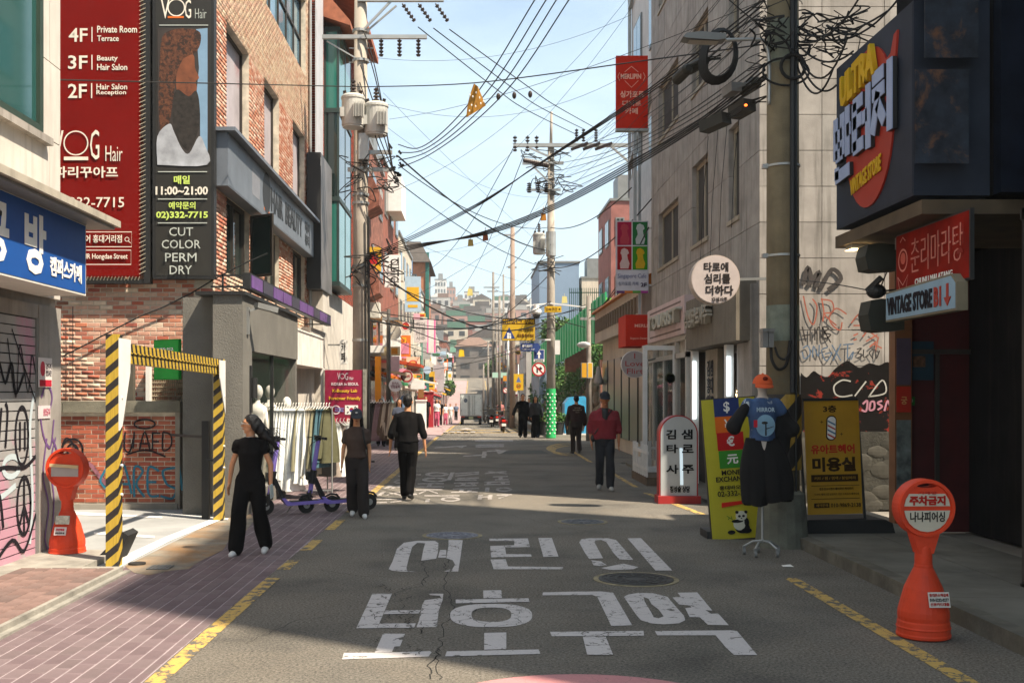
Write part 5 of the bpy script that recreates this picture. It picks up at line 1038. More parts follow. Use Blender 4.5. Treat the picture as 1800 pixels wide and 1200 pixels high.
# disc signs
def disc_sign(label, u, v, r, Y, d, mf, items, rx=None, group=None, arm=None, mrim=None):
    c = P(u, v, Y); s = r*Y/F; t = thing('round_sign', label, 'sign', c, group)
    b = MB(); b.disc(c, X3, Z3, 0, 0, (rx or r)*Y/F, s, -d, -.004, 36); obj(b, 'case', mrim or M_white, t, smooth=False)
    b = MB(); b.disc(c, X3, Z3, 0, 0, (rx or r)*Y/F*.97, s*.97, -.004, 0, 36); obj(b, 'face', mf, t)
    put(t, c-X3*s-Z3*s, X3, Z3, 2*s, 2*s, items)
    if arm: b = MB(); b.beam(c-Y3*-d/2, arm, .04); obj(b, 'bracket', M_grey, t)
    return t
M_ink = flat('2a221e', .6)
disc_sign('big round white fortune teller sign with three lines of black Korean letters', 1258, 491, 43, 15.9, .22, flat('c0b2ac'), [('t', '타로에', .26, .66, .76, .85, M_ink, .02), ('t', '심리를', .27, .42, .8, .62, M_ink, .02), ('t', '더하다', .3, .18, .86, .38, M_ink, .02), ('t', '김샘사주', .42, .05, .74, .14, M_ink, .01)], arm=V(4.45, 16.1, 3.5), mrim=flat('b8a89c'))
disc_sign('round pale sign with red handwriting behind the open glass door', 1116, 640, 24, 24.6, .12, flat('a89c98'), [('t', 'I\nLove\nFlirt', .15, .15, .85, .9, flat('a83a3c'), .0)], arm=V(4.2, 24.7, 2.6))
# ------------------------------------------------------------------ far hillside town
def leafmass(parent, name, blobs, n, size, m, seed=1, kind='stuff', flatn=.5):
    rs = np.random.RandomState(seed); tot = sum(r[0]*r[1]+r[1]*r[2]+r[0]*r[2] for _, r in blobs); A = []
    for c, r in blobs:
        k = int(n*(r[0]*r[1]+r[1]*r[2]+r[0]*r[2])/tot)+1; d = rs.normal(size=(k, 3)); d /= np.linalg.norm(d, axis=1)[:, None]
        lump = 1+.22*np.sin(d[:, 0]*7+c[0])*np.sin(d[:, 1]*6+c[1])*np.cos(d[:, 2]*8)
        rad = (rs.uniform(.35, 1.05, k)**.45)*lump; A.append(np.array(c)+d*rad[:, None]*np.array(r))
    C_ = np.vstack(A); k = len(C_); s = size*rs.uniform(.6, 1.4, k)
    u = rs.normal(size=(k, 3)); u /= np.linalg.norm(u, axis=1)[:, None]; w = rs.normal(size=(k, 3)); w = np.cross(u, w); w /= np.linalg.norm(w, axis=1)[:, None]
    vs = np.empty((k, 4, 3)); vs[:, 0] = C_-u*s[:, None]; vs[:, 1] = C_+w*s[:, None]*.45; vs[:, 2] = C_+u*s[:, None]; vs[:, 3] = C_-w*s[:, None]*.45
    me = bpy.data.meshes.new(name); me.vertices.add(k*4); me.vertices.foreach_set('co', vs.ravel()); me.loops.add(k*4); me.loops.foreach_set('vertex_index', np.arange(k*4, dtype=np.int32))
    me.polygons.add(k); me.polygons.foreach_set('loop_start', np.arange(0, k*4, 4, dtype=np.int32)); me.update(calc_edges=True); me.materials.append(m)
    o = link(me, name, parent)
    if kind: o['kind'] = kind
    return o
def tree(label, x, y, z, h, r, m, seed, group=None, n=900, leaf=.3, name='tree'):
    t = thing(name, label, 'tree', (x, y, z), group); rs = random.Random(seed)
    b = MB(); b.tube([(x, y, z-.5), (x+.1, y, z+h*.35), (x+.05, y+.1, z+h*.6)], [h*.03, h*.022, h*.012], 7)
    bl = []
    for k in range(6):
        a = rs.uniform(0, 6.28); q = (x+math.cos(a)*r*.55, y+math.sin(a)*r*.55, z+h*rs.uniform(.5, .85)); b.tube([(x+.05, y, z+h*.4), q], [h*.012, h*.004], 5); bl.append((q, (r*.5, r*.5, h*.2)))
    obj(b, 'trunk', M_bark, t); bl.append(((x, y, z+h*.72), (r*.8, r*.8, h*.26)))
    leafmass(t, 'crown', bl, n, leaf, m, seed); return t
R2 = random.Random(5)
HM = [('brown red brick', mat('hill_brick_a', (.22, .09, .065), .9, var=.25, scale=.6)), ('dusty pink brick', mat('hill_brick_b', (.36, .21, .17), .9, var=.2, scale=.6)), ('pale grey rendered', mat('hill_grey', (.42, .40, .37), .9, var=.2, scale=.6)),
      ('cream rendered', mat('hill_cream', (.52, .45, .35), .9, var=.2, scale=.6)), ('dark grey', mat('hill_dark', (.16, .14, .125), .9, var=.2, scale=.6)), ('off white', mat('hill_white', (.6, .58, .55), .9, var=.15, scale=.6))]
n_h = 0
def in_view(x, y): u = VX+F*x/y; return 700 < u < 1010
for row in range(22):
    y = 172+row*(8+row*.85)
    if y > 520: break
    hw = 24+row*2.0; x = -hw+R2.uniform(0, 4)
    while x < hw:
        w = R2.uniform(4.2, 7.5); hh = R2.uniform(4.5, 9) if y < 300 else R2.uniform(6, 12)
        if y > 420 and x > 6: x += w; continue
        if not (abs(x+w/2-.3) < 2.2+w/2 and y < 196) and (abs(x) < 22 or y > 330 or R2.random() < .5):
            ki = R2.choices(range(6), (6, 5, 2, 2, 3, 1))[0] if y < 380 else R2.choices(range(6), (1, 2, 4, 3, 1, 4))[0]
            nm, mm = HM[ki]; vis = in_view(x+w/2, y); rf = R2.choice(['flat', 'flat', 'hip', 'flat', 'gable'])
            house('hillside_house', f'small {nm} house with {rf} roof packed among others on the far hillside', x, x+w, y, y+R2.uniform(6, 9), hh, mm, 'C', 3 if hh > 5.5 else 2, 2, front=vis, shop=False, roof=rf, mroof=R2.choice([M_slate, M_slate, mat('brown_roof', (.18, .11, .08), .9), mat('green_roof_paint', (.07, .15, .10), .8), mat('grey_roof', (.3, .29, .27), .9)]),
                  zb=gz(y)-1.5, group=f'{nm} {rf} roofed houses on the far hillside', panes=False, wf=mat('dark_far_window', (.05, .05, .05), .3))
        x += w+R2.uniform(-.3, 1.6)
def tower(label, u0, u1, v, Y, m, nf, nc):
    a = P(u0, v, Y); c = P(u1, v, Y); zb = gz(Y)-2
    t = thing('apartment_tower', label, 'building', ((a.x+c.x)/2, Y, zb)); b = MB(); b.box(a.x, c.x, Y, Y+14, zb, a.z); obj(b, 'wall', m, t)
    b = MB(); b.box(a.x+(c.x-a.x)*.3, a.x+(c.x-a.x)*.7, Y+2, Y+8, a.z, a.z+3); b.box(a.x-.1, c.x+.1, Y-.1, Y+14.1, a.z, a.z+.5); obj(b, 'roof', M_grey, t)
    for i in range(nf):
        for k in range(nc):
            W = (c.x-a.x)/nc; b = MB(); b.box(a.x+W*(k+.2), a.x+W*(k+.8), Y-.08, Y, a.z-2.6-i*3, a.z-1.0-i*3); obj(b, 'window', mat('far_window', (.12, .14, .15), .3), t)
tower('tall pale apartment tower on the hilltop at the left end of the skyline', 764, 784, 492, 470, HM[5][1], 8, 4)
tower('pinkish grey apartment tower just right of the tallest pale one', 785, 800, 506, 480, HM[1][1], 7, 3)
tower('wide grey apartment block with balconies below the skyline', 776, 795, 545, 420, HM[2][1], 5, 4)
tower('blank white block standing in front of the green hill', 797, 820, 531, 410, HM[5][1], 1, 2)
tower('white hilltop flats left of the far thin poles', 816, 842, 514, 500, HM[5][1], 4, 4)
tower('cream hilltop house with dark roof near the thick far pole', 905, 936, 530, 430, HM[3][1], 2, 3)
tower('grey narrow block among the far poles', 876, 892, 538, 440, HM[2][1], 3, 3)
for k, (u, v, Y, r_) in enumerate(((835, 552, 440, 9), (858, 548, 445, 10), (880, 552, 440, 8), (815, 560, 430, 7), (925, 548, 470, 10), (945, 540, 470, 8), (900, 556, 400, 7))):
    p = P(u, v, Y); leafmass(None, 'x', [((p.x, Y, p.z-4), (r_, 5, 6))], 900, .8, M_leaf, 20+k, None)
    o = bpy.data.objects['x']; o.name = 'hilltop_trees'; tag(o, 'green tree mass covering the crest of the far hill', 'trees', 'green trees along the far hill crest')
for k, (x, y, h, r_, lb) in enumerate(((-1.5, 236, 5.5, 3, 'round green tree at the top of the far climbing street'), (3.6, 172, 5.5, 2.2, 'dark conical tree at the road side behind the truck'), (-4.2, 140, 4.5, 1.6, 'small bright green street tree far down the left pavement'), (8, 260, 7, 3.5, 'green tree between hillside houses right of the street'))):
    tree(lb, x, y, gz(y), h, r_, M_leaf, 60+k, n=1200, leaf=.28)
# far right row of buildings beyond the slope
house('grey_row_house', 'grey house at the start of the far right row behind the poles', 4.6, 12, 97, 112, 8.5, HM[2][1], 'R', 3, 4, shop=True)
house('brick_row_house', 'dusty brick house in the far right row', 4.4, 12, 113, 130, 8.0, HM[1][1], 'R', 3, 4)
house('cream_row_house', 'cream house in the far right row', 4.5, 12, 131, 150, 9.5, HM[3][1], 'R', 3, 5)
house('dark_row_house', 'dark grey house at the far end of the right row', 4.5, 12, 151, 170, 9, HM[4][1], 'R', 3, 5)
# ------------------------------------------------------------------ rocky slope, green fences, ivy
t = thing('retaining_slope', 'steep rocky retaining slope overgrown with ivy beyond the corner', 'slope', (6, 60, 0))
b = MB(); nx, ny = 10, 26; vs = []
for j in range(ny+1):
    y = 46+j*50/ny
    for i in range(nx+1):
        s = i/nx; bx = 5.9-(y-46)*.038; z = s*(4.4-.4*(y-46)/50)+gz(y); vs.append((bx+s*1.6+.22*noise.noise(V(y*.5, s*4, 0)), y, z))
b.add(vs, [(j*(nx+1)+i, (j+1)*(nx+1)+i, (j+1)*(nx+1)+i+1, j*(nx+1)+i+1) for j in range(ny) for i in range(nx)])
vs = []
for j in range(ny+1):
    y = 46+j*50/ny; a = 7.5-(y-46)*.038; z = 4.4-.4*(y-46)/50+gz(y); vs += [(a, y, z), (16, y, z+1.5)]
b.add(vs, [(2*j, 2*j+2, 2*j+3, 2*j+1) for j in range(ny)])
b.add([(5.9, 46, 0), (16, 46, 0), (16, 46, 5.9), (7.5, 46, 4.4)], [(0, 1, 2, 3)])
obj(b, 'earth_bank', mat('earth_bank', (.20, .145, .09), .95, var=.6, scale=2, bump=1, bscale=12, streak=.7), t)
for k in range(150):
    y = random.uniform(46.3, 80); s = random.random(); bx = 5.9-(y-46)*.038+s*1.6; r_ = random.uniform(.22, .5)
    b = MB(); b.ell((bx-.02, y, s*4.3+gz(y)), r_*.5, r_*1.1, r_*.8, None, 7, 5); obj(b, 'rock', mat('slope_rock', (.17, .13, .09), .95, var=.4, scale=2, isl=((.13,.10,.07),(.20,.15,.10),(.16,.13,.10))), t)
bl = []
for k in range(26):
    y = random.uniform(47, 92); s = random.uniform(.3, 1) if y > 60 else random.uniform(.75, 1); bl.append(((5.7-(y-46)*.038+s*1.6, y, s*4.4+gz(y)), (.5, 2.2, .9)))
iv = leafmass(None, 'ivy', bl, 8000, .12, M_leaf, 8); tag(iv, 'green ivy trailing over the rocky slope below the fence', 'ivy')
for k, (x, y, h, r_) in enumerate(((8.6, 66, 2.6, 1.3), (6.6, 76, 3.5, 2.0), (6.0, 88, 4, 2.2))): tree(('leafy bush on top of the slope right behind the corrugated fence', 'leafy bush on the slope in front of the blue clad building', 'leafy tree where the slope meets the far right row')[k], x, y, 3.6, h, r_, M_leaf, 80+k, n=2200, leaf=.16)
M_gf = mat('green_fence', (.03, .42, .16), .5, var=.15, scale=2); M_gf2 = mat('bright_green_fence', (.14, .55, .08), .5, var=.15)
def fence(label, p0, p1, z0, z1, h, n, m, pw, name='green_fence', gap=.5, d=.03):
    t = thing(name, label, 'fence', (*p0, z0)); A = V(*p0, z0); B_ = V(*p1, z1); dd = B_-A; L = dd.length
    for k in range(n):
        p = A+dd*(k/n)+V(0, 0, 0)+(X3*(.05*(k % 2)) if d > .04 else V(0, 0, 0)); b = MB(); hd = V(dd.x, dd.y, 0).normalized(); b.ob(p, hd, Z3, 0, L/n*(1-gap), 0, h, 0, d); obj(b, 'slat', m, t)
    b = MB(); N = V(dd.x, dd.y, 0).normalized().cross(Z3); b.beam(A+Z3*h*.12-N*.03, B_+Z3*h*.12-N*.03, .05); b.beam(A+Z3*h*.9-N*.03, B_+Z3*h*.9-N*.03, .05); obj(b, 'rail', m, t); return t
fence('green corrugated metal fence climbing along the top of the rocky slope', (4.35, 82), (5.55, 46), 3.0, 4.2, 1.9, 60, M_gf, .2, gap=.0, d=.06)
fence('dark green railing on the upper terrace left of the corrugated fence', (5.4, 62), (8.5, 62), 5.2, 5.2, 2.6, 26, mat('dark_green_rail', (.03, .16, .09), .5), .1, gap=.7, name='green_railing')
fence('bright green railing facing the street beside the low shop', (5.5, 45.5), (9.0, 45.5), 3.2, 3.2, 2.6, 22, M_gf2, .1, gap=.55, name='bright_green_railing')
b = MB(); b.box(5.3, 9, 45.6, 46, 0, 3.2); b.box(5.2, 12, 62.2, 62.6, 3, 5.2); tag(obj(b, 'brick_plinth', mat('plinth_brick', (.26, .12, .08), .9, var=.3, scale=2)), 'brown brick plinth walls carrying the green railings', 'wall')
# stone railing beside the side pavement
t = thing('railing', 'grey pavement railing with close bars behind the parked motorbikes', 'railing', (2.25, 60, 0))
for k in range(60):
    y = 50+k*.75; b = MB(); b.box(2.2, 2.26, y, y+.12, gz(y)+.1, gz(y)+1.05); obj(b, 'bar', M_kerb, t)
b = MB(); b.beam((2.23, 50, 1.05), (2.23, 67, gz(67)+1.05), .1); b.beam((2.23, 67, gz(67)+1.05), (2.23, 95, gz(95)+1.05), .1); b.beam((2.23, 50, .3), (2.23, 67, gz(67)+.3), .08); b.box(2.12, 2.34, 49.9, 50.1, 0, 1.1); obj(b, 'rail', M_kerb, t)
# ------------------------------------------------------------------ utility poles
M_pole = mat('pole_concrete', (.40, .35, .29), .9, var=.2, scale=2, bump=.3, streak=.3); M_ins = mat('insulator', (.04, .025, .02), .4)
M_tf = mat('transformer_paint', (.50, .49, .45), .5, var=.12, streak=.35)
def crossarm(t, c, x0, x1, z, y=-.15, w=.09):
    b = MB(); b.box(c.x+x0, c.x+x1, c.y+y-w/2, c.y+y+w/2, z-w/2, z+w/2); obj(b, 'crossarm', M_steel, t)
def insulator(t, p, L=.5, d=-Z3, r=.06):
    b = MB(); p = Vector(p); n = 5; b.cyl(p, p+d*L, .018, n=6)
    for k in range(n): q = p+d*(L*(k+.5)/n); b.cyl(q, q+d*L*.1, r, r*.7, 8)
    obj(b, 'insulator', M_ins, t)
c = V(-2.75, 26, 0)
PL = thing('utility_pole', 'tall concrete utility pole with two grey transformers behind the clothes rail', 'utility pole', c)
b = MB(); b.cyl(c-Z3*.2, c+Z3*11.4, .21, .15, 18); obj(b, 'pole', M_pole, PL, smooth=True)
zz = lambda v, Y=26: CH-(v-VY)*Y/F; xx = lambda u, Y=26: (u-VX)*Y/F
crossarm(PL, c, -.05, 2.0, zz(4)); crossarm(PL, c, -.05, 2.0, zz(-6), .1); crossarm(PL, c, -.9, 1.6, zz(69))
b = MB(); b.beam((c.x+.1, 25.85, zz(55)), (xx(692), 25.85, zz(2)), .05); b.beam((c.x+.1, 26.1, zz(55)), (xx(696), 26.1, zz(8)), .04); b.beam((c.x-.8, 25.9, zz(75)), (c.x-.1, 25.9, zz(105)), .03); obj(b, 'brace', M_steel, PL)
b = MB()
for v_ in (58, 110, 300, 345, 360, 470, 505, 600): b.cyl((c.x, 26, zz(v_)), (c.x, 26, zz(v_)+.06), .205, .205, 16)
for v_ in (110, 85): b.beam((c.x-.28, 26, zz(v_)), (c.x+.3, 26, zz(v_)), .02)
obj(b, 'steel_band', M_steel, PL)
for u in (671, 703, 736): insulator(PL, (xx(u), 25.85, zz(72)), .42)
for u in (708, 736, 766): insulator(PL, (xx(u), 25.8, zz(12)), .5, V(.55, .1, -.75).normalized(), .055)
def transformer(t, x, y, z0, h, r):
    b = MB(); b.lathe([(r*.92, 0), (r*.92, .03), (r, .05), (r, h-.06), (r*1.06, h-.05), (r*1.06, h), (r*.9, h+.05), (.05, h+.08)], (x, y, z0), 22); tr = obj(b, 'transformer', M_tf, t, smooth=False)
    b = MB()
    for k in range(7): b.box(x+r*.2+k*.035, x+r*.2+k*.035+.015, y-r-.12, y-r+.08, z0+h*.25, z0+h*.75)
    b.box(x-r*1.05, x-r*.7, y-r*.9, y-r*.55, z0+h*.3, z0+h*.6); obj(b, 'cooling_fins', M_tf, tr)
    b = MB(); b.cyl((x, y, z0+h), (x, y, z0+h+.42), .035, .03, 8)
    for k in range(4): b.cyl((x, y, z0+h+.12+k*.08), (x, y, z0+h+.15+k*.08), .085-.008*k, .06, 10)
    b.cyl((x+r*.6, y-.1, z0+h-.02), (x+r*.75, y-.15, z0+h+.12), .04); b.cyl((x-r*.6, y-.1, z0+h-.02), (x-r*.7, y-.15, z0+h+.12), .04); obj(b, 'bushing', M_ins, tr)
transformer(PL, xx(624), 25.6, zz(232), .72, .27); transformer(PL, xx(663), 25.75, zz(243), .72, .28)
b = MB(); b.box(c.x-.3, xx(690), 25.85, 25.95, zz(300)-.04, zz(300)+.05); b.box(c.x-.1, xx(690), 25.85, 25.95, zz(270)-.04, zz(270)+.05); b.box(xx(633), xx(650), 25.65, 25.85, zz(285), zz(240)); obj(b, 'equipment_arm', M_steel, PL)
b = MB()
for k in range(5): b.tube(catenary((c.x+.2*random.random(), 25.75, zz(60+k*30)), (xx(690+k*3), 25.7, zz(300+k*6)), -.5+.2*k, 12), .014, 5)
for k in range(36):
    p = V(c.x+random.uniform(-.25, .8), 25.7+random.uniform(-.15, .15), zz(random.uniform(290, 345) if k % 2 else random.uniform(430, 500)))
    q = [p+V(random.uniform(-.35, .4), random.uniform(-.1, .1), random.uniform(-.25, .25)) for _ in range(3)]; b.tube(curve2([tuple(p)]+[tuple(v_) for v_ in q], 5), .014, 4)
for k in range(14): p = V(xx(random.uniform(684, 708)), 25.7, zz(random.uniform(262, 330))); b.beam(p, p+V(random.uniform(-.15, .15), 0, random.uniform(-.12, .12)), .05)
obj(b, 'wire_tangle', M_cable, PL, kind='stuff')
b = MB(); b.tube([(c.x+.2, 25.8, .1), (c.x+.22, 25.8, 3), (c.x+.2, 25.8, 6)], .035, 6); b.tube([(c.x+.12, 25.77, .1), (c.x+.14, 25.76, 5)], .02, 6); obj(b, 'conduit', M_black, PL)
c = V(3.0, 42.7, 0); zz = lambda v, Y=42.7: CH-(v-VY)*Y/F; xx = lambda u, Y=42.7: (u-VX)*Y/F
PR = thing('utility_pole', 'tall concrete utility pole with long crossarm and road signs at the street corner', 'utility pole', c)
b = MB(); b.cyl(c-Z3*.2, V(3.0, 42.7, zz(255)), .185, .13, 16); b.cyl(V(3.0, 42.7, zz(255)), V(3.02, 42.7, zz(197)), .06, .05, 8); obj(b, 'pole', M_pole, PR, smooth=True)
crossarm(PR, c, xx(902)-3, xx(1110)-3, zz(257), w=.14); crossarm(PR, c, xx(918)-3, xx(990)-3, zz(288), w=.12); crossarm(PR, c, xx(925)-3, xx(985)-3, zz(335), w=.08)
b = MB(); b.beam((3.05, 42.5, zz(280)), (xx(930), 42.5, zz(262)), .07); b.beam((xx(1070), 42.5, zz(257)), (xx(1108), 42.5, zz(290)), .08); b.beam((3.0, 42.5, zz(325)), (xx(935), 42.5, zz(293)), .06); obj(b, 'brace', M_steel, PR)
for u in (905, 927, 943): insulator(PR, (xx(u), 42.55, zz(240)), .62, r=.09)
for u in (1047, 1025, 1013): insulator(PR, (xx(u), 42.55, zz(228)), .5, r=.08)
for u in (930, 946, 960): insulator(PR, (xx(u), 42.55, zz(322)), .4, r=.1)
for k in range(9): b = MB(); q = V(xx(1003+k*7), 42.5, zz(265-(k % 3)*3)); b.beam(q, q+V(.35, -.1, .1), .09); obj(b, 'insulator', M_ins, PR)
b = MB()
for k in range(12): q = V(xx(922+k*3.6), 42.55, zz(284+k*.7)); b.ell(q, .09, .1, .12, None, 7, 5)
obj(b, 'insulator_row', M_ins, PR)
transformer(PR, xx(947), 42.5, zz(448), .78, .24); b = MB(); b.lathe([(.2, 0), (.2, .95)], (3.0, 42.7, zz(450)), 16); obj(b, 'steel_sleeve', M_steel, PR)
b = MB(); b.lathe([(.195, .02), (.19, 1.95)], (3.0, 42.7, 0), 20); f = obj(b, 'green_wrap', mat('green_wrap', (.03, .40, .12), .6, var=.1), PR)
b = MB()
for k in range(36):
    a = math.pi+(k % 6)*.5+.3; z = .2+k//6*.28+(k % 2)*.14; q = V(3.0+.194*math.cos(a), 42.7+.194*math.sin(a), z); b.ell(q, .035, .035, .035, None, 6, 4)
obj(b, 'white_dots', M_white, f, kind='stuff')
b = MB()
for k in range(30): p = V(3+random.uniform(-.7, .7), 42.5, zz(random.choice([280, 330, 560, 470])+random.uniform(-12, 12))); q = [p+V(random.uniform(-.7, .7), 0, random.uniform(-.3, .3)) for _ in range(3)]; b.tube(curve2([tuple(p)]+[tuple(v_) for v_ in q], 4), .018, 4)
obj(b, 'wire_tangle', M_cable, PR, kind='stuff')
# near pole
c = V(3.63, 12.75, 0); zz = lambda v, Y=12.75: CH-(v-VY)*Y/F; xx = lambda u, Y=12.75: (u-VX)*Y/F
PN = thing('utility_pole', 'thick olive brown concrete pole with cables and striped panel by the yellow boards', 'utility pole', c)
M_pn = mat('olive_pole_concrete', (.22, .175, .105), .9, var=.25, scale=2.5, bump=.5, bscale=60, streak=.3, col2=(.17, .17, .12), spots=(1.2, .55, .7))
b = MB(); b.cyl(c-Z3*.2, c+Z3*9, .195, .175, 24); obj(b, 'pole', M_pn, PN, smooth=True)
b = MB(); b.lathe([(.31, 0), (.30, .1), (.26, .62), (.2, .66)], (c.x-.02, c.y-.03, 0), 18); obj(b, 'concrete_collar', mat('collar_concrete', (.16, .16, .125), .95, var=.35, scale=4, bump=.7), PN)
b = MB(); b.lathe([(.19, 0), (.19, .42)], (c.x, c.y, zz(600)), 24); b.lathe([(.183, 0), (.183, .5)], (c.x, c.y, zz(115)), 24); obj(b, 'paper_remnant', mat('grey_green_film', (.20, .22, .17), .8, var=.3, scale=5), PN)
def stripes(name, ca, cb, k, slope, axis='XZ', duty=.5):
    m = bpy.data.materials.new(name); m.use_nodes = True; n = m.node_tree.nodes; L = m.node_tree.links.new; b = n['Principled BSDF']; b.inputs['Roughness'].default_value = .5
    g = n.new('ShaderNodeNewGeometry'); s = n.new('ShaderNodeSeparateXYZ'); L(g.outputs['Position'], s.inputs[0])
    mu = n.new('ShaderNodeMath'); mu.operation = 'MULTIPLY_ADD'; L(s.outputs[axis[0]], mu.inputs[0]); mu.inputs[1].default_value = slope
    if len(axis) == 3:
        ad = n.new('ShaderNodeMath'); ad.operation = 'ADD'; L(s.outputs[axis[0]], ad.inputs[0]); L(s.outputs[axis[1]], ad.inputs[1]); L(ad.outputs[0], mu.inputs[0])
    L(s.outputs[axis[-1]], mu.inputs[2]); m2 = n.new('ShaderNodeMath'); m2.operation = 'MULTIPLY'; m2.inputs[1].default_value = k; L(mu.outputs[0], m2.inputs[0])
    fr = n.new('ShaderNodeMath'); fr.operation = 'FRACT'; L(m2.outputs[0], fr.inputs[0]); lt = n.new('ShaderNodeMath'); lt.operation = 'LESS_THAN'; lt.inputs[1].default_value = duty; L(fr.outputs[0], lt.inputs[0])
    x = n.new('ShaderNodeMix'); x.data_type = 'RGBA'; x.inputs['A'].default_value = (*ca, 1); x.inputs['B'].default_value = (*cb, 1); L(lt.outputs[0], x.inputs['Factor'])
    nz_ = n.new('ShaderNodeTexNoise'); nz_.inputs['Scale'].default_value = 9; nz_.inputs['Detail'].default_value = 6; y = n.new('ShaderNodeMix'); y.data_type = 'RGBA'; y.blend_type = 'MULTIPLY'; y.inputs['Factor'].default_value = .55
    L(x.outputs['Result'], y.inputs['A']); r = n.new('ShaderNodeMapRange'); r.inputs[1].default_value = .25; r.inputs[2].default_value = .6; r.inputs[3].default_value = .45; r.inputs[4].default_value = 1.1; L(nz_.outputs['Fac'], r.inputs[0]); L(r.outputs[0], y.inputs['B']); L(y.outputs['Result'], b.inputs['Base Color']); return m
YEL = (.50, .33, .035); BLK = (.022, .018, .016)
b = MB(); b.lathe([(.215, .9), (.215, 1.78)], (c.x, c.y, 0), 28); obj(b, 'striped_panel', stripes('pole_stripes', BLK, (.40, .24, .03), 2.1, -1.1, 'XZ', .42), PN)
b = MB()
for v_ in (295, 452): b.cyl((c.x, c.y, zz(v_)), (c.x, c.y, zz(v_)+.025), .2, .2, 24); b.box(c.x-.24, c.x-.18, c.y-.04, c.y+.04, zz(v_)-.01, zz(v_)+.04)
obj(b, 'steel_band', M_steel, PN)
b = MB(); b.tube([(c.x+.06, c.y-.2, zz(v_)) for v_ in (690, 500, 300, 100, -50)], .035, 8); b.tube([(c.x+.1, c.y-.19, zz(v_)) for v_ in (900, 600, 300, -50)], .014, 6); obj(b, 'conduit', M_black, PN)
for u in (1343, 1353):
    b = MB(); b.box(xx(u-5, 12.5), xx(u+4, 12.5), 12.42, 12.55, zz(612), zz(584)); b.box(xx(u-6, 12.5), xx(u+5, 12.5), 12.40, 12.57, zz(586), zz(580)); obj(b, 'meter_box', M_grey, PN)
b = MB(); b.tube(curve2([(xx(1345), 12.5, zz(612)), (xx(1345), 12.45, zz(635)), (xx(1356), 12.45, zz(650)), (xx(1372), 12.5, zz(640)), (xx(1378), 12.5, zz(600))], 6), .018, 6); b.tube(curve2([(xx(1352), 12.5, zz(612)), (xx(1356), 12.45, zz(628)), (xx(1368), 12.45, zz(632)), (xx(1378), 12.5, zz(615))], 6), .014, 6); obj(b, 'meter_cable', M_cable, PN)
b = MB(); b.tube([(c.x+.18*math.cos(a)*1.5-.02, c.y-.2, zz(135)+.16*math.sin(a)) for a in [i*.4 for i in range(48)]], .012, 5); b.tube([(c.x+.05+.14*math.cos(a), c.y-.24, zz(128)+.14*math.sin(a)) for a in [i*.4 for i in range(32)]], .02, 5)
for k in range(90):
    p = V(xx(random.choice([random.uniform(1330, 1350), random.uniform(1395, 1500)])), 12.6+random.uniform(-.15, .15), zz(random.uniform(40, 110) if random.random() < .7 else random.uniform(-60, 30)))
    q = [p]
    for _ in range(3): q.append(q[-1]+V(random.uniform(-.25, .3), random.uniform(-.1, .1), random.uniform(-.14, .14)))
    b.tube(curve2([tuple(v_) for v_ in q], 4), random.choice([.006, .009, .013]), 4)
obj(b, 'wire_tangle', M_cable, PN, kind='stuff')
LA = thing('street_lamp', 'grey curved arm street lamp reaching left from the thick concrete pole', 'street lamp', (c.x-.2, 12.6, zz(150)))
b = MB(); b.tube(curve2([(xx(1346), 12.6, zz(190)), (xx(1346), 12.6, zz(115)), (xx(1338), 12.6, zz(82)), (xx(1320), 12.6, zz(77)), (xx(1268), 12.6, zz(78))], 6), .022, 8); obj(b, 'arm', M_steel, LA, smooth=True)
b = MB(); b.prism([(-.5, .0), (-.46, .045), (-.3, .065), (0, .04), (0, -.02), (-.1, -.035), (-.45, -.012)], V(xx(1268), 12.7, zz(77)), X3, Z3, -.0, .2); hd = obj(b, 'lamp_head', M_grey, LA)
b = MB(); b.quad((xx(1268)-.42, 12.52, zz(77)-.03), (xx(1268)-.08, 12.52, zz(77)-.045), (xx(1268)-.08, 12.68, zz(77)-.045), (xx(1268)-.42, 12.68, zz(77)-.03)); obj(b, 'lens', mat('frosted_lens', (.4, .36, .3), .3), hd)
t = thing('cable_coil', 'thick black coil of spare cable hanging beside the lamp arm', 'cable coil', (xx(1270), 12.9, zz(95)))
b = MB()
for k in range(6): b.tube([(xx(1271)+(.17+.012*k)*math.cos(a)*(1-.1*math.sin(a)), 12.9+.02*k, zz(88)+(.27+.012*k)*math.sin(a)+.06*math.cos(a)) for a in [i*math.pi/10 for i in range(21)]], .014, 5)
obj(b, 'coil', M_cable, t)
def closure(label, u0, v0, u1, v1, r, Y=13.4, sq=False, m=None):
    p = P(u0, v0, Y); q = P(u1, v1, Y-.3); b = MB()
    if sq: b.beam(p, q, r*2.2, r*1.8)
    else: b.cyl(p, q, r, r, 12); d = (q-p).normalized(); b.cyl(p-d*.05, p, r*.6, r, 12); b.cyl(q, q+d*.05, r, r*.6, 12)
    for k in range(5): b.beam(q+V(0, random.uniform(-.05, .05), random.uniform(-.04, .04)), q+V(.2, 0, random.uniform(.02, .16)), .012)
    t = thing('splice_box', label, 'splice box', p); obj(b, 'case', m or mat('dark_splice', (.028, .025, .018), .6, var=.2), t); return t
t = closure('long black splice case hanging lowest on the thick cable', 1237, 225, 1277, 207, .075, sq=True)
t = closure('black splice case with a tiny orange light next to the pole', 1290, 200, 1318, 184, .08, sq=True)
b = MB(); b.ell(P(1311, 185, 13.0), .02, .02, .015); obj(b, 'orange_light', mat('orange_led', (1, .15, .02), .5, emit=2, var=0), t)
closure('ribbed dark splice case above the orange light', 1308, 160, 1330, 145, .07, m=mat('ribbed_splice', (.05, .05, .035), .6)); closure('grey rectangular amplifier box on the cable bundle', 1277, 165, 1295, 152, .06, sq=True, m=M_grey)
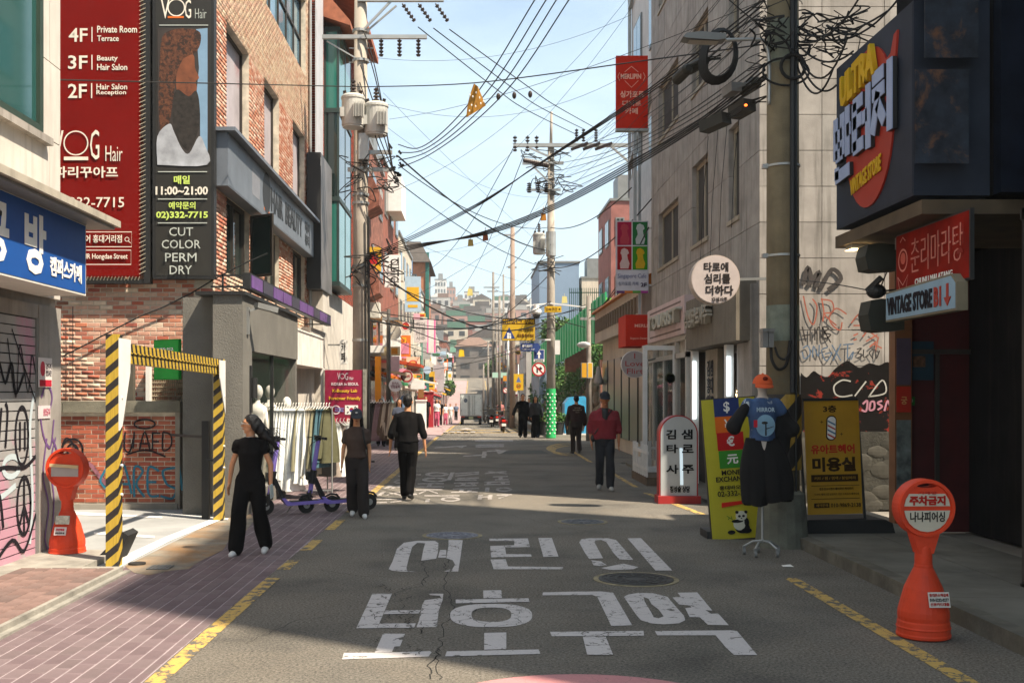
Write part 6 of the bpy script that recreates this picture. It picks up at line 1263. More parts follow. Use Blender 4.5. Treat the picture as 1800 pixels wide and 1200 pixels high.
closure('small black splice case left of the lamp head', 1190, 140, 1208, 122, .07); closure('round black splice case under the lamp head', 1212, 122, 1238, 108, .07)
# small far poles
def pole(label, u, v0, v1, Y, r=.14, m=mat('weathered_pole', (.24, .21, .18), .9, var=.3), arms=(), name='utility_pole', base=None):
    p = P(u, v0, Y); zb = gz(Y) if base is None else base; t = thing(name, label, 'utility pole', (p.x, Y, zb)); b = MB(); b.cyl((p.x, Y, zb-.3), (p.x, Y, p.z), r*1.05, r*.7, 10); obj(b, 'pole', m or M_pole, t, smooth=True)
    for (a, c_, v_) in arms: b = MB(); q = P(a, v_, Y); q2 = P(c_, v_, Y); b.beam(q, q2, .1); obj(b, 'crossarm', M_steel, t)
    return t
pole('tall thin brown pole rising behind the school zone sign', 901, 400, 0, 60, .17, mat('brownish_pole', (.30, .22, .17), .9), ((885, 903, 413), (893, 908, 470)))
pole('distant thin pole with short crossarm left of the school zone sign', 867, 478, 0, 85, .13, arms= ((850, 878, 505), (856, 876, 512)))
pole('far slender pole near the middle of the skyline', 885, 482, 0, 100, .12, arms= ((878, 893, 520),))
pole('dark thin pole beside the hanging pink banner on the left pavement', 683, 543, 0, 37, .09, mat('dark_pole', (.07, .06, .05), .7), ((672, 700, 560),))
pole('concrete pole with small lamp standing before the corrugated fence', 1035, 520, 0, 40.5, .11, arms= ((1020, 1050, 560),))
pole('far left pole carrying many cables down the pavement', 741, 590, 0, 75, .12, mat('green_pole', (.05, .12, .09), .7), ())
pole('distant utility pole at the far bend on the right', 858, 600, 0, 120, .14, arms= ((848, 868, 612),)); pole('distant utility pole beyond the mopeds', 873, 560, 0, 95, .12, arms= ((864, 884, 572), (866, 882, 585)))
pole('slanting thin pole crowded with wires right of the truck', 850, 640, 0, 110, .1); pole('pale pole left of the thick brownish one', 878, 520, 0, 70, .1, arms= ((868, 888, 545), (870, 886, 556))); pole('grey pole between the speed sign and the thick brown pole', 893, 560, 0, 64, .09, M_steel)
pole('grey sign post holding the yellow speed sign', 911, 640, 0, 58, .05, M_steel)
# ------------------------------------------------------------------ traffic signs at the corner pole
Ms_y = mat('sign_yellow', (.62, .38, .02), .5, var=.08); Ms_b = mat('sign_blue', (.03, .06, .22), .5, var=.08)
b = MB(); b.beam(P(890, 597, 42.4), P(968, 597, 42.5), .06); b.beam(P(925, 537, 42.3), P(968, 533, 42.5), .05); b.beam(P(968, 533, 42.5), P(1030, 540, 42.5), .05); obj(b, 'sign_arm', M_white, PR)
p0, w, h = pxboard(882, 560, 941, 599, 42.2); q = fr_(882, 560, 941, 599)
board('school_zone_sign', 'large yellow school zone sign with blue triangle over the street', 'sign', p0, X3, Z3, w, h, .06, Ms_y, M_grey,
   [('r', 0.02, .74, .98, .98, flat('6a4a10'), 'top_strip'), ('t', '어린이보호구역', .04, .77, .96, .96, flat('e8b830'), .03), ('p', [(.04, .1), (.4, .1), (.22, .62)], Ms_b), ('c', .19, .32, .035, M_wl), ('c', .25, .30, .03, M_wl),
    ('p', [(.16, .10), (.22, .10), (.22, .26), (.16, .26)], M_wl), ('p', [(.23, .10), (.28, .10), (.28, .24), (.23, .24)], M_wl), ('t', '여기부터', .5, .42, .94, .56, flat('6a4414'), .02), ('t', '속도를 줄이세요', .46, .16, .96, .32, flat('6a4414'), .03)])
p0, w, h = pxboard(915, 603, 951, 617, 42.2)
t = thing('direction_sign', 'long blue arrow shaped direction sign under the yellow sign', 'sign', p0); b = MB(); b.prism([(0, 0), (w*.86, 0), (w, h/2), (w*.86, h), (0, h)], p0, X3, Z3, -.05, 0); obj(b, 'face', Ms_b, t)
text('홍익로3길', t, p0+V(.06, -.006, h*.48), X3, Z3, w*.5, h*.34, M_wl, .004, .02); text('Hongik-ro 3-gil', t, p0+V(.06, -.006, h*.12), X3, Z3, w*.6, h*.2, M_wl, .004, .01)
p0, w, h = pxboard(938, 614, 957, 636, 42.35); board('one_way_sign', 'square blue sign with white up arrow on the corner pole', 'sign', p0, X3, Z3, w, h, .04, Ms_b, M_wl, [('p', [(.42, .3), (.58, .3), (.58, .6), (.72, .6), (.5, .92), (.28, .6), (.42, .6)], M_wl), ('r', .05, .02, .95, .22, M_wl), ('t', '일방통행', .12, .05, .88, .19, M_ink, .02)])
disc_sign('round no right turn sign with red ring on the corner pole', 947, 649, 12.5, 42.2, .05, M_wl, [('o', .5, .5, .49, .1, flat('b01c20')), ('p', [(.34, .25), (.44, .25), (.44, .5), (.6, .5), (.6, .4), (.76, .56), (.6, .72), (.6, .62), (.34, .62)], M_ink), ('p', [(.18, .76), (.25, .83), (.84, .24), (.77, .17)], flat('b01c20'))])
p0, w, h = pxboard(957, 538, 987, 549, 42.0); board('small_yellow_sign', 'small wide yellow sign clamped on the arm of the corner pole', 'sign', p0, X3, Z3, w, h, .05, Ms_y, Ms_y, [('t', '단속구간', .08, .25, .75, .75, flat('6a4010'), .02), ('c', .88, .5, .05, M_ink)])
p = P(943, 548, 42.1); b = MB(); b.ell(p, .2, .2, .16); b.cyl(p, p+Z3*.28, .14, .1); t = thing('security_dome', 'white dome security camera hanging left of the corner pole', 'camera', p); obj(b, 'housing', M_white, t); b = MB(); b.ell(p-Z3*.12, .15, .15, .16); obj(b, 'dome', M_black, t, smooth=True)
p0, w, h = pxboard(903, 657, 920, 686, 57.9); board('speed_sign', 'yellow school zone speed sign with red ring on its own post', 'sign', p0, X3, Z3, w, h, .04, Ms_y, Ms_y, [('p', [(.25, .5), (.75, .5), (.5, .85)], flat('5a6a9a')), ('o', .5, .26, .24, .06, flat('b02018')), ('t', '30', .36, .2, .64, .32, M_ink, .02)])
p0, w, h = pxboard(865, 654, 895, 664, 80); board('green_board', 'pale green road board far down on the right side', 'sign', p0, X3, Z3, w, h, .05, flat('a8c8b8'), M_grey, [])
p0, w, h = pxboard(884, 660, 896, 670, 78); board('orange_board', 'small orange road board above the pale green one', 'sign', p0, X3, Z3, w, h, .05, flat('d08a2c'), M_grey, [])
disc_sign('small red ringed prohibition sign far down the right side', 889, 686, 5, 70, .04, M_wl, [('o', .5, .5, .49, .12, flat('b01c20')), ('p', [(.2, .74), (.27, .81), (.8, .26), (.73, .19)], flat('b01c20'))])
p0, w, h = pxboard(1022, 637, 1032, 664, 40.2); board('yellow_box', 'yellow notice box fixed on the slim concrete pole before the fence', 'sign', p0, X3, Z3, w, h, .2, flat('d8a030'), M_grey, []); p0, w, h = pxboard(1033, 637, 1042, 664, 40.2); board('yellow_box', 'second yellow notice box right beside the first on the slim pole', 'sign', p0, X3, Z3, w, h, .2, flat('e0b040'), M_white, [])
p = P(1026, 606, 40); b = MB(); b.ell(p, .25, .2, .12); b.beam(p, P(1035, 606, 40.4), .06); tag(obj(b, 'pole_lamp', M_white, smooth=True), 'white round lamp head on the slim concrete pole', 'lamp')
p = P(1052, 660, 38); b = MB(); b.lathe([(.14, -.32), (.17, -.2), (.1, .05), (.08, .25), (.04, .33), (.001, .33)], p, 14); tag(obj(b, 'bulb_sign', flat('b0a8a0'), smooth=True), 'grey bulb shaped sign hanging by the low shop', 'sign')
p = P(1069, 658, 37); b = MB(); b.lathe([(.12, -.3), (.17, -.15), (.12, .05), (.09, .2), (.03, .3), (.001, .3)], p, 14); tag(obj(b, 'bulb_sign', flat('7c8478'), smooth=True), 'greenish bulb shaped sign right of the grey one', 'sign')
p0, w, h = pxboard(977, 587, 984, 627, 42.3) ; b = MB(); b.box(xx(975, 42.3), xx(984, 42.3), 42.2, 42.45, CH+67*42.3/F, CH+92*42.3/F); obj(b, 'control_box', M_white, PR)
# planters
for k, (x, lb) in enumerate(((2.75, 'left of the three black planter tubs at the foot of the corner pole'), (3.32, 'middle of the three black planter tubs at the corner'), (3.86, 'right one of the three black planter tubs at the corner'))):
    t = thing('planter', lb, 'planter', (x, 43.4, .1)); b = MB(); b.lathe([(.2, 0), (.27, .5), (.29, .5), (.29, .56), (.24, .56), (.23, .48), (.001, .48)], (x, 43.4, .1), 16); obj(b, 'tub', mat('dark_tub', (.03, .03, .028), .7), t)
    leafmass(t, 'foliage', [((x, 43.4, .75), (.3, .3, .25))], 260, .09, M_leaf, 200+k)
b = MB(); b.prism([(0, 0), (1.0, 0), (1.0, 1.3), (.85, 1.55), (.2, 1.5), (0, 1.25)], V(3.75, 45.2, .1), X3, Z3, -1.2, 0); t = thing('blue_booth', 'bright blue rounded booth behind the man in the brown jacket', 'booth', (4.2, 45.5, 0)); obj(b, 'shell', mat('sky_blue_plastic', (.05, .32, .55), .4), t)
b = MB(); b.box(3.9, 4.55, 45.17, 45.2, .2, 1.2); obj(b, 'opening', M_dark, t)
# ------------------------------------------------------------------ signs and shop clutter of the left row
def bd(name, label, u0, v0, u1, v1, Y, mface, items=(), d=.12, mf=None, cat='sign', arm=True):
    p0, w, h = pxboard(u0, v0, u1, v1, Y); t = board(name, label, cat, p0, X3, Z3, w, h, d, mface, mf or mface, items)
    if arm: b = MB(); b.beam((p0.x, Y+d/2+.06, p0.z+h*.8), (p0.x-.7, Y+d/2+.06, p0.z+h*.8), .04); obj(b, 'bracket', M_grey, t)
    return t
M_pkl = flat('e0a8b4'); M_rdf = flat('b83a34'); M_org = flat('e08a1c'); M_tan = flat('c8b088')
t = bd('clutch_sign', 'white projecting sign with black letters running downward', 676, 448, 704, 505, 44, flat('eceae6'))
text('CLUTCH', t, P(686, 455, 43.9)+V(0, -.01, 0), -Z3, X3, 1.1, .36, M_ink, .004, .03)
disc_sign('small red round shop sign on the left row', 713, 573, 8.5, 50, .1, flat('a8302c'), [('o', .5, .5, .45, .06, M_wl), ('t', 'Chae', .22, .4, .78, .62, flat('e8c040'), .03)], arm=P(700, 573, 50.1))
disc_sign('pale round disc high on the dark thin pole', 691, 583, 14, 39, .1, flat('c4bcae'), [], arm=P(683, 590, 37.2))
bd('text_board', 'grey white board with rows of small Korean writing hung over the left pavement', 728, 562, 751, 602, 56, flat('ccc4c0'), [('t', '헤어\n네일\n타로\n사주', .15, .1, .85, .9, flat('7a7470'), .0)])
bd('pink_banner', 'vertical white banner with pink border in the left row', 750, 562, 766, 620, 66, flat('d8ccc8'), [('r', .02, 0, .2, 1, flat('d86a9c')), ('r', .8, 0, .98, 1, flat('d86a9c'))])
bd('cream_box_sign', 'cream box sign with orange cup mark beside the balcony', 669, 609, 703, 625, 38, flat('cdb890'), [('r', .55, .15, .88, .85, flat('c07a1c')), ('t', 'cafe', .1, .3, .48, .7, M_tan, 0)])
bd('pink_cloth', 'pale pink hanging cloth banner on the dark thin pole', 681, 626, 702, 652, 38, flat('d8b4b8'))
bd('burger_sign', 'cream sign with red round emblem under the pale house', 714, 627, 738, 657, 48, flat('d8c4a8'), [('c', .5, .65, .3, M_rdf, .2), ('c', .5, .65, .2, flat('e0a860'), .13), ('t', 'BURGER', .12, .12, .88, .3, M_rdf, .03)])
disc_sign('half round red framed sign tilted over a shop door', 715, 661, 11, 43, .1, flat('c8b8a8'), [('o', .5, .5, .49, .13, flat('a83a3c')), ('t', 'CAFE', .25, .4, .75, .6, flat('a83a3c'), .02)])
disc_sign('white round sign with dark and pink Korean words', 695, 677, 11.5, 36, .1, flat('d8d0d4'), [('t', '돈까스\n맛집골목', .15, .28, .85, .76, flat('7a4a5c'), .03)], arm=P(684, 677, 36.5))
disc_sign('small pale blue round sign farther down the left row', 751, 650, 7, 70, .1, flat('a8bcd0'), [])
bd('grey_board', 'blank grey box sign above the far left pavement', 762, 641, 781, 666, 90, flat('a8a4a8')); bd('grey_board', 'second blank pale board just below the grey box sign', 768, 664, 780, 688, 92, flat('b8b4b8'))
bd('white_board', 'small white board hung under the red framed disc', 722, 668, 746, 684, 50, M_white); bd('wood_board', 'brown wooden board with dark text by the left shops', 735, 672, 745, 700, 58, flat('8a6038'))
bd('orange_pillar', 'bright orange shop pillar beyond the red hair salon sign', 659, 626, 669, 722, 37, M_org, arm=False, d=.3); bd('pink_house_sign', 'pink and white house sign high in the left row', 727, 551, 738, 561, 54, M_pkl)
bd('vertical_shop_sign', 'tall white box sign with dark characters by the white fascia', 597, 597, 610, 640, 27.4, M_white, [('t', '카\n페', .2, .1, .8, .9, M_ink, .02)])
for k, (u0, v0, u1, v1, Y, mm, lb) in enumerate(((706, 640, 740, 652, 46, 'b0482c', 'rust red shop awning'), (724, 688, 752, 697, 62, 'e0d8cc', 'pale shop awning with scalloped edge'), (690, 655, 712, 660, 42, '6a5848', 'thin brown shop canopy'), (742, 672, 768, 682, 72, 'd8d4cc', 'white shop canopy farther on'), (640, 560, 700, 580, 41, '8a6844', 'slanting brown slatted canopy above the balcony'), (758, 690, 776, 698, 95, 'c8a8a0', 'dusty pink far awning'))):
    a = P(u0, v0, Y); c_ = P(u1, v1, Y); x1 = c_.x; b = MB(); b.prism([(-1.2, .35), (x1-a.x-1.2+1.2, 0), (x1-a.x, -.12), (-1.2, .2)], V(a.x, Y, a.z), X3, Z3, -2.5, 0); t = tag(obj(b, 'awning', flat(mm)), lb+' in the left row', 'awning')
SW2 = [('red', 'b0282c'), ('white', 'e0dcd8'), ('pink', 'd88aa0'), ('yellow', 'd8a830'), ('pale blue', 'a8c0d0'), ('green', '3c7a50'), ('orange', 'd8742c'), ('grey', '9a9898'), ('black', '242424')]
for k in range(64):
    sd_ = -1 if k < 42 else 1; Y = 40+k*2.9 if sd_ < 0 else 96+(k-42)*4.2; cn, hc_ = SW2[R2.randrange(9)]; x = R2.uniform(-3.95, -3.1) if sd_ < 0 else R2.uniform(3.2, 4.2); z = gz(Y)+R2.uniform(2.4, 6.8)
    w = R2.uniform(.35, .9); h = w*R2.choice([.5, 1, 1.6, 2.2]); b = MB(); zz_ = V(x-w/2, Y, z)
    t = thing('shop_sign', f'small {cn} projecting shop sign far along the {"left" if sd_ < 0 else "right"} side of the street', 'sign', zz_, f'{cn} shop signs far along the {"left" if sd_ < 0 else "right"} side')
    b.ob(zz_, X3, Z3, 0, w, 0, h, -.12, 0); obj(b, 'case', flat(hc_), t); b = MB(); b.ob(zz_, X3, Z3, w*.12, w*.88, h*.3, h*.7, 0, .01); b.ob(zz_, X3, Z3, w*.2, w*.8, h*.12, h*.2, 0, .01); obj(b, 'print', flat(SW2[(k*5) % 9][1]), t)
for k in range(20):
    Y = 39.5+k*5.3; cn, hc_ = SW2[R2.randrange(9)]; z = gz(Y)+R2.uniform(2.2, 3.1); b = MB(); d_ = R2.uniform(.5, 1.0); b.prism([(0, .3), (d_, 0), (d_, -.14), (.0, .2)], V(-4, Y, z), X3, Z3, -R2.uniform(2, 4), 0)
    tag(obj(b, 'awning', flat(hc_)), f'small {cn} shop awning in the row of left shops', 'awning', f'{cn} awnings in the left row')
for k in range(16):
    Y = 40+k*4.4; b = MB(); x = -3.9; zb_ = gz(Y)+R2.choice([4.6, 7.4]); b.box(x, x+.35, Y, Y+.7, zb_, zb_+.55); b.disc(V(x, Y, zb_), X3, Z3, .17, .27, .1, .2, 0, .01, 12); tag(obj(b, 'air_conditioner', flat('c8c4b8')), 'white air conditioner box fixed on the left facades', 'air conditioner', 'air conditioner boxes on the left facades')
# antenna gables / pipes on the roofs
for x, y, z in ((-5, 44, 11.5), (-5.2, 66, 11), (-5, 78, 10.3)):
    b = MB(); b.lathe([(.5, 0), (.5, 1.0), (.3, 1.2), (.05, 1.25)], (x, y, z+.1), 12); tag(obj(b, 'water_tank', mat('blue_tank', (.10, .2, .35), .5)), {44: 'water tank on the roof of the brown brick house', 66: 'water tank on the roof of the cream house', 78: 'water tank on the roof of the white house'}[y], 'tank')
# ------------------------------------------------------------------ overhead cables
def cable(label, pts, r, group='overhead cables'):
    """pts: (u, v, Y) picture points with their distance along the street; the cable hangs through them"""
    P3 = [tuple(P(*p)) for p in pts]; b = MB(); b.tube(curve2(P3, 8), r, 5); o = obj(b, 'cable', M_cable); tag(o, label, 'cable', group)
def span(label, a, c_, sag, r, group='overhead cables'):
    b = MB(); b.tube(catenary(P(*a), P(*c_), sag, 20), r, 5); tag(obj(b, 'cable', M_cable), label, 'cable', group)
for k in range(4): cable(('lowest', 'second lowest', 'second highest', 'highest')[k]+' of the thick twisted cables sagging from the near pole to the transformer pole', [(645, 445+k*4, 26), (740, 428+k*2, 22.5), (850, 413-k*2, 20), (965, 372-k*3, 17.8), (1110, 296-k*4, 15.6), (1240, 215-k*4, 13.9), (1345, 140-k*9, 12.75)], .011, 'thick bundled cables above the street')
for k in range(3): cable(('lowest', 'middle', 'highest')[k]+' of the three upper cables running from the lamp arm down to the left pole', [(640, 452+k*3, 26), (745, 405+k*3, 23), (850, 352+k*2, 20.5), (950, 288-k, 18.5), (1140, 165-k*4, 15.2), (1340, 20-k*9, 12.75)], .010, 'upper bundled cables above the street')
for k, dv in enumerate((0, 14, 30, 46, 60)): cable('thin service wire from the corner pole up to the thick near pole', [(968, 290+dv, 42.5), (1060, 300+dv*.6-30, 30), (1180, 215+dv*.5, 19), (1345, 100+dv*.8, 12.8)], .009, 'thin service wires to the near pole')
span('long thin wire crossing the whole sky above the orange flag', (0, 138, 12), (640, 153, 20), .0, .009)
cable('right half of the thin wire that holds the orange flag', [(640, 153, 20), (835, 146, 18), (1140, 106, 15), (1345, 78, 12.8)], .01)
for k, (a, c_) in enumerate((((735, 48, 25.8), (1012, 236, 42.6)), ((762, 50, 25.8), (1028, 228, 42.6)), ((790, 52, 25.8), (1048, 226, 42.6)))):
    cable(('left', 'middle', 'right')[k]+' one of three parallel wires descending from the top crossarm toward the corner pole', [a, (870+k*28, 155-k*2, 30), (925+k*25, 193-k*4, 35), c_], .014, 'three parallel wires of the left crossarm')
    p = P(876+k*28, 170-k*2, 30); b = MB(); b.ell(p, .06, .06, .1); tag(obj(b, 'wire_clamp', M_ins), ('left', 'middle', 'right')[k]+' dark clamp on the three parallel wires', 'clamp')
for k, (u, v) in enumerate(((1000, 0), (978, 0), (960, 0), (940, 0))): cable('one of four wires sweeping from the top of the sky to the transformer pole', [(u+80, -125, 16), (u, v, 18), (905-k*17, 142, 20.5), (825-k*12, 222, 23), (755-k*6, 272-k*4, 25), (700, 296-k*14, 25.8)], .012, 'four wires sweeping down to the transformers')
for k, (a, c_, s) in enumerate((((700, 275, 25.7), (960, 440, 42.5), .4), ((700, 290, 25.7), (962, 400, 42.5), .5), ((700, 320, 25.7), (960, 470, 42.5), .3), ((640, 455, 26), (968, 560, 42.5), 1.0), ((650, 480, 26), (1030, 535, 40.5), .8), ((640, 545, 26), (1030, 540, 40.5), .4),
    ((640, 560, 26), (968, 530, 42.5), .6), ((690, 560, 37), (968, 545, 42.5), .5), ((650, 500, 26), (683, 556, 37), .3), ((683, 560, 37), (866, 600, 85), .6), ((700, 600, 40), (968, 575, 42.5), .9), ((705, 655, 40), (960, 600, 42.5), .2))): span('thin wire in the web between the left poles and the corner pole', a, c_, s, .013 if k % 3 else .022, 'wire web between the street poles')
for k, (a, c_, s) in enumerate((((905, 255, 42.5), (740, 480, 75), 1.0), ((927, 255, 42.5), (800, 520, 100), 1), ((968, 290, 42.5), (901, 415, 60), .5), ((968, 340, 42.5), (890, 470, 60), .6), ((968, 430, 42.5), (867, 505, 85), 1.0), ((901, 415, 60), (867, 500, 85), .6), ((968, 560, 42.5), (873, 575, 95), .8), ((901, 520, 60), (858, 612, 120), 1), ((968, 480, 42.5), (741, 595, 75), 1.2), ((741, 610, 75), (858, 612, 120), .8), ((873, 585, 95), (790, 640, 130), 1.2), ((741, 600, 75), (683, 565, 37), .5), ((968, 400, 42.5), (1110, 330, 30), .4), ((1035, 545, 40.5), (1110, 470, 30), .3), ((1035, 560, 40.5), (1140, 400, 26), .3), ((968, 470, 42.5), (1145, 350, 26), .5))):
    span('thin wire in the web beyond the corner pole', a, c_, s, .016, 'wire web beyond the corner pole')
for k in range(3): cable('long power line running right from the corner crossarm to the near pole', [(1013+k*17, 255, 42.5), (1110, 235-k*16, 30), (1240, 150-k*22, 18), (1345, 60-k*30, 12.8)], .009, 'power lines at the right')
for k, (u0, v0, u1, v1) in enumerate(((1400, 60, 1560, 20), (1400, 75, 1500, 90), (1400, 90, 1470, 150), (1395, 70, 1530, -40), (1400, 110, 1465, 120), (1400, 45, 1600, -30), (1398, 80, 1490, 65))):
    p = P(u0, v0, 12.6); q_ = P(u1, v1, 11.9); b = MB(); b.tube(catenary(p, q_, .12+.05*k, 14), .012, 5); tag(obj(b, 'cable', M_cable), 'loose cable looping from the near pole to the navy board building', 'cable', 'loose cables right of the near pole')
cable('thin wire drooping along the graffiti wall toward the black spotlight', [(1405, 492, 15), (1470, 500, 13), (1535, 512, 11.8)], .007)
for k in range(10):
    u0, v0 = random.uniform(640, 700), random.uniform(60, 560); u1 = random.choice([968, 1345, 1110]); v1 = random.uniform(-40, 300) if u1 > 1000 else random.uniform(260, 560)
    span('very thin wire fanning across the sky from the transformer pole', (u0, v0, 26), (u1, v1, {968: 42.5, 1345: 12.8, 1110: 27}[u1]), random.uniform(.1, .9), .0045, 'very thin wires fanning over the street')
for k in range(8): span('very thin wire from the upper right to the corner pole', (968+random.uniform(-40, 40), random.uniform(250, 340), 42.5), (1345, random.uniform(-150, 120), 12.8), random.uniform(0, .6), .004, 'very thin wires toward the corner pole')
# thin wires hanging down the stone facade
for k, (u, v0, v1) in enumerate(((1245, 240, 470), (1262, 230, 470), (1278, 220, 440), (1300, 200, 400))):
    X_ = 4.36; p = PX(u, v0, X_); q_ = PX(u-14, v1, X_); b = MB(); b.tube([p, p.lerp(q_, .5)+V(-.02, .05, 0), q_], .006, 4); tag(obj(b, 'cable', M_cable), 'thin vertical wire hanging down the grey stone facade', 'cable', 'thin wires on the stone facade')
# flags on the wires
t = thing('kite_flag', 'orange dotted cloth flag dangling from the long wire in the sky', 'flag', P(835, 147, 18)); b = MB(); nx, ny = 6, 8; vs = []
TL, TR, BL, BR = (833, 147), (840, 152), (820, 207), (854, 186)
for j in range(ny+1):
    for i in range(nx+1):
        s, r_ = i/nx, j/ny; u = (TL[0]*(1-s)+TR[0]*s)*(1-r_)+(BL[0]*(1-s)+BR[0]*s)*r_; v = (TL[1]*(1-s)+TR[1]*s)*(1-r_)+(BL[1]*(1-s)+BR[1]*s)*r_; vs.append(P(u-3*math.sin(r_*3)*(1-s), v, 18+.06*math.sin(s*5+r_*4)))
b.add(vs, [(j*(nx+1)+i, (j+1)*(nx+1)+i, (j+1)*(nx+1)+i+1, j*(nx+1)+i+1) for j in range(ny) for i in range(nx)]); cl = obj(b, 'cloth', mat('orange_cloth', (.42, .19, .02), .8, var=.3, scale=8), t, smooth=True)
b = MB()
for (u, v) in ((826, 167), (831, 170), (837, 163), (829, 185), (836, 187), (845, 182), (850, 178), (825, 195), (843, 172)): b.ell(P(u, v, 17.93), .012, .01, .02, None, 6, 4)
obj(b, 'white_dots', M_wl, cl, kind='stuff')
for k, (u, v, Y, mm, lb) in enumerate(((955, 382, 18, 'b0742c', 'small orange tag hanging near the top of the thick cable'), (853, 417, 20, '9a5430', 'small rust tag hanging on the thick cable in mid street'), (827, 427, 20.5, 'c0a058', 'small tan tag left of the rust one on the thick cable'), (826, 514, 40, 'e0d080', 'pale yellow tag fluttering over the far street'), (811, 621, 80, 'e0b820', 'tiny yellow tag low over the far street'), (992, 527, 42, 'd8cc88', 'pale yellow tag right of the corner pole'))):
    b = MB(); p = P(u, v, Y); s_ = Y/F*6; b.prism([(-s_*.8, -s_), (s_*.9, -s_*.9), (s_*.7, s_), (-s_*.6, s_*1.1)], p, X3, Z3, -.01, .01); b.cyl(p+Z3*s_, p+Z3*(s_+.12), .006, n=5); tag(obj(b, 'hanging_tag', flat(mm)), lb, 'tag')
# ------------------------------------------------------------------ striped height gate
HG = thing('height_gate', 'yellow and black striped height limit gate with white corner plates', 'gate', (-3.7, 13, 0))
A = V(-3.72, 11.14, 0); B_ = V(-3.60, 15.2, 0)
mst = stripes('gate_post_stripes', BLK, YEL, 5.3, -.85, 'XYZ', .55)
for p, zt in ((A, 2.40), (B_, 2.27)):
    b = MB(); b.box(p.x-.065, p.x+.065, p.y-.065, p.y+.065, 0, zt); obj(b, 'post', mst, HG)
b = MB(); b.beam(A+V(.0, .07, 2.22), B_+V(0, -.07, 2.16), .07, .21); b.beam(A+V(.005, .07, 2.225), B_+V(.005, -.07, 2.165), .085, .012); obj(b, 'beam', stripes('gate_beam_stripes', BLK, YEL, 7.5, .35, 'ZY', .55), HG)
for p, s, z in ((A, 1, 2.36), (B_, -1, 2.25)):
    b = MB(); b.prism([(0, 0), (0, -.95 if s > 0 else -.75), (.09, -.9 if s > 0 else -.7), (.34, -.35), (.36, 0)] if s > 0 else [(0, 0), (-.34, 0), (-.32, -.25), (-.1, -.6), (0, -.75)], V(p.x+.07, p.y+(-.06 if s > 0 else .06), z), Y3, Z3, -.004, .008); obj(b, 'corner_plate', M_white, HG)
b = MB()
for z in (.75, 1.05, 1.75): b.cyl((A.x+.06, A.y+.02, z), (A.x+.085, A.y+.02, z), .015); b.cyl((B_.x+.06, B_.y, z), (B_.x+.085, B_.y, z), .015)
obj(b, 'bolt', M_white, HG)
t = thing('barrier_post', 'black square post with horizontal bar inside the striped gate', 'post', (-3.82, 15.35, 0)); b = MB(); b.box(-3.87, -3.77, 15.3, 15.4, 0, 1.4); obj(b, 'post', M_black, t); b = MB(); b.beam((-3.82, 15.37, 1.17), (-4.55, 16.2, 1.17), .035); b.beam((-3.8, 15.3, .85), (-3.6, 15.2, .85), .03); obj(b, 'bar', M_black, t)
t = tag(struct(MB().prism([(0, 0), (.24, 0), (.36, .26), (.30, .30)], V(-4.05, 11.5, .02), X3, Z3, -.35, .0), 'wheel_ramp', mat('black_rubber', (.02, .02, .02), .9)), 'black slanted rubber block at the foot of the striped post', 'wheel block'); t['kind'] = 'thing'
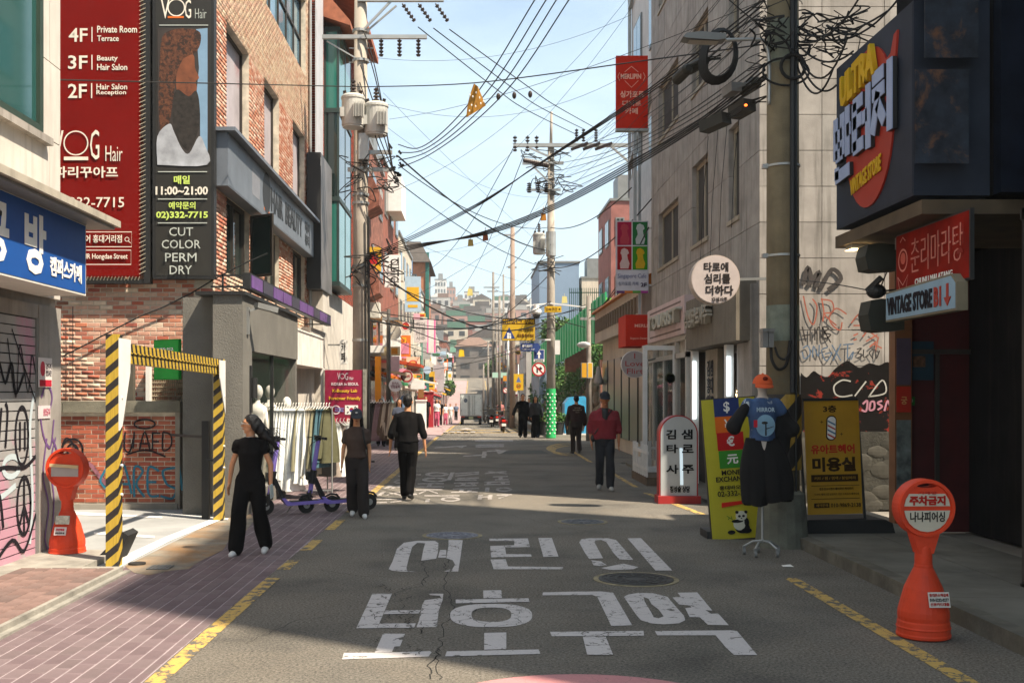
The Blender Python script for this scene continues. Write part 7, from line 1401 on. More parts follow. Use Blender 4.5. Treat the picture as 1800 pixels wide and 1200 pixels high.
# ------------------------------------------------------------------ red parking signs (cone type)
M_cone = mat('red_orange_plastic', (.68, .06, .02), .5, var=.2, scale=3, bump=.15, bscale=8, spec=.2, col2=(.40, .045, .02), spots=(5, .58, .8))
def cone_sign(label, rz, front=True):
    t = thing('cone_sign', label, 'cone sign', (0, 0, 0)); b = MB()
    b.lathe([(.165, 0), (.19, .012), (.192, .03), (.186, .04), (.186, .07), (.192, .08), (.186, .09), (.184, .12), (.178, .13), (.182, .16), (.18, .2), (.136, .366), (.072, .505), (.066, .515), (.066, .53), (.062, .54), (.062, .60), (.058, .66), (.05, .68)], n=28)
    b.prism([(-.055, .62), (.055, .62), (.11, .80), (-.11, .80)], V(0, 0, 0), X3, Z3, -.05, .05); obj(b, 'base', M_cone, t, smooth=False)
    # head: round body with a handle slot
    n = 40; R0 = .212; cz = .955; out = [(R0*math.cos(a), cz+R0*math.sin(a)) for a in [math.pi/2+2*math.pi*i/n for i in range(n+1)]]
    slot = [(.075*math.cos(a), cz+.165+.018*math.sin(a)) for a in [math.pi/2-2*math.pi*i/20 for i in range(21)]]
    pts = out[:-1]; b = MB(); m_ = len(pts)
    # build as two faces (front and back) stitched: outer ring and slot ring as a polygon with a seam
    poly = out+[(s0, s1) for s0, s1 in slot]
    for d, flip in ((.055, 0), (-.055, 1)):
        vs = [(x, -d, z) for x, z in poly]; f = tuple(range(len(poly))); b.add(vs, [f[::-1] if not flip else f])
    for loop in (out, slot):
        k = len(loop)
        for i in range(k-1): x0, z0 = loop[i]; x1, z1 = loop[i+1]; b.quad((x0, -.055, z0), (x1, -.055, z1), (x1, .055, z1), (x0, .055, z0))
    hd = obj(b, 'head', M_cone, t)
    b = MB(); rg = []
    for sgn in (-1, 1):
        for i in range(36):
            a0, a1 = 2*math.pi*i/36, 2*math.pi*(i+1)/36
            for r0, r1, y0, y1 in ((.212, .19, .055, .07), ):
                P0 = [(r*math.cos(a), sgn*y, cz+r*math.sin(a)) for r, y, a in ((.213, .05, a0), (.213, .05, a1), (.208, .07, a1), (.208, .07, a0))]; b.quad(*P0)
                b.quad(*[(r*math.cos(a), sgn*y, cz+r*math.sin(a)) for r, y, a in ((.208, .07, a0), (.208, .07, a1), (.185, .07, a1), (.185, .07, a0))])
                b.quad(*[(r*math.cos(a), sgn*y, cz+r*math.sin(a)) for r, y, a in ((.185, .07, a0), (.185, .07, a1), (.18, .056, a1), (.18, .056, a0))])
    obj(b, 'rim', M_cone, t); o = V(0, -.057, cz)
    if front:
        M_pl = flat('c4bca8', .5); b = MB()
        up = [(.172*math.cos(a), .172*math.sin(a)) for a in [math.radians(5+17*i) for i in range(11)]]; up = [(x, min(y, .105)) for x, y in up]
        b.prism(up, o, X3, Z3, 0, .006); obj(b, 'upper_plate', M_pl, t)
        b = MB(); lo = [(.172*math.cos(a), -.172*math.sin(a)) for a in [math.radians(175-17*i) for i in range(11)]]; b.prism([(x, y-.002) for x, y in lo], o, X3, Z3, 0, .006); obj(b, 'lower_plate', M_pl, t)
        text('주차금지', t, o+V(-.135, -.008, .022), X3, Z3, .27, .07, flat('a82018'), .003, .05); text('기계앞', t, o+V(-.07, -.008, .1), X3, Z3, .14, .022, flat('a82018'), .003, .0)
        text('나나피어싱', t, o+V(-.13, -.008, -.10), X3, Z3, .26, .075, flat('2a2826'), .003, .02)
        b = MB(); b.ob(V(-.04, -.178, .25), X3, V(0, .27, 1).normalized(), 0, .155, 0, .11, 0, .006); f = obj(b, 'sticker', flat('cfc8bc'), t)
        for k, (s, z, c_) in enumerate((('휴대폰소액결제', .075, 'a82018'), ('010-5232-0277', .042, '2a2826'), ('신용카드대출', .012, 'a82018'))): text(s, f, V(-.033, -.185, .25+z)+V(0, .27*z, 0), X3, V(0, .27, 1).normalized(), .14, .024, flat(c_), .003, .03)
    else:
        b = MB(); b.ob(o, X3, Z3, -.15, .15, -.085, .015, 0, .004); obj(b, 'grey_plate', flat('a8a09c', .5), t); b = MB(); b.beam((-.155, -.075, cz+.035), (.155, -.07, cz+.018), .02, .032); obj(b, 'tape_roll', flat('c8b088'), t)
        b = MB(); b.ob(V(-.06, -.135, .38), X3, V(0, .25, 1).normalized(), 0, .15, 0, .09, 0, .01); obj(b, 'torn_sticker', mat('torn_paper', (.55, .55, .45), .8, var=.5, scale=20), t)
        b = MB(); b.ob(V(-.06, -.168, .27), X3, V(0, .27, 1).normalized(), 0, .13, 0, .085, 0, .006); f = obj(b, 'sticker', flat('cfc8c4'), t)
        text('무인택배', f, V(-.04, -.164, .315), X3, V(0, .27, 1).normalized(), .09, .025, flat('c03a4c'), .003, .04); text('010-5239-48', f, V(-.045, -.172, .285), X3, V(0, .27, 1).normalized(), .1, .018, M_ink, .003, .02)
    t.scale = (1.0, 1.0, 1.0); t.rotation_euler = (0, 0, rz); return t
t = cone_sign('red plastic cone sign with white plates reading no parking in Korean', .05); t.location = (3.31, 7.98, 0)
t = cone_sign('red plastic cone sign turned backward beside the graffiti pier', -.12, False); t.location = (-4.42, 11.72, .0); t.scale = (1.03, 1.03, 1.03)
# ------------------------------------------------------------------ boards on the right
def lean_board(name, label, BL, R, U, w, h, mface, mframe, items, d=.05, fr=.012):
    R = V(*R).normalized(); U = V(*U); U = (U-R*U.dot(R)).normalized(); return board(name, label, 'sign board', BL, R, U, w, h, d, mface, mframe, items, fr=fr)
z8 = lambda x, y: ((x-(90+(y-135)*.0958))/325, (970-y)/835)
def q8(x0, y0, x1, y1): a = z8(x0, y1); c_ = z8(x1, y0); m_ = z8(x0, (y0+y1)/2)[0]; return (m_, a[1], m_+(x1-x0)/325, c_[1])
M_ly = mat('lime_yellow_vinyl', (.50, .44, .02), .5, var=.12, scale=2)
BL = P(1251, 951, 13.3); sc = 13.3/F
its = [('r', *q8(172, 140, 320, 245), flat('2c3a6a')), ('t', '$', *q8(228, 158, 265, 226), M_wl, .02), ('r', *q8(182, 245, 325, 345), flat('d8681c')), ('t', '¥', *q8(235, 262, 275, 322), M_wl, .02),
       ('r', *q8(195, 340, 350, 445), flat('b81c1c')), ('t', '€', *q8(250, 362, 295, 422), M_wl, .03), ('r', *q8(208, 447, 355, 550), flat('3c8a2c')), ('t', '元', *q8(252, 470, 318, 527), M_wl, .03),
       ('t', 'MONEY', *q8(222, 560, 358, 590), M_ink, .02), ('t', 'EXCHANGE', *q8(190, 598, 385, 628), M_ink, .02), ('t', '홍대바오환전', *q8(210, 650, 396, 676), M_ink, .02), ('t', '02-332-5598', *q8(200, 682, 414, 714), M_ink, .01),
       ('p', [z8(x, y) for x, y in ((225, 750), (360, 744), (358, 728), (402, 752), (364, 775), (362, 762), (226, 778))], flat('d02818'), 'arrow')]
pw = flat('d0d0c0'); pb = flat('16161a')
for x, y, rx, ry, mm in ((350, 905, 42, 30, pb), (285, 925, 22, 12, pb), (330, 880, 34, 36, pw), (372, 920, 30, 16, pb), (318, 862, 34, 10, pb), (372, 872, 14, 26, pb), (340, 832, 32, 28, pw), (314, 810, 9, 9, pb), (366, 812, 9, 9, pb), (328, 834, 8, 7, pb), (352, 834, 8, 7, pb), (340, 846, 5, 3, pb)):
    a = z8(x, y); its.append(('c', a[0], a[1], rx/325, mm, ry/325))
its.append(('s', [[z8(255, 828), z8(290, 852)], [z8(270, 838), z8(262, 850)], [z8(280, 830), z8(284, 845)]], .008, flat('4a7a2c'), 'bamboo'))
t = lean_board('money_exchange_board', 'yellow green money exchange board with currency squares and a panda', BL, (1, 0, .07), (-.098, .06, 1), 98*sc, 250*sc, M_ly, mat('dark_board_frame', (.05, .04, .03), .6), its)
b = MB(); b.box(BL.x-.05, BL.x+.75, 13.32, 13.75, 0, .09); b.beam((BL.x+.1, 13.45, .05), (BL.x+.05, 13.42, 1.6), .03); b.beam((BL.x+.6, 13.45, .05), (BL.x+.55, 13.42, 1.6), .03); obj(b, 'stand', M_black, t)
z9 = lambda x, y: ((x-(700+(y-150)*.0526))/328, (815-y)/668)
def q9(x0, y0, x1, y1): a = z9(x0, y1); c_ = z9(x1, y0); m_ = z9(x0, (y0+y1)/2)[0]; return (m_, a[1], m_+(x1-x0)/328, c_[1])
M_oy = mat('orange_yellow_vinyl', (.48, .25, .012), .5, var=.15, scale=2); M_br = flat('34200c'); M_rr = flat('b8301c')
BL = P(1420.5, 904.5, 12.95); sc = 12.95/F
its = [('t', '3층', *q9(815, 175, 895, 216), M_br, .03), ('t', '유아트헤어', *q9(745, 405, 1008, 460), M_rr, .035), ('t', '미용실', *q9(755, 480, 1015, 565), M_br, .045), ('r', *q9(750, 582, 1032, 624), M_br), ('t', '커트 / 펌 / 염색 / 붙임머리', *q9(768, 594, 1014, 612), M_oy, .0),
       ('r', *q9(752, 645, 1040, 648), M_br, 'rule'), ('t', '결혼정보이벤트헤어라인 파티머리', *q9(798, 658, 1002, 673), M_br, .01), ('t', '드라이 메이크업 남성커트 전문 두피관리 예약우대', *q9(770, 690, 1036, 703), M_br, -.005), ('r', *q9(752, 722, 1042, 725), M_br, 'rule'),
       ('r', *q9(770, 748, 860, 775), M_br), ('t', '예약문의', *q9(782, 753, 850, 770), M_oy, .0), ('t', '010-9869-2138', *q9(868, 750, 1048, 774), M_br, .01)]
a = z9(865, 308)
its += [('p', [z9(865+30*math.cos(t_)*(1), 308+(46 if math.sin(t_) > 0 else -46)*1+28*math.sin(t_)) for t_ in [2*math.pi*i/24 for i in range(24)]], M_br, 'barber_pole'), ('p', [z9(865+25*math.cos(t_), 308+(44 if math.sin(t_) > 0 else -44)+23*math.sin(t_)) for t_ in [2*math.pi*i/24 for i in range(24)]], M_wl, 'barber_pole')]
for k in range(4): y = 262+k*26; its.append(('p', [z9(842, y), z9(842, y+9), z9(888, y+33), z9(888, y+24)], M_rr if k % 2 else flat('3a6a8a'), 'barber_stripe'))
for (x, y) in ((805, 272), (925, 345)): its.append(('s', [[z9(x-9, y), z9(x+9, y)], [z9(x, y-9), z9(x, y+9)]], .006, M_br, 'sparkle'))
t = lean_board('hair_salon_board', 'orange yellow hair salon board with barber pole on a black frame', BL, (1, .1, .015), (-.052, .05, 1), 100*sc, 200*sc, M_oy, M_oy, its, d=.012, fr=.0)
b = MB(); R = V(1, .1, .015).normalized(); U = V(-.052, .05, 1).normalized(); o = BL
for x in (-.03, .66+.05): b.beam(o+R*x-U*.22+V(0, .02, 0), o+R*x+U*1.38+V(0, .02, 0), .03)
b.beam(o-R*.03-U*.07, o+R*.71-U*.07, .03); b.beam(o-R*.03+U*1.38, o+R*.71+U*1.38, .03); obj(b, 'frame_bars', M_black, t)
b = MB(); N = R.cross(Z3); 
b.prism([(-.12, 0), (.98, 0), (1.02, .1), (.98, .24), (.9, .28), (-.04, .28), (-.12, .22), (-.16, .1)], V(o.x+.02, 13.15, 0), V(1, .05, 0).normalized(), Z3, -.35, .25)
obj(b, 'rubber_base', mat('black_rubber_base', (.02, .02, .019), .8, bump=.4, bscale=12), t)
# arch shaped light box
BLx = P(1159, 883, 17.6); sc = 17.6/F; w, h = 68*sc, 155*sc; o = V(BLx.x, 17.6, 0.0); t = thing('arched_light_box', 'arched white light box with red edge and black Korean letters', 'sign board', o)
arc = lambda e: [(e, .12+e*.3)]+[(e, h-w/2)]+[(w/2-(w/2-e)*math.cos(a_), h-w/2*.98+(w/2*.98-e)*math.sin(a_)) for a_ in [math.pi*i/20 for i in range(1, 20)]]+[(w-e, h-w/2), (w-e, .12+e*.3)]
b = MB(); b.prism(arc(0)[::-1], o, X3, Z3, -.25, -.004); obj(b, 'red_edge', mat('red_trim', (.38, .03, .03), .4), t)
b = MB(); b.prism(arc(.022)[::-1], o, X3, Z3, -.004, .004); obj(b, 'face', mat('opal_plastic', (.46, .48, .48), .25, var=.08), t)
b = MB(); b.box(o.x-.03, o.x+w+.03, 17.52, 17.9, 0, .125); obj(b, 'base', mat('red_trim', (.38, .03, .03), .4), t)
fx = lambda x: (x-865)/4.614*sc; fz = lambda y: (1120-y)/4.614*sc
for s, x0, y0, x1, y1 in (('김', 918, 522, 1000, 600), ('샘', 1042, 520, 1134, 600), ('타', 922, 642, 1015, 712), ('로', 1048, 642, 1142, 710), ('사', 920, 806, 1020, 880), ('주', 1050, 806, 1145, 878), ('점성술 상담', 950, 978, 1112, 1030)):
    text(s, t, o+V(fx(x0), -.006, fz(y1)), X3, Z3, fx(x1)-fx(x0), fz(y0)-fz(y1), flat('14181a'), .004, .03 if len(s) < 2 else .04)
b = MB(); b.prism([(w*.54, .3), (w*.62, .3), (w*.60, .9), (w*.52, .9)], o, X3, Z3, .004, .006); obj(b, 'glow_strip', mat('strip_glow', (.75, .92, 1), .4, emit=.25, var=0), t)  # glowing strip laid on the face for its bright upright streak
# ------------------------------------------------------------------ scooters
M_pur = mat('scooter_purple', hx('8a78c8'), .4, var=.1); M_tyre = mat('rubber_tyre', (.025, .024, .022), .85)
def escooter(label, loc, rz, lean=.05):
    t = thing('electric_scooter', label, 'scooter', (0, 0, 0), 'purple shared scooters'); r = .125
    for x, nm in ((0, 'front_wheel'), (1.0, 'rear_wheel')):
        b = MB(); b.lathe([(r-.035, -.022), (r-.006, -.02), (r, 0), (r-.006, .02), (r-.035, .022)], (x, 0, r), 26, ax=Y3); w_ = obj(b, nm, M_tyre, t)
        b = MB(); b.lathe([(r-.034, -.018), (r-.03, .018)], (x, 0, r), 26, ax=Y3); b.lathe([(.05, -.03), (.05, .03)], (x, 0, r), 14, ax=Y3)
        for k in range(6): a_ = k*math.pi/3; b.beam((x+.04*math.cos(a_), 0, r+.04*math.sin(a_)), (x+(r-.03)*math.cos(a_), 0, r+(r-.03)*math.sin(a_)), .014, .018, up=Y3)
        obj(b, 'rim', M_steel, w_)
    b = MB(); b.prism([(.30, .13), (.93, .15), (.97, .19), (.9, .2), (.34, .18), (.27, .24), (.22, .24)], V(0, .075, 0), X3, Z3, 0, .15); obj(b, 'deck', M_pur, t)
    b = MB(); b.box(.36, .86, -.065, .065, .186, .196); obj(b, 'grip_mat', M_black, t)
    b = MB(); b.beam((.27, 0, .2), (.12, 0, .52), .07, .06); b.tube([(.0, .0, r), (.02, -.05, r+.03), (.04, -.05, .3), (.07, 0, .36)], .018, 8); b.tube([(.0, .0, r), (.02, .05, r+.03), (.04, .05, .3), (.07, 0, .36)], .018, 8); obj(b, 'fork', M_black, t)
    b = MB(); b.tube([(.055, 0, .3), (.17, 0, 1.08)], .034, 10); obj(b, 'stem', M_pur, t)
    b = MB(); b.tube([(.075, 0, .44), (.11, 0, .64)], .052, 10); b.box(.0, .06, -.05, .05, .5, .62); obj(b, 'battery_pack', M_black, t)
    b = MB(); b.tube([(.20, -.24, 1.12), (.17, -.1, 1.12), (.165, .1, 1.12), (.2, .24, 1.12)], .015, 8); b.tube([(.205, -.24, 1.12), (.19, -.16, 1.12)], .021, 8); b.tube([(.205, .24, 1.12), (.19, .16, 1.12)], .021, 8); b.box(.12, .2, -.04, .04, 1.08, 1.15); b.beam((.1, .1, 1.12), (.08, .22, 1.1), .01); b.tube(curve2([(.15, -.08, 1.1), (.02, -.06, 1.0), (.04, -.03, .8), (.08, 0, .6)], 5), .006, 5); obj(b, 'handlebar', M_black, t)
    b = MB(); b.tube([(1.12, 0, .2), (1.07, 0, .26), (.98, 0, .275), (.88, 0, .23)], .018, 6); b.tube([(.1, 0, .23), (.04, 0, .275), (-.06, 0, .26), (-.11, 0, .2)], .018, 6); obj(b, 'mudguard', M_black, t)
    b = MB(); b.tube([(.4, .02, .14), (.36, .14, .01)], .01, 6); obj(b, 'kickstand', M_steel, t)
    t.rotation_euler = (lean, 0, rz); t.location = loc; return t
escooter('purple electric scooter parked in front with handlebar before the teal clothes', (-2.50, 16.0, .018), math.atan2(.48, .9))
escooter('purple electric scooter partly hidden behind the woman in black', (-3.05, 15.75, .018), math.atan2(.42, .9), .03)
# ------------------------------------------------------------------ clothes rails and garments
def garment(x, y, zt, L, w, m, label, group, rz=0, taper=1.25, name='garment', top=.55, thick=.05):
    t = thing(name, label, 'garment', (0, 0, 0), group); b = MB(); n = 13; k = 9; vs = []
    ph = random.random()*6
    for j in range(k):
        s = j/(k-1); ww = w*(top+(taper-top)*s**.7); z = -s*L
        for i in range(n):
            a_ = 2*math.pi*i/n; fold = 1+.3*s*math.sin(a_*4+ph+s*2); vs.append((ww/2*math.cos(a_)*fold, thick*(.5+s)*math.sin(a_)*fold+.01*math.sin(s*5+ph), z-.05))
    b.add(vs, [(j*n+i, (j+1)*n+i, (j+1)*n+(i+1) % n, j*n+(i+1) % n) for j in range(k-1) for i in range(n)]+[tuple(range(n))[::-1]])
    b.add([(-w*top/2, 0, -.05), (0, 0, .0), (w*top/2, 0, -.05), (0, .02, -.06)], [(0, 1, 2, 3)]); obj(b, 'cloth', m, t, smooth=True)
    b = MB(); b.tube([(-w*.2, 0, -.03), (0, 0, .02), (w*.2, 0, -.03)], .005, 5); b.tube([(0, 0, .02), (0, 0, .06), (.02, 0, .08)], .006, 5); obj(b, 'hanger', M_wl, t)
    t.location = (x, y, zt); t.rotation_euler = (0, 0, rz); return t
Mc = {k: mat('fabric_'+k, hx(v), .85, var=.12, scale=9, bump=.4, bscale=22) for k, v in dict(white='eeeee8', cream='b8ae98', khaki='8a8468', teal='4a6a74', olive='5c5a40', grey='8c8c88', black='141212', mauve='6a545c', brown='4a3a30', stripe='9a8c80', pink='c89ca4', blue='6c84a0', mint='78b0a8', red='a02830').items()}
t = thing('clothes_rail', 'long metal clothes rail full of pale dresses outside the grey shop', 'clothes rail', (-3.1, 18.3, 0)); b = MB()
b.tube([(-3.65, 18.3, 0), (-3.65, 18.3, 1.56), (-2.42, 18.3, 1.56), (-2.42, 18.3, 0)], .014, 6); b.beam((-3.65, 18.05, .03), (-3.65, 18.55, .03), .03); b.beam((-2.42, 18.05, .03), (-2.42, 18.55, .03), .03); b.beam((-3.65, 18.3, .15), (-2.42, 18.3, .15), .02); obj(b, 'frame', M_steel, t)
cols_ = [('cream', 5), ('white', 8), ('khaki', 1), ('white', 3), ('cream', 2), ('khaki', 1), ('teal', 3), ('olive', 2)]
x = -3.6; i = 0; L_ = {'white': 1.32, 'cream': 1.25, 'khaki': 1.05, 'teal': .98, 'olive': .85}
for cn, n in cols_:
    for k in range(n): garment(x, 18.3, 1.55, L_[cn]*random.uniform(.86, 1.05), .34, Mc[cn], f'long {cn} garment hanging on the rail before the grey shop', f'{cn} garments on the long rail', random.uniform(.7, 1.3), thick=.035); x += .047
t = thing('clothes_rail', 'short low rail of white shirts at the right end beside the red sign', 'clothes rail', (-2.6, 19.2, 0)); b = MB(); b.tube([(-2.62, 19.2, 0), (-2.62, 19.2, 1.28), (-2.2, 19.9, 1.28), (-2.2, 19.9, 0)], .014, 6); obj(b, 'frame', M_steel, t)
for k in range(7): s = k/7; garment(-2.6+.38*s, 19.25+.62*s, 1.26, random.uniform(.7, .95), .32, Mc['white' if k % 3 else 'stripe'], f'short {"white" if k % 3 else "beige"} shirt on the low rail beside the red sign', f'{"white" if k % 3 else "beige"} shirts on the low rail', -.4, thick=.04)
b = MB(); b.box(-2.78, -2.45, 18.75, 19.1, .35, .62); b.tube([(-2.7, 18.9, .6), (-2.62, 18.85, .95), (-2.5, 18.9, .6)], .012, 5); tag(obj(b, 'black_bag', Mc['black']), 'black bag hung low at the end of the long rail', 'bag')
t = thing('clothes_rail', 'dark clothes rail with black and striped garments farther down the pavement', 'clothes rail', (-3, 35, 0)); b = MB(); b.tube([(-3.55, 35, 0), (-3.55, 35, 1.5), (-2.55, 35, 1.5), (-2.55, 35, 0)], .016, 6); b.beam((-3.55, 34.7, .04), (-3.55, 35.3, .04), .04); b.beam((-2.55, 34.7, .04), (-2.55, 35.3, .04), .04); obj(b, 'frame', M_steel, t)
for k, cn in enumerate(('black', 'black', 'black', 'black', 'mauve', 'mauve', 'brown', 'stripe', 'brown', 'stripe', 'cream')): garment(-3.5+k*.09, 35, 1.49, random.uniform(1.0, 1.2), .36, Mc[cn], f'{cn} garment hanging on the farther dark clothes rail', f'{cn} garments on the farther rail', .5)
for k, (x, y, z, cn, lb) in enumerate(((-3.7, 33, 1.9, 'pink', 'pink top hung outside the shop beyond the red sign'), (-3.4, 43, 1.7, 'mint', 'mint green top hung over the pavement by the left shops'), (-3.2, 44.5, 1.5, 'pink', 'pink blouse hanging by the mint green top'), (-3.5, 40, 1.7, 'white', 'white dress hung behind the farther clothes rail'), (-3.1, 47, 1.7, 'blue', 'light blue shirt hung near the walking man'))): garment(x, y, z, .8, .4, Mc[cn], lb, None, .2)
for k, (x, y, w_, h_, cn, lb) in enumerate(((-3.3, 62, .9, 2.0, 'red', 'red fabric display stand behind the far man in black'), (-3.0, 55, .5, 1.5, 'white', 'white draped display beside the left shops'), (-3.2, 70, .8, 1.6, 'pink', 'pink display stand farther down the left pavement'))):
    b = MB(); b.box(x, x+w_, y, y+.5, gz(y), gz(y)+h_); b.box(x-.05, x+w_+.05, y-.05, y+.55, gz(y)+h_, gz(y)+h_+.05); tag(obj(b, 'display_stand', Mc[cn]), lb, 'display stand')
# red hair salon sign board
zc6 = lambda x, y: ((x-65)/425, (955-y)/895)
def q6(x0, y0, x1, y1): a = zc6(x0, y1); c_ = zc6(x1, y0); return (a[0], a[1], c_[0], c_[1])
p0 = P(571, 799, 24.4); sc = 24.4/F; M_mar = mat('magenta_red_vinyl', (.27, .012, .045), .45, var=.08); M_yl = flat('e0b03c'); M_w2 = flat('e0ccd0')
its = [('t', 'V', *q6(205, 92, 235, 165), M_w2, 0), ('o', .458, .926, .07, .012, M_w2), ('t', 'G', *q6(290, 90, 325, 165), M_w2, 0), ('t', 'Hair', *q6(340, 130, 386, 165), M_w2, .0), ('t', 'KOREA in SEOUL', *q6(138, 192, 442, 224), M_w2, .03), ('t', 'K-Beauty Lab', *q6(150, 262, 426, 306), M_yl, .03), ('t', 'Foreigner Friendly', *q6(112, 340, 466, 386), M_yl, .03),
       ('r', *q6(290, 432, 435, 530), M_wl, 'flag'), ('c', zc6(362, 480)[0], zc6(362, 480)[1], .055, flat('a82438')), ('c', zc6(362, 492)[0], zc6(362, 492)[1], .045, flat('28408a'), .03), ('s', [[zc6(312, 445), zc6(330, 460)], [zc6(395, 460), zc6(412, 445)], [zc6(312, 515), zc6(330, 500)], [zc6(395, 500), zc6(412, 515)]], .025, M_ink),
       ('o', zc6(190, 480)[0], zc6(190, 480)[1], .12, .03, M_w2), ('t', 'Tourism\nFriendly', *q6(175, 455, 280, 505), flat('6c88c8'), .02), ('r', *q6(140, 570, 190, 620), flat('d8606c')), ('r', *q6(300, 568, 362, 626), flat('c0443c')), ('t', 'G', *q6(310, 575, 352, 620), M_wl, .04), ('t', 'V.I.P Lounge', *q6(175, 700, 400, 728), M_w2, .02), ('t', 'Reception', *q6(175, 820, 330, 850), M_w2, .02), ('t', 'Private Room', *q6(160, 760, 400, 786), M_w2, .01)]
t = board('red_sign_board', 'tall dark red hair salon board with yellow lines and Korean flag on the pavement', 'sign board', p0, X3, Z3, 67*sc, 149*sc, .35, M_mar, M_mar, its)
b = MB(); b.box(p0.x, p0.x+67*sc, 24.42, 24.74, 0, p0.z+.01); b.box(p0.x-.03, p0.x-.0, 24.38, 24.76, 0, p0.z+149*sc); b.box(p0.x+67*sc, p0.x+67*sc+.05, 24.38, 24.76, 0, p0.z+149*sc+.02); obj(b, 'stand', mat('worn_stand', (.25, .24, .2), .7, var=.4, scale=8), t)
# ------------------------------------------------------------------ truck, mopeds
y0 = 86; zg = gz(86.5)+.02; t = thing('box_truck', 'small pale grey box truck driving away down the street', 'truck', (-.3, y0, zg)); x0, x1 = -1.17, .55
b = MB(); b.box(x0, x1, y0, y0+3.2, zg+.72, zg+2.45); obj(b, 'cargo_box', mat('truck_box_paint', (.70, .70, .66), .5, var=.1, streak=.2), t)
for k in range(2):
    xa = x0+.06+k*.83; b = MB(); b.box(xa, xa+.77, y0-.03, y0, zg+.80, zg+2.38); dr = obj(b, 'door', mat('truck_door_paint', (.78, .80, .75), .45, var=.12), t); b = MB()
    for xb in ((xa+.66, xa+.1+.46) if k == 0 else (xa+.1, xa+.25)): b.cyl((xb, y0-.06, zg+.8), (xb, y0-.06, zg+2.36), .022, n=6)
    for zz_ in (1.1, 2.1): b.box(xa, xa+.06, y0-.05, y0-.03, zg+zz_, zg+zz_+.1) if k == 0 else b.box(xa+.71, xa+.77, y0-.05, y0-.03, zg+zz_, zg+zz_+.1)
    obj(b, 'locking_bar', M_steel, dr)
b = MB(); b.disc(V(x0+.42, y0-.034, zg+1.95), X3, Z3, 0, 0, .15, .17, 0, .003); obj(b, 'emblem', flat('6a7480'), t)
b = MB(); b.box(x0-.03, x1+.03, y0-.04, y0+3.2, zg+2.45, zg+2.5); b.box(x0-.03, x0, y0-.04, y0+.05, zg+.7, zg+2.45); b.box(x1, x1+.03, y0-.04, y0+.05, zg+.7, zg+2.45); obj(b, 'box_edge', M_steel, t)
b = MB(); b.box(x0+.05, x1-.05, y0, y0+5, zg+.5, zg+.7); b.box(x0+.1, x1-.1, y0-.08, y0+.05, zg+.42, zg+.56); obj(b, 'chassis', M_black, t)
b = MB(); b.box(x0+.05, x1-.05, y0+3.3, y0+4.8, zg+.6, zg+1.85); obj(b, 'cab', M_white, t)
for x in (x0+.02, x1-.24):
    for yy in (y0+.6, y0+4.0): b = MB(); b.lathe([(.28, 0), (.29, .03), (.29, .19), (.28, .22)], (x, yy, zg+.29), 16, ax=X3); w_ = obj(b, 'wheel', M_tyre, t); b = MB(); b.lathe([(.15, -.005), (.15, .225)], (x, yy, zg+.29), 12, ax=X3); obj(b, 'rim', M_steel, w_)
for x in (x0+.05, x1-.35): b = MB(); b.box(x, x+.3, y0-.09, y0-.04, zg+.6, zg+.7); obj(b, 'tail_lamp', flat('b8301c'), t)
b = MB(); b.box(-.5, -.14, y0-.1, y0-.08, zg+.48, zg+.66); obj(b, 'number_plate', flat('c8c8a0'), t)
def moped(label, x, y, rz, mb_, box=False):
    z = gz(y)+.01; t = thing('moped', label, 'moped', (0, 0, 0), 'mopeds parked along the railing'); r = .23
    for yy in (0, 1.2):
        b = MB(); b.lathe([(r-.07, -.05), (r-.01, -.045), (r, 0), (r-.01, .045), (r-.07, .05)], (0, yy, r), 20, ax=X3); w_ = obj(b, 'wheel', M_tyre, t); b = MB(); b.lathe([(.09, -.04), (.15, -.02), (.15, .02), (.09, .04)], (0, yy, r), 14, ax=X3); obj(b, 'rim', M_steel, w_)
    b = MB(); b.prism([(-.15, .35), (.05, .58), (.55, .62), (.62, .3), (.85, .28), (.95, .75), (1.05, .8), (1.1, .4), (.95, .22), (.3, .2), (.0, .28)], V(-.12, 0, 0), Y3, Z3, 0, .24); b.box(-.2, .2, -.12, .5, .4, .58); obj(b, 'body', mb_, t)
    b = MB(); b.ell((0, .22, .66), .14, .38, .08); obj(b, 'seat', M_black, t, smooth=True); b = MB(); b.box(-.08, .08, -.2, -.14, .5, .6); obj(b, 'tail_lamp', flat('d02818'), t); b = MB(); b.box(-.1, .1, -.26, -.22, .3, .42); obj(b, 'number_plate', M_white, t)
    b = MB(); b.tube([(0, 1.15, .3), (0, .95, .95)], .035, 8); b.tube([(-.33, .85, .98), (0, .95, .98), (.33, .85, .98)], .02, 8)
    for s in (-1, 1): b.beam((s*.25, .88, .98), (s*.3, .9, 1.15), .012)
    obj(b, 'handlebar', M_black, t); b = MB()
    for s in (-1, 1): b.ell((s*.31, .9, 1.18), .07, .015, .05)
    obj(b, 'mirror', M_black, t, smooth=True)
    if box: b = MB(); b.box(-.22, .22, -.35, .05, .72, 1.05); obj(b, 'delivery_box', M_black, t)
    t.location = (x, y, z); t.rotation_euler = (0, 0, rz); return t
moped('red tailed black moped nearest the street at the railing', 1.33, 50.5, .05, mat('dark_red_plastic', (.10, .015, .015), .3))
moped('black moped with delivery box farther left along the railing', .95, 62, -.1, M_black, True)
moped('dark moped behind the other two at the railing', 1.4, 70, .15, mat('dark_grey_plastic', (.05, .05, .055), .4))
for k_ in range(5): moped('dark parked moped in the farther cluster beyond the railing', 1.35+.2*(k_ % 2), 84+k_*2.6, .1*k_, M_black)
moped('pale scooter moped at the far end of the railing', 1.5, 79, -.1, mat('pale_plastic', (.4, .4, .38), .4))
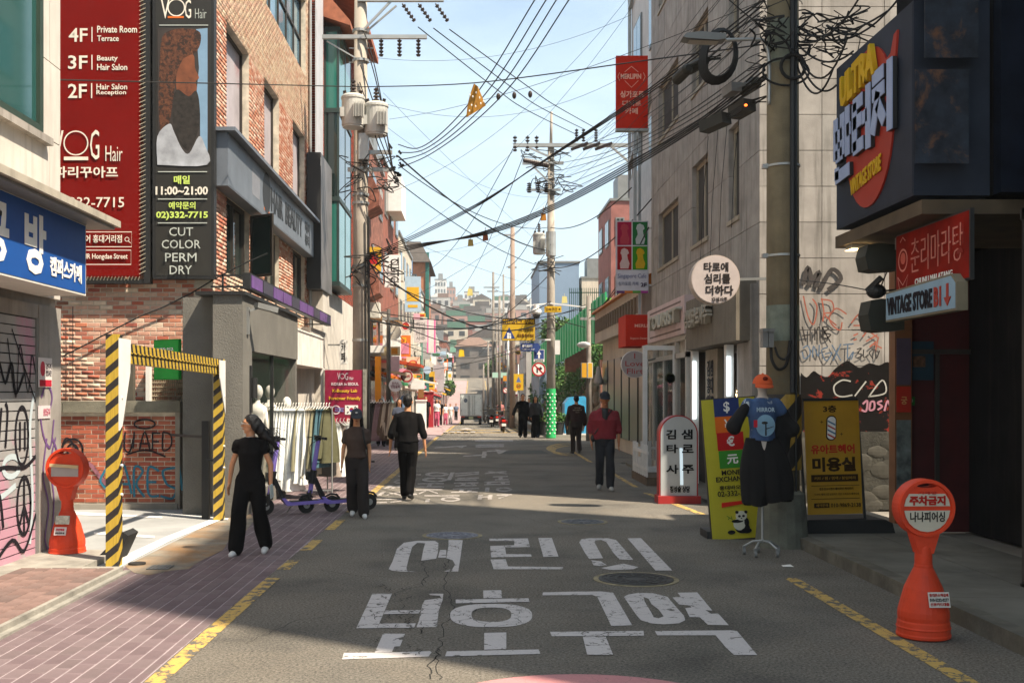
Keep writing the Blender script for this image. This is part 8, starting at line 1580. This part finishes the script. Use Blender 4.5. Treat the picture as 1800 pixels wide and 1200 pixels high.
# ------------------------------------------------------------------ dressed mannequin on a wheeled stand
def solid(mb, vox, name, mats, parent, it=3, fac=.6, fold=None, keep=None, **k):
    """union of overlapping shapes grown into one continuous skin"""
    me = mb.mesh(mats, 't'); ob = bpy.data.objects.new('t', me); COL.objects.link(ob)
    md = ob.modifiers.new('r', 'REMESH'); md.mode = 'VOXEL'; md.voxel_size = vox
    ms = ob.modifiers.new('s', 'SMOOTH'); ms.factor = fac; ms.iterations = it
    dg = bpy.context.evaluated_depsgraph_get(); m2 = bpy.data.meshes.new_from_object(ob.evaluated_get(dg)); bpy.data.objects.remove(ob)
    n = len(m2.vertices)
    if fold and n:
        co = np.empty(n*3); m2.vertices.foreach_get('co', co); co = co.reshape(-1, 3); no = np.empty(n*3); m2.vertices.foreach_get('normal', no); no = no.reshape(-1, 3)
        a, fx_, fz_, sd_ = fold; r_ = np.random.RandomState(sd_); ph = r_.uniform(0, 6.28, 8)
        d = (np.sin(co[:, 0]*fx_+2.3*np.sin(co[:, 2]*fz_+ph[0])+ph[1]+co[:, 1]*fx_*.7)+.7*np.sin(co[:, 0]*fx_*1.9-co[:, 2]*fz_*1.7+ph[2]+2*np.sin(co[:, 1]*9+ph[3]))+.5*np.sin(co[:, 2]*fz_*3.1+co[:, 0]*14+ph[4]+1.5*np.sin(co[:, 0]*22)))*a
        m2.vertices.foreach_set('co', (co+no*d[:, None]).ravel())
    m2.polygons.foreach_set('use_smooth', [True]*len(m2.polygons)); m2.materials.clear(); m2.materials.append(mats); m2.name = name
    if name == 'body' and keep is not None:
        pass
    return tag(link(m2, name, parent), **k)
def limb(mb, pts, rad, n=10):
    pts = [Vector(p) for p in pts]
    for i in range(len(pts)-1): mb.cyl(pts[i], pts[i+1], rad[i], rad[i+1], n)
    for p, r in zip(pts, rad): mb.ell(p, r, r, r, None, n, 6)
def slab(mb, secs, n=16):
    """stack of ellipse sections (x, y, z, rx, ry)"""
    vs = []
    for (x, y, z, rx, ry) in secs: vs += [(x+rx*math.cos(2*math.pi*i/n), y+ry*math.sin(2*math.pi*i/n), z) for i in range(n)]
    m = len(secs); mb.add(vs, [(k*n+i, k*n+(i+1) % n, (k+1)*n+(i+1) % n, (k+1)*n+i) for k in range(m-1) for i in range(n)]+[tuple(range(n))[::-1], tuple(range((m-1)*n, m*n))])
DM = thing('dressed_mannequin', 'dressed mannequin in orange cap and blue print top on a wheeled stand', 'mannequin', (0, 0, 0))
b = MB(); b.cyl((0, 0, .14), (0, 0, 1.2), .013, n=8)
for k in range(5): a_ = k*1.2566+.3; e_ = V(math.cos(a_)*.2, math.sin(a_)*.2, .09); b.tube([(0, 0, .16), (e_.x*.5, e_.y*.5, .15), tuple(e_)], .012, 6)
obj(b, 'stand', M_steel, DM); 
for k in range(5): a_ = k*1.2566+.3; e_ = V(math.cos(a_)*.2, math.sin(a_)*.2, .035); b = MB(); b.lathe([(.035, -.014), (.035, .014)], e_, 12, ax=X3); b.beam(e_+Z3*.03, e_+Z3*.06, .03); obj(b, 'caster', M_grey, DM)
b = MB(); slab(b, [(0, 0, 1.06, .13, .10), (0, 0, 1.2, .14, .10), (0, 0, 1.35, .13, .09), (0, 0, 1.6, .15, .09), (0, 0, 1.72, .10, .07), (0, 0, 1.76, .05, .05), (0, 0, 1.84, .048, .05)]); b.ell((0, -.01, 1.9), .07, .085, .10); solid(b, .014, 'body', flat('c8bcb0'), DM)
b = MB(); slab(b, [(0, 0, 1.27, .145, .12), (0, 0, 1.4, .14, .11), (0, 0, 1.6, .17, .115), (0, 0, 1.70, .17, .10), (0, 0, 1.745, .09, .085)])
for s in (-1, 1): limb(b, [(s*.15, 0, 1.67), (s*.2, 0, 1.6)], [.075, .07])
solid(b, .014, 'top', mat('blue_print_cloth', (.05, .10, .22), .8, var=.3, scale=6, col2=(.45, .5, .5), spots=(7, .6, .64)), DM, fold=(.003, 20, 6, 1))
b = MB(); limb(b, [(-.17, -.01, 1.66), (-.26, -.03, 1.54), (-.33, -.05, 1.42)], [.055, .07, .085]); solid(b, .014, 'sleeve', Mc['black'], DM, fold=(.005, 18, 8, 2))
b = MB(); limb(b, [(.17, .02, 1.66), (.26, .03, 1.52), (.33, .03, 1.4)], [.055, .075, .09]); slab(b, [(.2, .03, 1.62, .05, .05), (.24, .03, 1.45, .09, .05), (.22, .03, 1.2, .10, .05), (.2, .03, 1.05, .07, .04)]); solid(b, .014, 'sleeve', Mc['black'], DM, fold=(.006, 18, 8, 3))
for xa, xb, ra, rb, zb_, ph in ((-.04, -.085, .145, .135, .56, 1.), (.04, .165, .145, .17, .6, 3.)):
    b = MB(); n = 40; k = 14; vs = []
    for j in range(k):
        s = j/(k-1); z = 1.3+(zb_-1.3)*s; cx = xa+(xb-xa)*s; r = ra+(rb-ra)*min(1, s*1.4)+.05*math.sin(s*3.1)
        for i in range(n): a_ = 2*math.pi*i/n; f_ = 1+s*(.09*math.sin(a_*5+ph+s*2)+.05*math.sin(a_*11+ph*2)); vs.append((cx+r*math.cos(a_)*f_, r*.6*math.sin(a_)*f_, z+s*.02*math.sin(a_*2+ph)))
    b.add(vs, [(j*n+i, (j+1)*n+i, (j+1)*n+(i+1) % n, j*n+(i+1) % n) for j in range(k-1) for i in range(n)]); obj(b, 'draped_trouser_leg', Mc['black'], DM, smooth=True)
b = MB(); o = V(-.0, -.128, 1.3); b.disc(o, X3, Z3, 0, .14, .105, .12, 0, .006, 24); f = obj(b, 'print_disc', mat('pale_blue_print', (.22, .38, .5), .8, var=.3), DM)
b = MB(); b.disc(o, X3, Z3, -.01, .17, .035, .016, .006, .01, 12); b.prism([(-.006, .03), (.012, .03), (.008, .17), (-.004, .17)], o, X3, Z3, .006, .01); b.prism([(.01, .1), (.09, .13), (.09, .135), (.01, .11)], o, X3, Z3, .006, .01); obj(b, 'bird_print', M_black, f)
b = MB(); b.prism([(-.13, .12), (-.09, .12), (-.09, .2), (-.13, .2)], o, X3, Z3, .004, .01); obj(b, 'red_tag', flat('c02838'), f); text('MIRROR', f, V(-.1, -.142, 1.59), X3, Z3, .2, .05, flat('a8bcc8'), .003, .03)
M_cap = mat('orange_cap', (.62, .09, .02), .8, var=.1, bump=.3, bscale=60)
def cap(parent, c_, r, m, face=-Y3, brim=.1, name='cap'):
    b = MB(); c_ = Vector(c_); side = face.cross(Z3); vs = []; nu = 18; nv = 6
    for j in range(nv+1):
        t_ = math.pi/2*j/nv
        for i in range(nu): a_ = 2*math.pi*i/nu; vs.append(c_+face*(r*1.08*math.cos(a_)*math.cos(t_))+side*(r*.95*math.sin(a_)*math.cos(t_))+Z3*(r*.95*math.sin(t_)))
    b.add(vs, [(j*nu+i, j*nu+(i+1) % nu, (j+1)*nu+(i+1) % nu, (j+1)*nu+i) for j in range(nv) for i in range(nu)]+[tuple(range(nu))])
    pts = []; 
    for i in range(11): a_ = -1.15+2.3*i/10; pts.append((a_, ))
    up, dn = [], []
    for (a_,) in pts:
        inn = c_+face*(r*1.0*math.cos(a_))+side*(r*.9*math.sin(a_)); o_ = c_+face*(r*1.05*math.cos(a_)+brim*math.cos(a_)**.6)+side*(r*.95*math.sin(a_)*1.02)-Z3*(.025+.02*math.cos(a_))
        up.append((inn, o_))
    for (i0, o0), (i1, o1) in zip(up, up[1:]): b.quad(i0, o0, o1, i1); b.quad(i0-Z3*.008, i1-Z3*.008, o1-Z3*.008, o0-Z3*.008)
    b.ell(c_+Z3*r*.96, .012, .012, .008, None, 8, 4); return obj(b, name, m, parent, smooth=True)
cap(DM, (0, -.01, 1.90), .115, M_cap, brim=.05); b = MB(); b.ell((0, -.125, 1.955), .03, .01, .025, None, 10, 6); obj(b, 'cap_badge', flat('6a2010'), DM)
DM.location = (3.19, 12.0, .0); DM.rotation_euler = (0, 0, 0)
# ------------------------------------------------------------------ people
M_skin = mat('skin', hx('cc9068'), .55, var=.08, scale=8); M_skin2 = mat('tanned_skin', hx('b07450'), .55, var=.08, scale=8); M_hair = mat('black_hair', (.012, .010, .009), .45, var=.2, scale=30, bump=.6, bscale=90)
M_shoe = mat('white_sneaker', (.68, .67, .64), .6, var=.1); M_shoeb = mat('black_shoe', (.02, .02, .02), .5)
def person(label, loc, H, rz, look=0, legs=((.0, 0), (.0, 0)), arms=None, top=None, bottom=None, shoe=None, skin=None, sleeve='short', hair='short', fit=1.0, wide=1.0, vox=.011, female=False, long_top=0., extras=None, group=None, tilt=0):
    """figure at the origin facing -y; legs = (x, y, lift) of each foot; arms = (elbow, hand) offsets of each arm from its shoulder"""
    t = thing('person', label, 'person', (0, 0, 0), group); skin = skin or M_skin; S = H/1.72; fs = .93 if female else 1.0
    hipz, shz = .90*S, 1.40*S; sw_ = (.165 if female else .195)*S; lx = .085*S
    vx = vox*S; b = MB(); cl = MB(); tr = MB()
    slab(b, [(0, 0, .80*S, .14*S, .10*S), (0, 0, .92*S, .155*S, .11*S), (0, 0, 1.06*S, .125*S*fs, .09*S), (0, -.01*S, 1.25*S, .16*S*fs, .105*S), (0, 0, 1.36*S, .15*S*fs, .085*S), (0, .0, 1.42*S, .08*S, .06*S)])
    limb(b, [(0, .005*S, 1.40*S), (0, -.005*S, 1.53*S)], [.062*S, .052*S])
    # head with face
    hc = V(0, -.015*S, 1.60*S); Mr = Matrix.Rotation(look, 3, 'Z') @ Matrix.Rotation(tilt, 3, 'X'); hp = lambda x, y, z: hc+Mr @ V(x*S, y*S, z*S)
    b.ell(hc+V(0, 0, .025*S), .073*S, .092*S, .095*S, Mr); b.ell(hp(0, -.022, -.045), .052*S, .06*S, .062*S, Mr); b.ell(hp(0, -.055, -.085), .025*S, .022*S, .022*S, Mr)
    b.cyl(hp(0, -.082, .03), hp(0, -.107, -.015), .008*S, .016*S, 8); b.ell(hp(0, -.1, -.018), .018*S, .013*S, .011*S, Mr)
    b.ell(hp(0, -.085, -.048), .024*S, .012*S, .010*S, Mr)
    for s in (-1, 1): b.ell(hp(s*.075, .01, .0), .012*S, .022*S, .032*S, Mr); b.ell(hp(s*.033, -.075, .04), .022*S, .014*S, .010*S, Mr)
    # legs
    for s, lg in zip((-1, 1), legs):
        fx_, fy_ = lg[0]*S, lg[1]*S; lift = (lg[2] if len(lg) > 2 else 0)*S
        hip = V(s*lx, 0, hipz); ank = V(s*lx+fx_, fy_, .075*S+lift); kn = hip.lerp(ank, .5)+V(0, -(.05 if fy_ < 0.05 else .09)*S, .02*S)
        limb(b, [hip, kn, ank], [.085*S, .055*S, .04*S]); 
        if bottom: kk = wide; limb(tr, [hip+V(0, 0, .02*S), hip.lerp(kn, .5), kn, kn.lerp(ank, .5), ank+V(0, 0, .02*S)], [.10*S, .088*S*(1+.3*(kk-1)), .072*S*(1+.6*(kk-1)), .068*S*kk, .064*S*kk])
        f = MB(); up_ = 1 if lift == 0 else 1; toe = V(ank.x+s*.02*S, ank.y-.13*S, .03*S+lift*.3); heel = V(ank.x, ank.y+.04*S, .035*S+lift)
        limb(f, [heel, (heel+toe)/2+V(0, 0, .012*S), toe], [.04*S, .045*S, .036*S]); limb(f, [ank, heel], [.042*S, .04*S]); sh = solid(f, vx*.9, 'shoe', shoe or M_shoeb, t, it=2)
        f2 = MB(); limb(f2, [heel, toe], [.03, .03]); b.ell((heel+toe)/2, .03*S, .07*S, .025*S)
    if bottom: slab(tr, [(0, 0, .78*S, .155*S*(1+.15*(wide-1)), .115*S), (0, 0, .92*S, .175*S, .125*S), (0, 0, 1.03*S, .145*S*fs, .105*S), (0, 0, 1.06*S, .14*S*fs, .10*S)])
    # arms and hands
    arms = arms or (((.05, 0, -.29), (.02, -.04, -.25)),)*2
    for k, (s, (e, h_)) in enumerate(zip((-1, 1), arms)):
        sh_ = V(s*sw_*.95, 0, 1.37*S); el = sh_+V(s*e[0]*S, e[1]*S, e[2]*S); wr = el+V(s*h_[0]*S, h_[1]*S, h_[2]*S); d = (wr-el).normalized()
        limb(b, [V(s*.08*S, 0, 1.37*S), sh_-V(s*.012*S, 0, .012*S), el, wr], [.045*S, .04*S, .034*S, .024*S])
        side = d.cross(V(s, 0, 0)); side = side.normalized() if side.length > .2 else Y3; nrm = d.cross(side).normalized()
        pc = wr+d*.045*S; b.ell(pc, .02*S, .036*S, .048*S, Matrix((nrm, side, d)).transposed())
        for q_, (off, ln) in enumerate(((-.027, .062), (-.009, .072), (.009, .068), (.026, .052))):
            r0 = wr+d*.08*S+side*off*S; r1 = r0+d*ln*.5*S; r2 = r1+(d*.8-nrm*s*.35).normalized()*ln*.5*S; limb(b, [r0, r1, r2], [.0095*S, .009*S, .0075*S], 7)
        th = wr+d*.02*S-side*.03*S; limb(b, [th, th+(d*.7-side*.6).normalized()*.035*S, th+(d*1.0-side*.4).normalized()*.06*S], [.012*S, .011*S, .009*S], 7)
        if top:
            r0, r1 = .06*S*min(fit, 1.15), .062*S*fit
            limb(cl, [V(s*.08*S, 0, 1.385*S), sh_+V(0, 0, -.02*S)], [.06*S, r0*.92])
            if sleeve == 'short': limb(cl, [sh_+V(0, 0, -.015*S), sh_.lerp(el, .55)], [r0*.95, r1])
            elif sleeve == 'rolled': limb(cl, [sh_+V(0, 0, -.015*S), el, el.lerp(wr, .15)], [r0, r1*.95, r1*.92])
            elif sleeve == 'long': limb(cl, [sh_+V(0, 0, -.015*S), el, wr-d*.02*S], [r0, r1*.92, .055*S*fit])
            elif sleeve == 'cap': limb(cl, [sh_+V(0, 0, -.015*S), sh_.lerp(el, .28)], [.07*S, .068*S])
    if top: slab(cl, [(0, 0, (.95-long_top)*S, .178*S*fit*(1.0 if not female else .98), .128*S*fit), (0, 0, 1.06*S, .155*S*fit*fs, .115*S*fit), (0, -.01*S, 1.25*S, .18*S*fit*fs, .128*S*fit), (0, 0, 1.36*S, .185*S*fs*min(fit, 1.08), .112*S), (0, 0, 1.405*S, .175*S*fs, .095*S), (0, .005*S, 1.435*S, .13*S, .085*S), (0, .005*S, 1.455*S, .08*S, .07*S)])
    solid(b, vx*.75, 'body', skin, t, it=2)
    if bottom: solid(tr, vx, 'trousers', bottom, t, fold=(.004*S*(1+.5*(wide-1)), 22, 5, int(H*1000)))
    if top: solid(cl, vx, 'top', top, t, fold=(.0045*S*fit**2, 17, 7, int(H*1000)+1))
    if hair:
        hb = MB(); 
        if hair in ('short', 'long', 'buzz'):
            k_ = 1.0 if hair != 'buzz' else .96
            hb.ell(hp(0, .018, .05), .082*S*k_, .095*S*k_, .088*S*k_, Mr); hb.ell(hp(0, .05, -.005), .068*S, .055*S, .075*S, Mr)
            if hair == 'short':
                for s in (-1, 1): hb.ell(hp(s*.06, .01, .03), .024*S, .045*S, .05*S, Mr)
        if hair == 'long':
            for s in (-1, 1): limb(hb, [hp(s*.07, .0, .04), hp(s*.085, .03, -.08), hp(s*.09, .06, -.2)], [.03*S, .032*S, .03*S])
            limb(hb, [hp(0, .07, 0), hp(0, .1, -.12), hp(0, .1, -.25)], [.06*S, .07*S, .055*S])
        solid(hb, vx*.9, 'hair', M_hair, t, it=2, fold=(.002, 60, 20, 3))
    for s in (-1, 1):
        ey = MB(); ey.ell(hp(s*.031, -.0835, .018), .014*S, .008*S, .0075*S, Mr, 10, 6); obj(ey, 'eye', M_wl, t, smooth=True); ey = MB(); ey.ell(hp(s*.031, -.0905, .018), .007*S, .004*S, .007*S, Mr, 8, 6); ey.ell(hp(s*.031, -.089, .043), .022*S, .008*S, .005*S, Mr, 8, 5); obj(ey, 'brow_and_iris', M_hair, t)
    ey = MB(); ey.ell(hp(0, -.098, -.048), .021*S, .005*S, .006*S, Mr, 10, 5); obj(ey, 'mouth', flat('8a3a34'), t)
    if extras: extras(t, S, hp, Mr)
    t.location = loc; t.rotation_euler = (0, 0, rz); return t
M_tb = mat('black_cotton', (.011, .010, .010), 1, var=.3, bump=.5, bscale=40, spec=.08); M_tb2 = mat('black_trouser_cloth', (.009, .0085, .0085), 1, var=.3, bump=.4, bscale=40, spec=.08)
def ex_w1(t, S, hp, Mr):
    hb = MB(); limb(hb, [hp(.02, .04, .05), hp(.03, .10, -.02), hp(.05, .16, -.12), hp(.08, .25, -.2), hp(.09, .34, -.3)], [.075*S, .072*S, .06*S, .042*S, .012*S]); limb(hb, [hp(.0, .08, .0), hp(.0, .14, -.15), hp(.02, .2, -.3), hp(.03, .3, -.4)], [.06*S, .045*S, .028*S, .008*S]); limb(hb, [hp(.04, .06, .04), hp(.07, .15, -.08), hp(.09, .24, -.2), hp(.09, .31, -.32)], [.045*S, .036*S, .022*S, .006*S])
    limb(hb, [hp(.06, .0, .05), hp(.075, .05, -.05)], [.035*S, .035*S]); limb(hb, [hp(-.055, .02, .05), hp(-.07, .07, -.05), hp(-.05, .12, -.15)], [.035*S, .03*S, .02*S])
    solid(hb, .011, 'hair_length', M_hair, t, it=3, fold=(.004, 45, 25, 9))
    for k in range(40):
        b = MB(); a = hp(random.uniform(-.05, .1), random.uniform(.12, .25), random.uniform(-.25, .0)); e_ = a+Mr @ V(random.uniform(-.02, .1), random.uniform(.08, .2), random.uniform(-.22, -.02))
        if k == 0: bb = MB()
        bb.tube([a, (a+e_)/2+Z3*.02, e_], [.005, .004, .0015], 4)
    obj(bb, 'loose_strands', M_hair, t, kind='stuff')
    b = MB()
    for s in (-1, 1):
        for i in range(12): a0, a1 = i*math.pi/6, (i+1)*math.pi/6; b.cyl(hp(s*.033+.023*math.cos(a0), -.105, .015+.019*math.sin(a0)), hp(s*.033+.023*math.cos(a1), -.105, .015+.019*math.sin(a1)), .0018, n=5)
        b.cyl(hp(s*.056, -.103, .02), hp(s*.08, 0, .01), .0018, n=5)
    b.cyl(hp(-.01, -.106, .018), hp(.01, -.106, .018), .0018, n=5); obj(b, 'glasses', M_steel, t)
    b = MB(); b.tube([(.058*math.cos(a_)*S, -.03*S+.06*math.sin(a_)*S, 1.475*S-.02*math.sin(-a_)) for a_ in [i*.35 for i in range(19)]], .003, 5); obj(b, 'necklace', M_steel, t)
    b = MB(); p = V(.30*S, -.11*S, .80*S); b.ob(p, V(.1, .9, .2).normalized(), V(0, -.3, 1).normalized(), -.035, .035, -.08, .07, -.006, .006); obj(b, 'phone', mat('pale_phone', (.5, .6, .58), .3), t)
person('woman in black top and wide black trousers walking and looking left', (-2.5, 12.05, 0), 1.55, -.12, look=-1.15, legs=((-.05, -.15), (.06, .13, .03)), arms=(((.09, .02, -.265), (.04, .02, -.235)), ((.10, 0, -.265), (.02, -.07, -.23))), top=M_tb, bottom=M_tb2, shoe=M_shoe, sleeve='cap', hair='short', fit=.97, wide=1.5, female=True, long_top=.03, extras=ex_w1, vox=.0105)
def ex_w2(t, S, hp, Mr):
    cap(t, hp(0, 0, .055), .10*S, mat('charcoal_cap', (.04, .042, .048), .8), face=Mr @ -Y3, brim=.07); b = MB(); b.ell(hp(0, -.105, .09), .018, .008, .01, None, 8, 5); obj(b, 'cap_badge', M_wl, t)
    b = MB(); b.tube([(.1*S, -.11*S, 1.40*S), (.12*S, -.135*S, 1.25*S), (.16*S, -.09*S, 1.1*S), (.15*S, .1*S, 1.1*S), (.11*S, .12*S, 1.38*S), (.1*S, .0, 1.46*S), (.1*S, -.11*S, 1.40*S)], .016*S, 6); obj(b, 'backpack_strap', M_black, t)
    b = MB(); b.ell((0, .17*S, 1.2*S), .14*S, .07*S, .19*S); obj(b, 'backpack', M_black, t, smooth=True); b = MB(); b.lathe([(.027*S, -.012), (.03*S, 0), (.027*S, .012)], (.262*S, -.075*S, .895*S), 12); obj(b, 'wristwatch', M_black, t)
person('woman in brown T-shirt and dark cap walking toward the camera', (-1.72, 15.7, 0), 1.55, .1, look=.0, tilt=.1, legs=((.03, .13, .04), (.03, -.17)), arms=(((.055, .02, -.27), (.02, -.05, -.235)), ((.05, .02, -.27), (-.0, -.03, -.24))), top=mat('brown_tshirt', hx('4c3c34'), .9, var=.25, scale=5, bump=.4, bscale=30), bottom=mat('charcoal_trousers', hx('2c2624'), .9, var=.2), shoe=M_shoe, sleeve='short', hair='long', fit=1.05, wide=1.5, female=True, extras=ex_w2)
person('man in black shirt and trousers walking away down the street', (-1.13, 18.15, 0), 1.76, math.pi-.05, legs=((.035, .14, .05), (-.02, -.12)), arms=(((.07, .02, -.28), (.03, -.03, -.245)), ((.08, .03, -.28), (.03, -.08, -.24))), top=M_tb, bottom=M_tb2, shoe=M_shoeb, sleeve='rolled', hair='short', skin=M_skin, fit=1.08, wide=1.1)
def ex_m3(t, S, hp, Mr):
    cap(t, hp(0, 0, .06), .10*S, mat('navy_cap', (.015, .018, .025), .8), face=Mr @ -Y3, brim=.08)
    b = MB(); slab(b, [(0, -.115*S, 1.16*S, .045, .02), (0, -.14*S, 1.3*S, .05, .025), (0, -.12*S, 1.42*S, .06, .03), (0, -.06*S, 1.46*S, .07, .05)]); obj(b, 'dark_scarf', M_black, t, smooth=True)
    b = MB(); b.tube([(.12*S, -.09*S, 1.43*S), (0, -.15*S, 1.25*S), (-.17*S, -.10*S, 1.02*S), (-.2*S, .02, .95*S)], .013*S, 6); obj(b, 'bag_strap', M_black, t); b = MB(); b.ell((-.21*S, .0, .92*S), .05*S, .09*S, .07*S); obj(b, 'shoulder_bag', M_black, t, smooth=True)
def plaid():
    m = mat('red_plaid_cloth', hx('8e2a34'), .9, var=.2, bump=.4, bscale=30); n = m.node_tree.nodes; L = m.node_tree.links.new; b = n['Principled BSDF']; src = b.inputs['Base Color'].links[0].from_socket
    t = n.new('ShaderNodeTexCoord'); br = n.new('ShaderNodeTexChecker'); br.inputs['Scale'].default_value = 42; L(t.outputs['Object'], br.inputs[0]); x = n.new('ShaderNodeMix'); x.data_type = 'RGBA'; x.inputs['B'].default_value = (*hx('38181c'), 1); mu = n.new('ShaderNodeMath'); mu.operation = 'MULTIPLY'; mu.inputs[1].default_value = .45; L(br.outputs['Fac'], mu.inputs[0]); L(mu.outputs[0], x.inputs['Factor']); L(src, x.inputs['A']); L(x.outputs['Result'], b.inputs['Base Color']); return m
person('man in red checked shirt and dark cap walking toward the camera', (2.40, 20.0, 0), 1.79, -.08, look=.1, legs=((.0, .12, .03), (.01, -.14)), arms=(((.07, .03, -.27), (-.02, -.06, -.245)), ((.06, .03, -.28), (.0, -.06, -.245))), top=plaid(), bottom=mat('dark_jeans', (.02, .022, .028), .9, var=.3), shoe=mat('grey_sneaker', (.4, .39, .36), .6), sleeve='rolled', hair='buzz', skin=M_skin2, fit=1.25, wide=1.15, long_top=.04, extras=ex_m3)
def ex_m4(t, S, hp, Mr):
    text('경비원', t, V(.09, .155*S, 1.335*S), -X3, Z3, .18, .035, flat('a89880'), .003, .02); text('SECURITY', t, V(.14, .155*S, 1.27*S), -X3, Z3, .28, .035, flat('a89880'), .003, .02); text('2024', t, V(.06, .155*S, 1.21*S), -X3, Z3, .12, .025, flat('a89880'), .003, .01)
person('man in dark brown jacket with pale back lettering walking away', (3.0, 32.0, 0), 1.72, math.pi+.1, legs=((.02, .12, .04), (0, -.1)), arms=(((.06, .0, -.28), (.0, -.05, -.24)), ((.07, .0, -.28), (.0, -.05, -.24))), top=mat('dark_brown_cloth', hx('382420'), .9, var=.2), bottom=mat('brown_work_trousers', hx('2e2420'), .9, var=.2), shoe=M_shoeb, sleeve='long', hair='short', fit=1.2, wide=1.1, vox=.014, extras=ex_m4)
person('person in black dress shirt with white sleeve, left one of the walking pair', (1.92, 43.5, 0), 1.75, .05, legs=((.0, .1, .02), (0, -.1)), arms=(((.12, 0, -.26), (.08, -.05, -.22)), ((.04, 0, -.28), (0, -.05, -.24))), top=M_tb, bottom=M_tb2, sleeve='long', hair='short', fit=1.15, wide=1.4, vox=.016)
person('person in open dark jacket, right one of the walking pair', (2.42, 43.2, 0), 1.66, -.05, legs=((.0, -.1), (0, .1, .02)), arms=(((.03, 0, -.27), (0, -.05, -.24)), ((.08, 0, -.27), (.03, -.05, -.23))), top=mat('dark_jacket', (.03, .03, .032), .8), bottom=M_tb2, sleeve='long', hair='long', fit=1.2, wide=1.7, vox=.016, female=True)
M_pinkc = mat('pink_cloth', (.5, .09, .16), .9); M_wc = mat('white_cloth', (.7, .68, .65), .9)
far = [((-2.75, 60.5), 1.75, 0, M_tb, M_tb2, 'short', 'far man in black T-shirt carrying a white bag on the left pavement', False),
       ((-2.25, 63.5), 1.62, .1, M_wc, M_pinkc, 'long', 'far woman in white top and pink trousers behind the man in black', True),
       ((-2.35, 72), 1.7, 0, M_tb, M_tb2, 'short', 'small dark figure walking after the woman in pink trousers', False),
       ((-2.3, 84), 1.68, .2, M_wc, M_pinkc, 'long', 'distant walker in white with pink skirt on the left pavement', True),
       ((-2.1, 92), 1.7, 0, M_wc, M_wc, 'short', 'distant pale dressed walker near the end of the left pavement', False),
       ((-1.9, 108), 1.7, 0, mat('dull_blue_cloth', (.12, .15, .22), .9), M_tb2, 'short', 'tiny walker in blue far down the left pavement', False),
       ((-2.35, 33.5), 1.6, .3, mat('dark_blue_print', (.05, .06, .09), .9), M_tb2, 'long', 'woman in dark clothes half hidden behind the walking man', True),
       ((-3.15, 36.2), 1.58, .2, M_tb, M_tb2, 'short', 'shop assistant standing behind the farther clothes rail', True),
       ((1.75, 74), 1.7, 0, mat('red_stripe_cloth', (.4, .15, .14), .9), M_tb2, 'short', 'small figure in red top between the mopeds and truck', False),
       ((3.3, 66), 1.7, 0, mat('grey_cloth', (.2, .2, .22), .9), M_tb2, 'short', 'small grey figure on the right pavement beyond the railing', False)]
for (x, y), H, rz, tp, bt, hr, lb, fm in far:
    def exf(t, S, hp, Mr, lb=lb):
        if 'white bag' in lb: b = MB(); b.box(-.3, -.18, -.2, -.05, .78, 1.02); obj(b, 'white_bag', M_wl, t)
    person(lb, (x, y, gz(y)+.01), H, rz, legs=((.0, .1, .02), (0, -.1)), top=tp, bottom=bt, sleeve='short', hair=hr, fit=1.12, wide=1.2, vox=.02, female=fm, extras=exf)
# litter
for u, v, lb in ((1383, 996, 'white paper scrap lying on the road by the wheeled stand'), (1688, 832, None)):
    if lb: p = G(u, v); b = MB(); b.quad(p+V(-.05, -.04, .01), p+V(.06, -.06, .012), p+V(.05, .05, .02), p+V(-.04, .06, .01)); tag(obj(b, 'paper_scrap', M_wl), lb, 'litter')
# ------------------------------------------------------------------ the air
b = MB(); b.box(-60, 60, -20, 560, -4, 62)
hz = obj(b, 'haze', MATS['haze_air'] if 'haze_air' in MATS else bpy.data.materials.new('haze_air')); hz['kind'] = 'stuff'
m = hz.data.materials[0]; m.use_nodes = True; n = m.node_tree.nodes; n.clear(); ou = n.new('ShaderNodeOutputMaterial'); pv = n.new('ShaderNodeVolumePrincipled')
pv.inputs['Color'].default_value = (.9, .93, .95, 1); pv.inputs['Density'].default_value = .00045; m.node_tree.links.new(pv.outputs[0], ou.inputs['Volume'])
